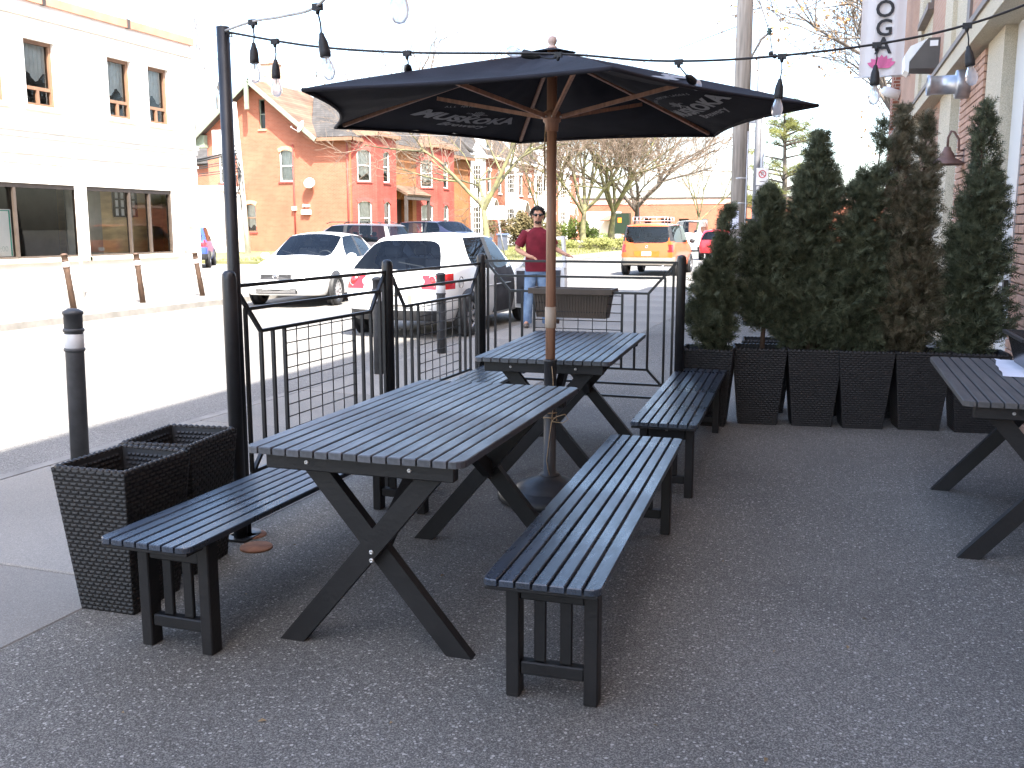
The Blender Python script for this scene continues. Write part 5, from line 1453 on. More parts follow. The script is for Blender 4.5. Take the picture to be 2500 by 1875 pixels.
# ---- pine
def pine(loc, h, label, seed):
    random.seed(seed); t = thing('pine_tree', label, 'pine', loc)
    A = MB(); A.tube([(0, 0, -.1), (.1, 0, h * .5), (-.05, 0, h)], [.15, .10, .02], 8); C = MB()
    for k in range(60):
        z = h * rnd(.30, 1.0); a = rnd(0, 6.28); ln = (1 - (z / h)) * 2.3 + rnd(.3, .8)
        e = Vector((math.cos(a) * ln, math.sin(a) * ln, z + ln * .22))
        A.tube([(0, 0, z), tuple(e * .6 + Vector((0, 0, z)) * .4), tuple(e)], [.04, .025, .01], 4, False)
        for j in range(5):
            f = rnd(.45, 1.0); c = Vector((0, 0, z)).lerp(e, f) + Vector((rnd(-.25, .25), rnd(-.25, .25), rnd(-.05, .2)))
            for q in range(34):
                d = Vector((rnd(-1, 1), rnd(-1, 1), rnd(-.5, 1))).normalized() * rnd(.12, .28)
                s = d.orthogonal().normalized() * .012
                b = c + Vector((rnd(-.14, .14), rnd(-.14, .14), rnd(-.08, .08)))
                C.add([b - s, b + s, b + d], [(0, 1, 2)])
    A.build('trunk', K['bark_grey'], t, fix=False)
    C.build('crown', leaf_mat('pine_needle', (.14, .17, .045), (.24, .23, .07), 1.5, .35), t, fix=False)
p = atY(1905, 560, 42); pine((p.x, 42, 0), 6.6, 'yellow green pine rising behind the planter row', 5)
# ---- shrubs and hedges
def bush(loc, dims, n, label, m, seed, name='leafy_bush', cat='bush', leaf=.10):
    random.seed(seed); t = thing(name, label, cat, loc); C = MB(); S = MB()
    for i in range(14): S.tube([(rnd(-.3, .3) * dims[0], rnd(-.3, .3) * dims[1], -.05), (rnd(-.9, .9) * dims[0], rnd(-.9, .9) * dims[1], dims[2] * rnd(.5, .95))], [.02, .006], 4, False)
    lumps = [Vector((rnd(-.85, .85) * dims[0], rnd(-.8, .8) * dims[1], dims[2] * rnd(.25, .8))) for _ in range(max(8, int(dims[0] * 5)))]
    for i in range(n):
        c = random.choice(lumps); a = Vector((rnd(-1, 1), rnd(-1, 1), rnd(-1, 1))).normalized() * (random.random() ** .4)
        p = c + Vector((a.x * .55, a.y * .5, a.z * dims[2] * .32))
        if p.z < .02: p.z = rnd(.02, .2)
        u = Vector((rnd(-1, 1), rnd(-1, 1), rnd(-.3, 1))).normalized() * leaf * rnd(.6, 1.2); v = u.orthogonal().normalized() * leaf * .4
        C.add([p - u, p + v, p + u, p - v], [(0, 1, 2, 3)])
    S.build('stems', K['bark_grey'], t, fix=False); C.build('foliage', m, t, fix=False)
hm1 = leaf_mat('hedge_brown', (.12, .11, .045), (.20, .16, .08), 1.2)
hm2 = leaf_mat('hedge_green', (.11, .17, .035), (.20, .25, .06), 1.2)
hm3 = leaf_mat('hedge_yellow', (.17, .19, .05), (.27, .26, .09), 1.2)
bush((*atZ(1265, 603, 0).xy, 0), (3.4, 1.2, 2.6), 5200, 'brownish hedge behind the man', hm1, 51, leaf=.13)
bush((*atZ(1395, 596, 0).xy, 0), (2.6, 1.2, 2.3), 4600, 'bright green hedge right of the umbrella pole', hm2, 52, leaf=.13)
bush((*atZ(1430, 607, 0).xy, 0), (2.8, 1.0, .75), 2600, 'low yellow green shrub on the lawn, left one', hm3, 53, leaf=.09)
bush((*atZ(1500, 611, 0).xy, 0), (2.6, 1.0, .85), 2600, 'low yellow green shrub on the lawn near the orange car', hm3, 54, leaf=.09)
bush((*atZ(1440, 592, 0).xy, 0), (.5, .4, .9), 500, 'small green bush under the forked trees, left one', hm2, 55, leaf=.08)
bush((*atZ(1480, 592, 0).xy, 0), (.5, .4, 1.0), 500, 'small green bush under the forked trees, right one', hm2, 56, leaf=.08)
bush((*atZ(1455, 588, 0).xy, 0), (3.0, .5, 1.9), 1500, 'thin tan hedge in front of the white shed', hm1, 57, leaf=.08)
# grass
random.seed(60); G = MB()
for i in range(9000):
    x = rnd(-27, -14.3); y = rnd(36.8, 70); h = rnd(.05, .14); a = rnd(0, 6.28); s = Vector((math.cos(a), math.sin(a), 0)) * .03
    b = Vector((x, y, .012)); G.add([b - s, b + s, b + Vector((rnd(-.05, .05), rnd(-.05, .05), h))], [(0, 1, 2)])
tag(G.build('grass', leaf_mat('grass', (.15, .18, .05), (.25, .23, .10), .6), fix=False), 'short dry grass on the lawn beyond the side street', 'grass', kind='stuff')
random.seed(61)
# ------------------------------------------------------------------ cars
K['car_white'] = mat('car_white', (.74, .74, .73), .35, .02, 2, coat=.6)
K['car_orange'] = mat('car_orange', (.50, .085, .010), .35, .03, 2, coat=.6)
K['car_red'] = mat('car_red', (.50, .012, .02), .35, .03, 2, coat=.6)
K['car_blue'] = mat('car_blue', (.035, .07, .32), .35, .03, 2, coat=.6)
K['car_navy'] = mat('car_navy', (.012, .014, .035), .3, .03, 2, coat=.6)
K['car_silver'] = mat('car_silver', (.095, .084, .084), .35, .03, 2, metal=.2, coat=.5)
K['car_trim'] = mat('car_trim', (.022, .022, .024), .55, .1, 8)
K['grey_clad'] = mat('grey_clad', (.22, .20, .17), .6, .08, 6)
K['interior'] = mat('interior', (.045, .047, .055), .8, .2, 6)
K['tail_red'] = mat('tail_red', (.42, .012, .015), .25, .1, 10, coat=.8)
K['lamp_clear'] = mat('lamp_clear', (.62, .62, .63), .2, .08, 14, coat=.8)
K['amber'] = mat('amber', (.75, .22, .02), .3, .05, 10)
K['chrome'] = mat('chrome', (.70, .70, .71), .12, .05, 8, metal=.95)
K['alloy'] = mat('alloy', (.45, .45, .46), .3, .08, 10, metal=.7)
K['privacy_glass'] = glass_mat('privacy_glass', (.25, .27, .29), .01, refl=.7)
K['plate'] = mat('plate', (.70, .71, .75), .5, .04, 20)
def wheel(parent, x, y, r, side, spokes=5):
    M = Matrix.Rotation(R(90), 3, 'X')
    w_ = .20
    o = MB().lathe([(r * .62, -w_ / 2), (r * .93, -w_ / 2), (r, -w_ * .36), (r, w_ * .36), (r * .93, w_ / 2), (r * .62, w_ / 2), (r * .60, w_ * .3), (r * .60, -w_ * .3)], 28, (0, 0, 0), M, ring=True).build('wheel', K['rubber'], parent)
    o.location = (x, y - side * w_ * .30, r)
    rm = MB().lathe([(.001, .04), (.045, .045), (.055, .035), (r * .58, .03), (r * .64, .075), (r * .62, .02), (r * .2, -.03), (.001, -.03)], 24, (0, 0, 0), M if side < 0 else Matrix.Rotation(R(-90), 3, 'X'))
    ri = rm.build('rim', K['car_trim'], o)
    sp = MB()
    for k in range(spokes):
        a = 2 * math.pi * k / spokes + .3; d = Vector((math.cos(a), 0, math.sin(a)))
        sp.bar(d * .03 + Vector((0, side * .055, 0)), d * r * .60 + Vector((0, side * .072, 0)), .055, .02, (0, 1, 0))
    sp.lathe([(r * .58, .05), (r * .655, .06), (r * .655, .085), (r * .58, .08)], 28, (0, 0, 0), M if side < 0 else Matrix.Rotation(R(-90), 3, 'X'), ring=True)
    sp.lathe([(.001, .04), (.05, .045), (.05, .08), (.001, .085)], 14, (0, 0, 0), M if side < 0 else Matrix.Rotation(R(-90), 3, 'X'))
    sp.build('spokes', K['alloy'], o)
    return o
SURF = [None]
def sx_(y, z, sg=-1, r=.05):
    """outermost x of the last car's skin near (y, z)"""
    xm_ = min(v.x for v in SURF[0]) if sg < 0 else max(v.x for v in SURF[0])
    c = sorted(((v.y - y) ** 2 + (v.z - z) ** 2 + 1e-5, v.x) for v in SURF[0] if abs(v.x - xm_) < .9)[:5]
    return sum(x / d for d, x in c) / sum(1 / d for d, x in c)
def car(label, cat, loc, rz, spec, paint, name='parked_car'):
    """spec['st']: stations rear to front, each a list of 7 half-section points (x,y,z); spec['glass'] picks cells; loft, subdivide, split by class"""
    t = thing(name, label, cat, loc, rz)
    st = spec['st']; nS = len(st); nV = len(st[0])
    bm = bmesh.new(); V = {}
    for i, s in enumerate(st):
        for j, (x, y, z) in enumerate(s):
            V[(i, j, 1)] = bm.verts.new((x, y, z))
            V[(i, j, -1)] = bm.verts.new((x, -y, z)) if abs(y) > 1e-6 else V[(i, j, 1)]
    cl = bm.loops.layers if False else None
    crease = bm.edges.layers.float.new('crease_edge')
    mats = {}
    def face(ks, c):
        vv = []
        for k in ks:
            if V[k] not in vv: vv.append(V[k])
        if len(vv) < 3: return
        try: f = bm.faces.new(vv)
        except ValueError: return
        f.material_index = c; f.smooth = True
    G = spec['glass']       # function(i, j) -> class for side cells; class 0 body
    for s in (1, -1):
        for i in range(nS - 1):
            for j in range(nV - 1):
                q = [(i, j, s), (i + 1, j, s), (i + 1, j + 1, s), (i, j + 1, s)]
                face(q if s < 0 else q[::-1], G(i, j))
    def colv(i, j, k, sg):
        if k == 0: return (i, j, 1)
        if k == 4: return (i, j, -1)
        key = (i, j, 'c', k)
        if key not in V:
            x, y, z = st[i][j]; f = (1, .5, 0, -.5, -1)[k]
            V[key] = bm.verts.new((x - sg * (.045 - .03 * abs(f) * 2 * .5) , y * f, z))
        return key
    for (i, sg) in ((0, 1), (nS - 1, -1)):          # end caps row by row
        for j in range(nV - 2):
            for k in range(4):
                q = [colv(i, j, k, sg), colv(i, j + 1, k, sg), colv(i, j + 1, k + 1, sg), colv(i, j, k + 1, sg)]
                face(q if sg > 0 else q[::-1], spec['cap'](i, j))
        q = [colv(i, nV - 2, k, sg) for k in range(5)] + [(i, nV - 1, 1)]
        face(q, 0)
        for k in range(3): pass
    # floor
    for (i, sg) in ((0, 1), (nS - 1, -1)): pass
    for i in range(nS - 1): 
        face(([colv(0, 0, k, 1) for k in range(5)][::-1] if i == 0 else [(i, 0, -1), (i, 0, 1)]) + ([colv(nS - 1, 0, k, -1) for k in range(5)] if i == nS - 2 else [(i + 1, 0, 1), (i + 1, 0, -1)]), 5)
    bmesh.ops.recalc_face_normals(bm, faces=bm.faces[:])
    for e in bm.edges:
        fs_ = e.link_faces
        if len(fs_) == 2:
            if fs_[0].material_index != fs_[1].material_index: e[crease] = .85
            elif fs_[0].normal.angle(fs_[1].normal, 0) > R(48): e[crease] = .55
        else: e[crease] = 1
    me = bpy.data.meshes.new('tmp'); bm.to_mesh(me); bm.free()
    o = bpy.data.objects.new('tmp', me); col.objects.link(o)
    md = o.modifiers.new('s', 'SUBSURF'); md.levels = spec.get('sub', 3); md.render_levels = md.levels
    dg = bpy.context.evaluated_depsgraph_get()
    me2 = bpy.data.meshes.new_from_object(o.evaluated_get(dg))
    bpy.data.objects.remove(o)
    vs_ = [v.co.copy() for v in me2.vertices]
    groups = {}
    for p_ in me2.polygons:
        c = p_.material_index; cen = p_.center; nm = p_.normal
        key = {0: 'body', 1: 'side_window', 2: 'windscreen', 3: 'rear_window', 4: 'pillar', 5: 'underbody'}[c]
        if c == 1: key = ('side_window', cen.y > 0, c)
        for (pn, pf) in spec.get('paint', []):
            if c in (0, 4) and pf(cen, nm): key = pn; break
        if isinstance(key, tuple):
            key = 'side_window_l' if key[1] else 'side_window_r'
        groups.setdefault(key, []).append(tuple(p_.vertices))
    MT = {'body': paint, 'side_window_l': K['car_glass'], 'side_window_r': K['car_glass'], 'windscreen': K['car_glass'], 'rear_window': K['car_glass'], 'pillar': K['car_trim'], 'underbody': K['car_trim'],
          'tail_light': K['tail_red'], 'bumper': spec.get('bumper', paint), 'grille': K['car_trim'], 'headlight': K['lamp_clear'], 'lower_trim': K['car_trim'], 'door_opening': K['interior'], 'cladding': K['grey_clad'], 'reverse_light': K['lamp_clear'], 'roof_black': K['car_trim']}
    MT.update(spec.get('mt', {}))
    body = None
    for key, fl in groups.items():
        nm = 'side_window' if key.startswith('side_window') else key
        # connected pieces become parts of their own
        par = {}
        def find(a):
            while par[a] != a: par[a] = par[par[a]]; a = par[a]
            return a
        for f in fl:
            for i in f: par.setdefault(i, i)
            for i in f[1:]: par[find(i)] = find(f[0])
        comps = {}
        for f in fl: comps.setdefault(find(f[0]), []).append(f)
        for cf in comps.values():
            used = sorted(set(i for f in cf for i in f)); mp = {v: k for k, v in enumerate(used)}
            if len(cf) < 3: nm_, m_ = 'body', paint
            else: nm_, m_ = nm, MT[key]
            MB().add([vs_[i] for i in used], [tuple(mp[i] for i in f) for f in cf], True).build(nm_, m_, t, fix=False)
    bpy.data.meshes.remove(me2)
    SURF[0] = vs_
    r = spec['r']; hw = spec['hw']
    for (x, sd) in ((spec['wx'][0], 1), (spec['wx'][0], -1), (spec['wx'][1], 1), (spec['wx'][1], -1)):
        y = sd * (hw + .004)
        MB().lathe([(.001, -.02), (r + .055, -.02), (r + .06, .0), (.001, .0)], 28, (x, y, r + .01), Matrix.Rotation(R(-90 * sd), 3, 'X')).build('wheel_arch', K['car_trim'], t)
        wheel(t, x, y + sd * .012, r, sd, spec.get('spokes', 5))
    # cabin
    cb = spec['cabin']     # x0, x1, half width, z0, belt
    x0, x1, cw, z0, zb_ = cb
    MB().bx(x0, x1, -cw, cw, z0, z0 + .05).bx(x1 - .25, x1 + .05, -cw, cw, z0, zb_ - .02).bx(x0, x0 + .04, -cw, cw, z0, zb_ - .25).bx(x0, x1, -cw, -cw + .03, z0, zb_ - .03).bx(x0, x1, cw - .03, cw, z0, zb_ - .03).build('cabin_lining', K['interior'], t)
    for (sx, rows) in spec.get('seats', []):
        for sy in rows:
            s_ = MB()
            s_.box((sx, sy, z0 + .28), (.46, .44, .16)).box((sx - .24, sy, z0 + .58), (.13, .42, .56), Matrix.Rotation(R(-12), 3, 'Y'))
            so_ = s_.build('seat', K['interior'], t)
            MB().bbox(sx - .38, sx - .27, sy - .13, sy + .13, z0 + .88, z0 + 1.05, .04).bx(sx - .335, sx - .32, sy - .06, sy - .045, z0 + .8, z0 + .9).bx(sx - .335, sx - .32, sy + .045, sy + .06, z0 + .8, z0 + .9).build('headrest', K['interior'], so_)
    return t
# stations as lists of (x, y, z): 0 sill, 1 lower side, 2 shoulder, 3 belt, 4 roof edge, 5 roof, 6 centre line
def sec(xs, ys, zs): return list(zip(xs, ys, zs))
def golf_spec():
    st = [
     sec([-2.05, -2.12, -2.10, -1.98, -1.52, -1.50, -1.49], [.60, .70, .74, .70, .54, .30, 0], [.27, .42, .72, .98, 1.40, 1.445, 1.455]),
     sec([-1.86, -1.90, -1.90, -1.74, -1.40, -1.38, -1.38], [.72, .82, .84, .79, .60, .32, 0], [.24, .42, .72, .99, 1.42, 1.465, 1.475]),
     sec([-1.30, -1.30, -1.28, -1.22, -1.00, -.98, -.98], [.80, .87, .875, .84, .63, .34, 0], [.21, .40, .72, .97, 1.44, 1.485, 1.495]),
     sec([-.34, -.34, -.34, -.33, -.30, -.3, -.3], [.80, .87, .88, .85, .65, .35, 0], [.20, .40, .71, .955, 1.45, 1.495, 1.505]),
     sec([-.18, -.18, -.18, -.17, -.16, -.16, -.16], [.80, .87, .88, .85, .65, .35, 0], [.20, .40, .71, .95, 1.45, 1.495, 1.505]),
     sec([.75, .75, .75, .72, .22, .18, .16], [.80, .87, .88, .84, .62, .34, 0], [.20, .40, .70, .94, 1.43, 1.48, 1.49]),
     sec([1.0, 1.0, 1.0, 1.0, .98, .96, .94], [.80, .87, .875, .82, .70, .36, 0], [.20, .40, .70, .90, .97, 1.02, 1.03]),
     sec([1.65, 1.65, 1.65, 1.65, 1.62, 1.60, 1.60], [.80, .85, .85, .80, .66, .34, 0], [.22, .40, .68, .82, .86, .90, .91]),
     sec([1.95, 2.0, 1.98, 1.93, 1.88, 1.86, 1.86], [.70, .74, .74, .70, .58, .30, 0], [.24, .40, .62, .74, .78, .80, .81]),
     sec([2.05, 2.12, 2.10, 2.05, 2.02, 2.0, 2.0], [.50, .55, .55, .52, .45, .25, 0], [.25, .40, .60, .70, .73, .75, .755]),
    ]
    def G(i, j):
        if j == 3: return {0: 0, 1: 0, 2: 1, 3: 4, 4: 1, 5: 0}.get(i, 0)
        if j >= 4 and i == 5: return 2
        return 0
    def cap(i, j): return 3 if (i == 0 and j == 3) else 0
    pt = [('tail_light', lambda c, n: c.x < -1.74 and .30 < abs(c.y) and .72 < c.z < .93 and abs(c.y) > .44),
          ('lower_trim', lambda c, n: c.x < -1.9 and c.z < .42),
          ('door_opening', lambda c, n: c.y < -.6 and -.20 < c.x < .72 and .24 < c.z < .96)]
    return dict(st=st, glass=G, cap=cap, paint=pt, r=.315, hw=.865, wx=(-1.33, 1.25), cabin=(-1.55, .85, .76, .26, .92), seats=[(.05, (.36, -.36)), (-.95, (.38, -.38))], spokes=7)
def sedan_spec():
    L = 2.40
    st = [
     sec([-2.30, -2.38, -2.38, -2.30, -2.28, -2.27, -2.27], [.60, .66, .68, .62, .56, .30, 0], [.30, .45, .72, .98, 1.00, 1.02, 1.02]),
     sec([-2.05, -2.1, -2.1, -2.05, -2.05, -2.05, -2.05], [.74, .82, .84, .78, .66, .34, 0], [.25, .42, .72, .99, 1.06, 1.08, 1.085]),
     sec([-1.55, -1.55, -1.55, -1.55, -1.60, -1.62, -1.62], [.80, .88, .89, .83, .66, .34, 0], [.22, .40, .72, .98, 1.07, 1.10, 1.11]),
     sec([-1.25, -1.25, -1.22, -1.15, -.85, -.82, -.80], [.80, .89, .90, .84, .60, .33, 0], [.20, .40, .72, .97, 1.40, 1.45, 1.46]),
     sec([-.30, -.30, -.30, -.30, -.30, -.30, -.30], [.80, .89, .90, .85, .62, .34, 0], [.20, .40, .71, .95, 1.43, 1.48, 1.49]),
     sec([-.20, -.20, -.20, -.20, -.20, -.20, -.20], [.80, .89, .90, .85, .62, .34, 0], [.20, .40, .71, .95, 1.43, 1.48, 1.49]),
     sec([.85, .85, .85, .80, .25, .22, .20], [.80, .89, .90, .83, .59, .33, 0], [.20, .40, .70, .93, 1.40, 1.45, 1.46]),
     sec([1.15, 1.15, 1.15, 1.15, 1.12, 1.08, 1.05], [.80, .88, .89, .81, .68, .36, 0], [.20, .40, .70, .89, .95, 1.0, 1.01]),
     sec([1.85, 1.85, 1.85, 1.85, 1.82, 1.80, 1.80], [.78, .86, .86, .78, .64, .34, 0], [.22, .40, .66, .79, .82, .86, .87]),
     sec([2.15, 2.22, 2.2, 2.14, 2.10, 2.08, 2.08], [.70, .76, .74, .68, .56, .30, 0], [.24, .40, .60, .70, .74, .77, .78]),
     sec([2.28, 2.38, 2.36, 2.30, 2.27, 2.25, 2.25], [.46, .52, .50, .46, .40, .22, 0], [.25, .38, .58, .66, .69, .71, .715]),
    ]
    def G(i, j):
        if j == 3: return {3: 1, 4: 4, 5: 1}.get(i, 0)
        if j >= 4: return {2: 3, 6: 2}.get(i, 0)
        return 0
    def cap(i, j): return 0
    pt = [('grille', lambda c, n: c.x > 2.1 and abs(c.y) < .34 and .56 < c.z < .66 ),
          ('headlight', lambda c, n: c.x > 1.93 and .40 < abs(c.y) and .585 < c.z < .70 and n.x > .15),
          ('lower_trim', lambda c, n: c.x > 2.2 and abs(c.y) < .42 and .29 < c.z < .37),
          ('tail_light', lambda c, n: c.x < -2.1 and abs(c.y) > .4 and .72 < c.z < .93)]
    return dict(st=st, glass=G, cap=cap, paint=pt, r=.325, hw=.875, wx=(-1.35, 1.38), cabin=(-1.2, .95, .78, .26, .90), seats=[(.05, (.38, -.38)), (-.85, (.38, -.38))], spokes=10, sub=3)
def boxy_spec(L, W_, H, zh, hood, clad, rear='box', r=.33, wx=None, nose=.0, rake=.10, screen=.55, sub=2):
    """tall wagon: straight rear, short nose"""
    h = L / 2; w_ = W_ / 2; xb = -h; bz = zh
    st = [
     sec([xb + .05, xb, xb + .02, xb + .05, xb + rake, xb + rake + .02, xb + rake + .03], [w_ * .84, w_ * .88, w_ * .90, w_ * .86, w_ * .72, w_ * .42, 0], [.36, .50, bz * .72, bz, H - .10, H - .035, H - .02]),
     sec([xb + .16, xb + .12, xb + .12, xb + .16, xb + rake + .12, xb + rake + .14, xb + rake + .15], [w_ * .93, w_ * .985, w_ * .99, w_ * .95, w_ * .80, w_ * .45, 0], [.33, .48, bz * .72, bz, H - .08, H - .025, H - .01]),
     sec([xb + .75] * 3 + [xb + .76, xb + .82, xb + .82, xb + .82], [w_ * .94, w_, w_, w_ * .97, w_ * .82, w_ * .46, 0], [.30, .46, bz * .72, bz, H - .06, H - .01, H]),
     sec([-.45] * 7, [w_ * .94, w_, w_, w_ * .97, w_ * .83, w_ * .46, 0], [.28, .45, bz * .72, bz - .01, H - .05, H, H + .01]),
     sec([-.33] * 7, [w_ * .94, w_, w_, w_ * .97, w_ * .83, w_ * .46, 0], [.28, .45, bz * .72, bz - .01, H - .05, H, H + .01]),
     sec([hood - .30] * 3 + [hood - .34, hood - .34 - screen, hood - .36 - screen, hood - .37 - screen], [w_ * .94, w_, w_, w_ * .96, w_ * .80, w_ * .45, 0], [.28, .45, bz * .72, bz - .02, H - .08, H - .02, H - .01]),
     sec([hood] * 3 + [hood, hood - .02, hood - .05, hood - .06], [w_ * .94, w_, w_, w_ * .93, w_ * .80, w_ * .45, 0], [.28, .45, bz * .70, bz - .05, bz + .02, bz + .06, bz + .07]),
     sec([h - .35] * 7, [w_ * .92, w_ * .97, w_ * .97, w_ * .90, w_ * .75, w_ * .42, 0], [.30, .45, bz * .66, bz - .14, bz - .10, bz - .06, bz - .05]),
     sec([h - .05, h, h - .02, h - .08, h - .12, h - .14, h - .14], [w_ * .78, w_ * .82, w_ * .80, w_ * .74, w_ * .62, w_ * .36, 0], [.32, .45, bz * .62, bz - .24, bz - .20, bz - .17, bz - .16]),
    ]
    def G(i, j):
        if j == 3: return {1: 1, 2: 1, 3: 4, 4: 1}.get(i, 0)
        if j >= 4: return {5: 2}.get(i, 0)
        return 0
    def cap(i, j): return 3 if (i == 0 and j == 3) else 0
    return dict(st=st, glass=G, cap=cap, r=r, hw=w_ * .985, wx=wx or (-h + .78, h - .85), cabin=(xb + .25, hood - .2, w_ * .86, .36, bz - .02), seats=[(.25, (.38, -.38)), (-.65, (.38, -.38))], sub=sub, paint=[])
# --- white hatchback at the kerb, front door open
YC = R(90)       # heading along +Y
gs = golf_spec()
CG = car('white hatchback parked at the kerb with its front passenger door open', 'car', (-6.165, 14.62, -.105), YC, gs, K['car_white'], 'hatchback_car')
def ringp(parent, c, r, tk, M, m, name, n=24):
    return MB().lathe([(r - tk, -.004), (r, -.004), (r, .008), (r - tk, .008)], n, c, M, ring=True).build(name, m, parent)
MXr = Matrix.Rotation(R(-90), 3, 'Y')
for s in (1, -1):
    x6 = sx_(s * .60, .835) - .004; tilt = Matrix.Rotation(R(s * 24), 3, 'Z') @ MXr
    ringp(CG, (x6, s * .605, .825), .088, .016, tilt, K['chrome'], 'lamp_ring')
    MB().lathe([(.001, -.01), (.070, -.01), (.062, .006), (.001, .012)], 20, (x6, s * .605, .825), tilt).build('lamp_lens', K['tail_red'], CG)
    x4 = sx_(s * .43, .82) - .002
    MB().lathe([(.001, -.012), (.060, -.012), (.052, .006), (.001, .010)], 20, (x4, s * .43, .815), Matrix.Rotation(R(s * 8), 3, 'Z') @ MXr).build('reverse_light', K['lamp_clear'], CG)
x0e = sx_(0, .86) - .006
ringp(CG, (x0e, 0, .86), .06, .01, MXr, K['chrome'], 'emblem')
eb = MB()
for s in (-1, 1):
    eb.bar((x0e - .004, s * .040, .90), (x0e - .004, s * .012, .862), .006, .008, (1, 0, 0)); eb.bar((x0e - .004, s * .012, .862), (x0e - .004, 0, .885), .006, .008, (1, 0, 0))
    eb.bar((x0e - .004, s * .048, .872), (x0e - .004, s * .020, .815), .006, .008, (1, 0, 0)); eb.bar((x0e - .004, s * .020, .815), (x0e - .004, 0, .852), .006, .008, (1, 0, 0))
eb.build('emblem_letters', K['chrome'], CG)
xp0 = sx_(0, .55)
MB().bx(xp0 - .006, xp0 + .03, -.32, .32, .47, .64).build('plate_recess', K['grey_clad'], CG)
MB().bx(xp0 - .016, xp0 - .007, -.26, .26, .50, .61).build('licence_plate', K['plate'], CG)
# tailgate and bumper joints
for z in (.445, .655):
    xs_ = [(sx_(y, z) - .001, y, z) for y in (-.70, -.6, -.45, -.25, 0, .25, .45, .6, .70)]
    MB().tube(xs_, .004, 4).build('panel_joint', K['car_trim'], CG)
MB().tube([(-1.98, .28, .26), (-2.10, .28, .25)], .028, 10).build('exhaust_pipe', K['chrome'], CG)
MB().bar((-1.88, .0, 1.09), (-1.80, -.36, 1.02), .02, .015).build('wiper', K['car_trim'], CG)
MB().tube([(-1.1, 0, 1.49), (-1.22, 0, 1.62)], .006, 6).build('aerial', K['car_trim'], CG)
MB().tube([(-.5, -.876, .70), (.5, -.878, .70)], .008, 6).build('side_strip', K['car_white'], CG)
ringp(CG, (-1.62, -.862, .80), .085, .006, Matrix.Rotation(R(90), 3, 'X'), K['grey_clad'], 'fuel_flap')
# open front passenger door, hinged at its front edge
H0 = Vector((.78, -.862, 0)); phi = R(72)
dD = Vector((-math.cos(phi), -math.sin(phi), 0)); nD = Vector((-math.sin(phi), math.cos(phi), 0))
def DP(u, v, z):        # u away from the hinge, v towards the inner face
    p = H0 + dD * u + nD * v; return (p.x, p.y, z)
def dpoly(outl, v0, v1, name, m, parent):
    n_ = len(outl)
    return MB().add([DP(u, v0, z) for u, z in outl] + [DP(u, v1, z) for u, z in outl], [tuple(range(n_)), tuple(reversed(range(n_, 2 * n_)))] + [(i, i + n_, (i + 1) % n_ + n_, (i + 1) % n_) for i in range(n_)]).build(name, m, parent)
do = dpoly([(.02, .26), (.93, .26), (1.0, .40), (1.02, .70), (1.0, .95), (.02, .92)], -.045, .035, 'open_door', K['car_white'], CG)
dpoly([(.07, .33), (.88, .33), (.93, .50), (.94, .90), (.07, .87)], .036, .065, 'door_card', K['interior'], do)
dpoly([(.20, .56), (.85, .60), (.85, .66), (.20, .62)], .066, .10, 'arm_rest', K['car_trim'], do)
fr_ = MB(); pts_ = [(.06, .92), (.30, 1.14), (.55, 1.34), (.72, 1.40), (.96, 1.42), (1.0, .95)]
for (a, b) in zip(pts_[:-1], pts_[1:]): fr_.bar(DP(a[0], 0, a[1]), DP(b[0], 0, b[1]), .05, .05, tuple(nD), .01)
fr_.build('window_frame', K['car_white'], do)
MB().add([DP(u, 0, z) for u, z in pts_], [tuple(range(len(pts_)))]).build('door_window', K['car_glass'], do, fix=False)
MB().sphere(DP(.16, -.13, .98), .09, 12, 8, (.7, 1.1, .7)).build('wing_mirror', K['car_white'], do)
dl = MB().sphere((.62, -.60, .86), .05).build('dashboard', K['interior'], CG)
# --- white sedan coming the other way
ss = sedan_spec()
CS = car('white sedan facing the camera on the far side of the road', 'car', (-11.06, 18.97, -.105), R(-82), ss, K['car_white'], 'sedan_car')
xe = sx_(0, .62, 1) + .004
MB().bx(xe - .05, xe - .002, -.30, .30, .575, .665).build('grille_panel', K['car_trim'], CS)
MB().lathe([(.036, -.004), (.046, -.004), (.046, .006), (.036, .006)], 24, (xe + .004, 0, .62), Matrix.Rotation(R(90), 3, 'Y') @ Matrix.Diagonal((.85, 1.5, 1)).to_3x3(), ring=True).build('emblem', K['chrome'], CS)
MB().lathe([(.012, -.004), (.020, -.004), (.020, .006), (.012, .006)], 18, (xe + .006, 0, .628), Matrix.Rotation(R(90), 3, 'Y') @ Matrix.Diagonal((.7, 2.0, 1)).to_3x3(), ring=True).build('emblem', K['chrome'], CS)
xb2 = sx_(0, .46, 1)
MB().bx(xb2 - .02, xb2 + .008, -.16, .16, .41, .52).build('licence_plate', K['plate'], CS)
xl = sx_(0, .33, 1)
MB().bx(xl - .05, xl + .004, -.42, .42, .285, .385).build('air_intake', K['car_trim'], CS)
for z in (.31, .335, .36):
    MB().bx(xl - .05, xl + .010, -.41, .41, z - .005, z + .005).build('bumper_slat', K['chrome'], CS)
for s in (1, -1):
    hx_ = sx_(s * .58, .64, 1)
    for k_, (yy, rr) in enumerate(((.50, .055), (.62, .05))):
        MB().sphere((sx_(s * yy, .645, 1) - .015, s * yy, .645), rr, 12, 8, (.5, 1.1, .9)).build('headlight_lens', K['lamp_clear'], CS)
    MB().sphere((sx_(s * .69, .65, 1) - .02, s * .69, .655), .03, 10, 6, (.6, 1, .8)).build('indicator', K['amber'], CS)
for s in (1, -1):
    MB().sphere((.72, s * .98, .98), .10, 12, 8, (.6, 1.1, .75)).build('wing_mirror', K['car_white'], CS)
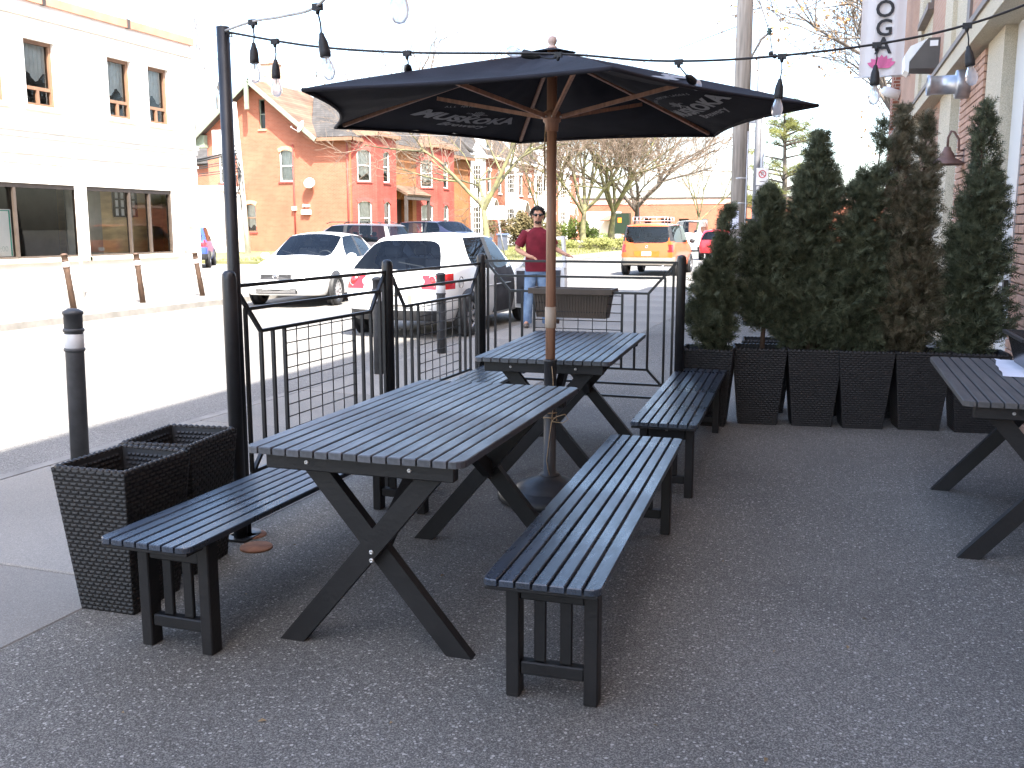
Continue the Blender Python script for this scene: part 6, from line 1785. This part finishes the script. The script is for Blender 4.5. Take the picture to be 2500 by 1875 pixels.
MB().tube([(.70 + .0 * k, .38 + .17 * math.cos(k * .45), .93 + .17 * math.sin(k * .45)) for k in range(15)], .014, 6).build('steering_wheel', K['car_trim'], CS)
for yy in (.45, -.1): MB().bar((1.02, yy, 1.0), (.80, yy - .45, 1.10), .018, .012).build('wiper', K['car_trim'], CS)
# --- orange boxy car driving away
es = boxy_spec(4.30, 1.815, 1.73, 1.08, 1.30, True, r=.335, wx=(-1.37, 1.20), sub=3)
es['paint'] = [('tail_light', lambda c, n: c.x < -2.0 and abs(c.y) > .70 and .78 < c.z < 1.04),
               ('bumper', lambda c, n: c.z < .62 and (c.x < -1.75 or c.x > 1.7)),
               ('roof_black', lambda c, n: c.z > 1.12 and abs(c.y) > .60 and c.z < 1.62 and abs(n.y) > .5)]
es['bumper'] = K['grey_clad']
CE = car('orange boxy car driving away with a steel roof rack', 'car', (-6.37, 33.83, -.105), YC, es, K['car_orange'], 'boxy_car')
xq = sx_(0, .74)
MB().bx(xq - .006, xq + .05, -.42, .42, .64, .82).build('plate_recess', mat('orange_dark', (.45, .11, .008), .4), CE)
MB().bx(xq - .018, xq - .007, -.155, .155, .67, .80).build('licence_plate', K['plate'], CE)
rk = MB()
for z in (1.80, 1.92):
    rk.tube([(-1.9, -.52, z), (-1.9, .52, z), (-.1, .52, z), (-.1, -.52, z), (-1.9, -.52, z)], .014, 6)
for k in range(7): rk.tube([(-1.9 + k * .3, -.52, 1.80), (-1.9 + k * .3, .52, 1.80)], .011, 6)
for x in (-1.9, -1.3, -.7, -.1):
    for y in (-.52, .52): rk.tube([(x, y, 1.70), (x, y, 1.92)], .012, 6)
for y in (-.26, 0, .26): rk.tube([(-1.9, y, 1.80), (-1.9, y, 1.92)], .010, 6)
rk.build('roof_rack', K['alu'], CE)
MB().lathe([(.03, -.003), (.045, -.003), (.045, .006), (.03, .006)], 18, (sx_(0, .96) - .006, 0, .96), MXr, ring=True).build('emblem', K['chrome'], CE)
MB().bar((-2.155, .08, 1.13), (-2.15, .42, 1.12), .02, .016).build('wiper', K['car_trim'], CE)
MB().lathe([(.02, 0), (.035, 0), (.035, .1), (.02, .1)], 12, (-2.12, -.55, .33), MXr).build('exhaust_pipe', K['chrome'], CE)
for s in (1, -1): MB().sphere((.95, s * 1.0, 1.12), .11, 10, 8, (.5, 1, .8)).build('wing_mirror', K['car_trim'], CE)
# --- parked and distant cars
rs_ = boxy_spec(4.05, 1.72, 1.50, .98, 1.05, False, r=.31, rake=.40, screen=.62)
rs_['paint'] = [('tail_light', lambda c, n: c.x < -1.65 and abs(c.y) > .52 and .78 < c.z < 1.02)]
car('red hatchback half hidden by the leftmost cedar', 'car', (-6.25, 49.9, -.105), YC, rs_, K['car_red'], 'hatchback_car')
vs2 = boxy_spec(4.9, 1.9, 2.05, 1.15, 1.75, False, r=.34)
car('small white delivery van beyond the orange car', 'van', (-10.5, 67.0, -.105), R(-90), vs2, K['car_white'], 'delivery_van')
bs = boxy_spec(4.4, 1.81, 1.66, 1.05, 1.15, False, r=.34, rake=.38, screen=.6)
bs['paint'] = [('tail_light', lambda c, n: c.x < -1.85 and abs(c.y) > .58 and .82 < c.z < 1.05), ('bumper', lambda c, n: c.x < -1.7 and c.z < .56)]
bs['bumper'] = K['car_trim']
CBl = car('blue hatchback parked behind the white corner building', 'car', (-25.75, 33.6, -.105), R(122), bs, K['car_blue'], 'parked_car')
ringp(CBl, (sx_(0, .95) - .006, 0, .95), .07, .012, MXr, K['chrome'], 'emblem')
MB().bx(-2.215, -2.20, -.26, .26, .60, .74).build('licence_plate', K['plate'], CBl)
ms_ = boxy_spec(5.05, 1.96, 1.74, 1.02, 1.55, False, r=.34, rake=.30, screen=.95)
ms_['mt'] = {k: K['privacy_glass'] for k in ('side_window_l', 'side_window_r', 'rear_window')}
ms_['paint'] = [('tail_light', lambda c, n: c.x < -2.15 and abs(c.y) > .40 and .84 < c.z < 1.0)]
xm = (atY(813, 590, 36.0).x + atY(1030, 590, 36.0).x) / 2
CM = car('silver minivan parked across the side street behind the white sedan', 'minivan', (xm - .85, 35.2, -.105), R(176), ms_, K['car_silver'], 'minivan')
for s in (1, -1): MB().tube([(-1.9, s * .62, 1.73), (-1.7, s * .62, 1.80), (.4, s * .62, 1.80), (.6, s * .62, 1.74)], .018, 6).build('roof_rail', K['car_trim'], CM)
ps = boxy_spec(5.2, 2.0, 1.90, 1.32, 1.25, False, r=.40, screen=.6)
ps['paint'] = [('headlight', lambda c, n: c.x > 2.3 and abs(c.y) > .5 and .80 < c.z < 1.02)]
ps['mt'] = {'headlight': K['amber']}
xp = atY(1178, 590, 42.5).x
CP = car('dark blue pickup truck with hood pointing right, behind the silver minivan', 'truck', (xp - 2.35, 43.6, -.1), R(-25), ps, K['car_navy'], 'pickup_truck')
# ------------------------------------------------------------------ the man by the open door
K['skin'] = mat('skin', (.42, .22, .145), .55, .08, 12, spec=.4)
K['hair'] = mat('hair', (.012, .009, .008), .6, .3, 40)
K['shirt'] = mat('shirt', (.125, .012, .022), .85, .2, 9, .3, 40, spec=.2)
K['jeans'] = mat('jeans', (.085, .145, .26), .85, .25, 5, .3, 60, hue=(.21, .30, .43), spec=.2)
K['shoe'] = mat('shoe', (.10, .085, .075), .7, .2, 14)
def skin_mesh(verts, edges, radii, root=0, sub=2):
    me = bpy.data.meshes.new('tmp'); me.from_pydata(verts, edges, []); me.update()
    o = bpy.data.objects.new('tmp', me); col.objects.link(o)
    md = o.modifiers.new('skin', 'SKIN'); md.use_smooth_shade = True; md.branch_smoothing = .6
    sv = me.skin_vertices[0].data if me.skin_vertices else None
    if sv is None:
        bm = bmesh.new(); bm.from_mesh(me); bm.verts.layers.skin.verify(); bm.to_mesh(me); bm.free(); sv = me.skin_vertices[0].data
    for i, r in enumerate(radii):
        sv[i].radius = (r, r) if not isinstance(r, tuple) else r
        sv[i].use_root = (i == root)
    s2 = o.modifiers.new('sub', 'SUBSURF'); s2.levels = sub; s2.render_levels = sub
    dg = bpy.context.evaluated_depsgraph_get()
    m2 = bpy.data.meshes.new_from_object(o.evaluated_get(dg))
    bpy.data.objects.remove(o)
    for p_ in m2.polygons: p_.use_smooth = True
    return m2
# local frame: man faces -Y (towards the camera), +X is the right of the picture; height 1.77
mn = thing('person', 'man in a maroon t-shirt, blue jeans and sunglasses standing by the open car door', 'person', (-4.40, 13.76, 0.0), R(19))
V_ = []; E_ = []; R__ = []
def jv(p, r, frm=None):
    V_.append(p); R__.append(r)
    if frm is not None: E_.append((frm, len(V_) - 1))
    return len(V_) - 1
pel = jv((0, 0, .95), (.115, .08))
wst = jv((.005, .0, 1.10), (.105, .075), pel)
chs = jv((.01, -.005, 1.30), (.125, .08), wst)
ucs = jv((.01, .0, 1.42), (.10, .06), chs)
nck = jv((.01, -.005, 1.485), .054, ucs)
hd0 = jv((.01, -.022, 1.550), .060, nck)
hd1 = jv((.01, -.025, 1.62), (.078, .092), hd0)
hd2 = jv((.01, -.015, 1.70), (.070, .085), hd1)
hd3 = jv((.01, -.005, 1.745), .045, hd2)
arms = {}
for s, el, wr, hn in ((-1, (-.30, .02, 1.155), (-.12, -.20, 1.06), (-.02, -.24, 1.03)), (1, (.27, .06, 1.17), (.40, -.12, 1.09), (.51, -.20, 1.055))):
    sh = jv((s * .165, 0, 1.41), .05, ucs)
    um_ = jv(tuple(Vector((s * .20, 0, 1.40)).lerp(Vector(el), .5)), .050, sh)
    e_ = jv(el, .040, um_)
    f_ = jv(tuple(Vector(el).lerp(Vector(wr), .35)), .040, e_)
    w_ = jv(wr, .027, f_)
    h_ = jv(tuple(Vector(wr).lerp(Vector(hn), .75)), (.040, .020), w_)
    arms[s] = (Vector(wr), Vector(hn))
legs = {}
for s, kn, an in ((-1, (-.12, -.03, .52), (-.15, .01, .09)), (1, (.10, .0, .52), (.16, .10, .09))):
    hp = jv((s * .085, 0, .90), .07, pel)
    th = jv(tuple(Vector((s * .10, 0, .88)).lerp(Vector(kn), .5)), .066, hp)
    k_ = jv(kn, .050, th)
    cf = jv(tuple(Vector(kn).lerp(Vector(an), .35)), .056, k_)
    a_ = jv(an, .038, cf)
    legs[s] = (Vector(kn), Vector(an))
    jv((an[0] + s * .02, an[1] - .13, .045), (.042, .03), a_)
bo = link('body', skin_mesh(V_, E_, R__, 0), K['skin'], mn)
# hands: palm carries five separate bent fingers
for s in (-1, 1):
    wr, hn = arms[s]; d = (hn - wr).normalized(); up = Vector((0, 0, 1)); sd = d.cross(up).normalized(); nrm = sd.cross(d)
    pm_ = wr + d * .055
    for k, (o_, ln) in enumerate(((-.030, .062), (-.010, .075), (.010, .072), (.029, .056))):
        b = pm_ + d * .03 + sd * o_
        curl = .75 if s < 0 else .15
        m1 = b + (d - nrm * curl * .5).normalized() * ln * .5; m2 = m1 + (d - nrm * curl * 1.5).normalized() * ln * .5
        link('finger', skin_mesh([tuple(b - d * .02), tuple(b), tuple(m1), tuple(m2)], [(0, 1), (1, 2), (2, 3)], [.009, .0095, .0085, .007], 0, 1), K['skin'], bo)
    ts = -1 if s > 0 else 1
    b = pm_ - d * .02 + sd * ts * -.03
    th1 = b + (d * .5 + sd * ts * -.8).normalized() * .035; th2 = th1 + (d * .9 + sd * ts * -.3).normalized() * .03
    link('thumb', skin_mesh([tuple(b - sd * ts * -.015), tuple(b), tuple(th1), tuple(th2)], [(0, 1), (1, 2), (2, 3)], [.011, .011, .0095, .008], 0, 1), K['skin'], bo)
# shirt and jeans are lofted round the body
def loft(rings, n=28, cx=0.0):
    mb = MB(); vs_ = []; fs_ = []
    for (z, a, b_, ox, oy) in rings:
        for j in range(n):
            t = 2 * math.pi * j / n
            c, s_ = math.cos(t), math.sin(t)
            wr_ = 1 + .018 * math.sin(5 * t + z * 37) * math.sin(z * 21 + t * 2)
            vs_.append((ox + a * wr_ * math.copysign(abs(c) ** .85, c), oy + b_ * wr_ * math.copysign(abs(s_) ** .9, s_), z))
    for i in range(len(rings) - 1):
        for j in range(n):
            p_ = i * n + j; q_ = i * n + (j + 1) % n; fs_.append((p_, q_, q_ + n, p_ + n))
    return mb.add(vs_, fs_, True)
def smooth_rings(keys, m_=5):
    out = []
    for a_, b_ in zip(keys[:-1], keys[1:]):
        for k in range(m_): out.append(tuple(a_[i] + (b_[i] - a_[i]) * k / m_ for i in range(5)))
    return out + [keys[-1]]
tor = loft(smooth_rings([(.835, .178, .130, 0, 0), (.95, .176, .128, 0, 0), (1.08, .172, .122, .005, 0), (1.22, .180, .126, .01, -.004), (1.33, .190, .122, .01, -.002), (1.395, .182, .108, .01, 0), (1.435, .135, .09, .01, 0), (1.462, .085, .074, .01, -.003), (1.478, .066, .062, .01, -.006)]))
for s, el in ((-1, Vector((-.30, .02, 1.155))), (1, Vector((.27, .06, 1.17)))):
    sh0 = Vector((s * .085, 0, 1.375)); sh1 = Vector((s * .178, 0, 1.375))
    q_ = [sh0, sh1, sh1.lerp(el, .3), sh1.lerp(el, .55), sh1.lerp(el, .74)]
    tor.tube(q_, [.055, .076, .074, .072, .074], 16, False)
tor.build('t_shirt', K['shirt'], mn, fix=False)
jn = loft(smooth_rings([(1.0, .158, .112, 0, 0), (.93, .168, .122, 0, 0), (.86, .172, .126, 0, 0), (.80, .170, .120, 0, 0)], 3))
for s in (-1, 1):
    kn, an = legs[s]; hp_ = Vector((s * .083, 0, .86)); fine_ = [hp_, hp_.lerp(kn, .35), hp_.lerp(kn, .7), kn, kn.lerp(an, .3), kn.lerp(an, .7), kn.lerp(an, .95), kn.lerp(an, 1.04)]
    jn.tube(fine_, [.098, .092, .082, .074, .070, .071, .076, .078], 18, False)
jn.build('jeans', K['jeans'], mn, fix=False)
MB().tube([(.16 * math.cos(k * .52), .12 * math.sin(k * .52), .985) for k in range(13)], .012, 6).build('belt', K['hair'], mn)
for s in (-1, 1):
    kn, an = legs[s]
    sm = skin_mesh([(an.x, an.y + .05, .045), (an.x, an.y - .02, .05), (an.x + s * .015, an.y - .11, .042), (an.x + s * .025, an.y - .19, .032)], [(0, 1), (1, 2), (2, 3)], [(.042, .042), (.046, .046), (.044, .036), (.034, .026)], 1)
    link('shoe', sm, K['shoe'], mn)
# head: nose, ears, mouth, beard, glasses, curly hair
HC = Vector((.01, -.02, 1.645))
MB().sphere(HC + Vector((0, -.095, -.015)), .017, 10, 8, (.8, 1.1, 1.6)).build('nose', K['skin'], bo)
for s in (-1, 1): MB().sphere(HC + Vector((s * .080, .01, -.01)), .026, 8, 8, (.4, .7, 1.2)).build('ear', K['skin'], bo)
MB().sphere(HC + Vector((0, -.092, -.062)), .022, 10, 6, (1.1, .35, .35)).build('mouth', mat('lips', (.36, .13, .11), .5), bo)
bd_ = MB()
for k in range(70):
    a = rnd(-.75, .75); z = rnd(-.118, -.06)
    rr = .082 * (1 - .25 * max(0, (-z - .08) / .05))
    if abs(a) < .28 and z > -.082: continue
    if z > -.075 and abs(a) < .55: continue
    p = HC + Vector((math.sin(a) * rr * .95, -math.cos(a) * rr * 1.12 + .005, z)); bd_.sphere(p, .0065, 6, 4)
bd_.build('beard', K['hair'], mn)
hr = MB(); random.seed(5)
def on_scalp(u, a):
    st_ = math.sqrt(max(0, 1 - u * u)); return Vector((st_ * math.cos(a), st_ * math.sin(a), u))
for k in range(900):
    d = on_scalp(rnd(-.45, 1), rnd(0, 6.283))
    if d.y < -.15 and d.z < .62: continue
    if d.z < .05 and d.y < .12: continue
    r_ = rnd(.88, 1.14)
    p = HC + Vector((0, .012, .022)) + Vector((d.x * .098, d.y * .108, d.z * .104)) * r_
    # short curl
    t1 = d.orthogonal().normalized(); t2 = d.cross(t1); ph = rnd(0, 6.28); cr_ = rnd(.008, .014)
    hr.tube([p + (t1 * math.cos(ph + q * 1.5) + t2 * math.sin(ph + q * 1.5)) * cr_ + d * .004 * q for q in range(4)], [.005, .006, .005, .002], 4, False)
hr.sphere(HC + Vector((0, .034, .034)), .088, 16, 10, (1.0, .98, 1.02))
hr.build('hair', K['hair'], mn)
gz = HC.z + .012
gm_ = MB()
for s in (-1, 1): gm_.sphere((HC.x + s * .034, HC.y - .093, gz), .030, 10, 8, (1.05, .35, .72)); gm_.bar((HC.x + s * .066, HC.y - .085, gz + .006), (HC.x + s * .082, HC.y + .01, gz + .004), .006, .008)
gm_.bar((HC.x - .02, HC.y - .10, gz + .006), (HC.x + .02, HC.y - .10, gz + .006), .006, .008)
gm_.build('sunglasses', mat('black_lens', (.008, .008, .009), .12, .1, 5), mn)
ky = thing('phone', 'small dark phone held in the right hand of the man', 'phone', (0, 0, 0)); bpy.data.objects.remove(ky)
# ------------------------------------------------------------------ poles, signs, bins
K['pole_grey'] = mat('pole_grey', (.33, .29, .25), .9, .3, 3, .6, 30, stretch=(8, 8, .5))
p = atY(1797, 700, 18.6)
up_ = thing('utility_pole', 'weathered wooden utility pole with a paper notice, behind the leftmost cedars', 'utility pole', (p.x, 18.6, 0))
MB().tube([(0, 0, -.1), (-.02, 0, 5), (-.04, 0, 11)], [.155, .145, .12], 16).build('shaft', K['pole_grey'], up_)
MB().tube([(.135, -.10, 0), (.13, -.10, 1.5), (.125, -.095, 3.2)], .016, 6).build('conduit', K['alu'], up_)
MB().bx(.14, .24, -.06, .06, 3.35, 3.62).build('junction_box', K['grey_metal'], up_)
for z in (1.28, 1.90, 2.35): MB().lathe([(.150, z), (.153, z + .004), (.153, z + .025), (.150, z + .03)], 16).build('strap', K['alu'], up_)
nt_ = thing('paper_notice', 'white paper notice stapled to the wooden utility pole', 'notice', (p.x, 18.6, 1.45))
vs_ = []; fs_ = []
for i in range(9):
    a = R(-90 - 19 - 34 + 68 * i / 8 - 8)
    for z in (0, .33): vs_.append((.157 * math.cos(a), .157 * math.sin(a), z))
for i in range(8): fs_.append((2 * i, 2 * i + 2, 2 * i + 3, 2 * i + 1))
MB().add(vs_, fs_, True).build('sheet', mat('notice_paper', (.66, .66, .74), .7, .03, 5), nt_, fix=False)
for k in range(6):
    a0, a1 = R(-90 - 19 - 30), R(-90 - 19 + 12 + (k % 3) * 4); z = .26 - k * .035
    MB().tube([(.1585 * math.cos(a0 + (a1 - a0) * j / 5), .1585 * math.sin(a0 + (a1 - a0) * j / 5), z) for j in range(6)], .0025, 4).build('print_line', K['grey_metal'], nt_)
# insulators and arms high on the pole, wires
hw = thing('pole_hardware', 'insulator arm and wire fittings near the top of the wooden pole', 'pole hardware', (p.x, 18.6, 4.6))
MB().tube([(-.1, 0, -.5), (.28, 0, .2), (.40, 0, .3)], .022, 6).build('arm', K['pole_grey'], hw)
MB().lathe([(.01, -.06), (.05, -.05), (.03, -.02), (.055, .0), (.03, .03), (.05, .05), (.01, .06)], 10, (.42, 0, .33)).build('insulator', mat('insulator', (.03, .07, .07), .3), hw)
MB().tube([(0, 0, 1.4), (.25, 0, .8), (.42, 0, .33), (.50, 0, -.1)], .010, 5).build('lead', K['cable_grey'], hw)
for q in ((.46, .0), (.53, -.05)): MB().sphere((q[0], 0, q[1] - .05), .045).build('clamp', K['rubber'], hw)
p2 = atY(1838, 640, 25.5)
mp_ = thing('metal_pole', 'tall slim grey metal lamp post right of the wooden pole', 'lamp post', (p2.x, 25.5, 0))
MB().tube([(0, 0, -.1), (0, 0, 9)], [.085, .055], 14).build('shaft', mat('post_grey', (.22, .22, .23), .6, .1, 5), mp_)
MB().tube([(.12, 0, 0), (.12, 0, 5.4)], .05, 8).build('riser_pipe', K['alu'], mp_)
for k, py in enumerate((430, 475)):
    q = atY(1861, py, 25.3)
    t = thing('parking_sign', 'white no parking sign on the grey post, %s one' % ('upper' if k == 0 else 'lower'), 'sign', (q.x, 25.3, q.z), R(19))
    MB().bx(-.15, .15, 0, .01, -.22, .20).build('panel', K['white_paint'], t)
    MB().lathe([(.075, 0), (.095, 0), (.095, .006), (.075, .006)], 24, (0, -.001, .05), Matrix.Rotation(R(90), 3, 'X'), ring=True).bar((-.06, -.004, .10), (.06, -.004, .0), .004, .018, (0, 0, 1)).build('red_ring', mat('sign_red', (.5, .02, .03), .5), t)
    o = link('letter', text_mesh('P', .13), K['dark_trim'], t); o.rotation_euler = (R(90), 0, 0); o.location = (0, -.003, .05)
    MB().bx(-.06, .06, -.003, -.001, -.14, -.125).build('arrow_bar', K['dark_trim'], t)
# brown cabinet behind the planters, with a white scrawl
q0 = atY(1818, 690, 15.2); q1 = atY(1905, 540, 15.2)
cb_ = thing('brown_cabinet', 'brown metal street cabinet with a white painted scrawl behind the cedars', 'cabinet', (q0.x, 15.2, 0))
wv = q1.x - q0.x + .35
MB().bx(0, wv, 0, .8, .05, q1.z).build('cabinet_body', mat('cabinet_brown', (.16, .11, .075), .6, .12, 4), cb_)
MB().bx(-.03, wv + .03, -.03, .83, q1.z, q1.z + .04).build('lid', K['dark_trim'], cb_)
sg = MB(); zc = q1.z - .42
for a, b in (((.10, zc - .30), (.20, zc + .12)), ((.20, zc + .12), (.23, zc - .14)), ((.23, zc - .14), (.30, zc + .10))):
    sg.bar((a[0], -.004, a[1]), (b[0], -.004, b[1]), .004, .03, (1, 0, 0))
sg.build('scrawl', K['white_paint'], cb_)
MB().bx(0, wv, -.006, .0, .75, .765).build('panel_seam', K['dark_trim'], cb_)
# street sign on a leaning post, by the lawn
p3 = atZ(1233, 628, 0)
sp_ = thing('street_sign', 'small white sign on a leaning metal post by the lawn', 'sign', (p3.x, p3.y, 0), R(19))
ztop = atY(1212, 505, p3.y).z
MB().tube([(0, 0, -.05), (-.42, 0, ztop - .2)], .035, 8).build('post', K['alu'], sp_)
MB().bx(-1.0, .12, -.05, -.03, ztop - .62, ztop + .05).build('panel', K['white_paint'], sp_)
# sign pole in front of the white building
p4 = atZ(203, 727, 0)
pp_ = thing('sign_pole', 'thin pale pole in front of the shop windows', 'pole', (p4.x, p4.y, 0))
MB().tube([(0, 0, -.02), (.02, 0, 2.95)], .035, 10).build('shaft', K['white_frame'], pp_)
# leaning utility pole by the gable house with cable bundles and a yellow guy guard
yl_ = 47.5
pb_ = atY(606, 618, yl_); pt_ = atY(571, 250, yl_)
lp2 = thing('utility_pole', 'leaning pale utility pole with tangled cables in front of the gable house', 'utility pole', (pb_.x, yl_, 0))
dx = pt_.x - pb_.x
MB().tube([(0, 0, -.1), (dx, 0, pt_.z)], [.17, .13], 12).build('shaft', mat('pole_pale', (.58, .54, .48), .9, .12, 3), lp2)
cbm = MB()
for k in range(16):
    z0 = rnd(3.2, 5.6); f = z0 / pt_.z; x0_ = dx * f
    cbm.tube([(x0_ + rnd(-.1, .1), -.15, z0 + rnd(-.6, .6)), (x0_ + rnd(-.3, .3), -.25, z0 + rnd(-.9, .4)), (x0_ + rnd(-.1, .3), -.2, z0 - rnd(.4, 1.2))], .022, 4)
cbm.build('cable_bundle', K['cable'], lp2)
for k in range(6):
    z = 4.6 + .25 * k - (k % 2) * .1; f = z / pt_.z
    MB().tube([(dx * f, -.1, z), (dx * f - 2.5, -.4, z - .25 - .05 * k), (dx * f - 6, -1, z - .15)], .028 if k < 4 else .06, 5).build('wire', K['cable'], lp2)
MB().bx(dx * .62 - 1.55, dx * .62 - .15, -.25, -.05, pt_.z * .66, pt_.z * .66 + 1.35).build('transformer_box', K['white_paint'], lp2)
ge = atZ(705, 606, 0)
gy0 = Vector((dx * .55, -.1, pt_.z * .55)); gy1 = Vector((ge.x - pb_.x, .5, .1))
MB().tube([gy0, gy1], .02, 5).build('guy_wire', K['alu'], lp2)
gg_ = gy1.lerp(gy0, .02); MB().tube([gy1, gy1.lerp(gy0, .40)], .07, 6).build('guy_guard', mat('guard_yellow', (.70, .50, .06), .5), lp2)
# bins
p5 = atZ(1206, 612, 0)
t = thing('wheeled_bin', 'grey blue wheeled bin beside the bare tree', 'bin', (p5.x + .6, p5.y, 0))
MB().box((0, 0, .5), (.5, .55, 1.0), taper=1.0).build('bin_body', mat('bin_grey', (.07, .08, .11), .5), t)
MB().bx(-.32, .32, -.34, .32, 1.0, 1.1).build('lid', mat('bin_lid', (.10, .14, .25), .5), t)
pl = MB()
for k in range(7): pl.bx(-.85 + k * .13, -.75 + k * .13, -.45, -.42, 0, 1.05 + .05 * (k % 3))
fe = thing('picket_screen', 'short row of grey pickets beside the wheeled bin', 'fence', (p5.x + .1, p5.y, 0))
for k in range(7): MB().bx(-.85 + k * .13, -.75 + k * .13, -.45, -.42, 0, 1.05 + .05 * (k % 3)).build('picket', K['bark_grey'], fe)
MB().bx(-.9, .15, -.42, -.39, .5, .58).build('rail', K['bark_grey'], fe)
p6 = atZ(1512, 590, 0)
t = thing('green_box', 'dark green utility box with a yellow label behind the orange car', 'utility box', (p6.x, p6.y, 0))
MB().bx(-1.0, 1.0, 0, 1, .8, 3.0).bx(-.8, -.6, .3, .5, 0, .8).bx(.6, .8, .3, .5, 0, .8).build('box_body', mat('box_green', (.007, .020, .010), .5), t)
MB().bx(-.2, .2, -.02, 0, 2.0, 2.5).build('label_panel', K['amber'], t)
# garden wall blocks near the lawn
for k, (px, py) in enumerate(((1462, 600), (1408, 606), (1530, 600))):
    q = atZ(px, py, 0); t = thing('garden_block', ('pale stone block on the lawn below the forked trees', 'pale stone block at the left of the low shrubs', 'pale stone block beside the rear of the orange car')[k], 'stone', (q.x, q.y, 0), k * .4)
    MB().bbox(-.8, .8, -.3, .3, 0, .55, .08).build('block', K['kerb'], t)
# overhead wires to the right
for k, (a, b) in enumerate(((((p.x, 18.6, 6.2)), (-20, 60, 8.0)), (((p.x, 18.6, 5.1)), (-26, 48, 6.4)))):
    a = Vector(a); b = Vector(b); m_ = a.lerp(b, .5) - Vector((0, 0, 1.0))
    t = thing('overhead_wire', ('upper', 'lower')[k] + ' thin overhead wire leaving the wooden utility pole', 'wire', tuple(a))
    MB().tube([Vector((0, 0, 0)), m_ - a, b - a], .010, 4).build('cable', K['cable_grey'], t)
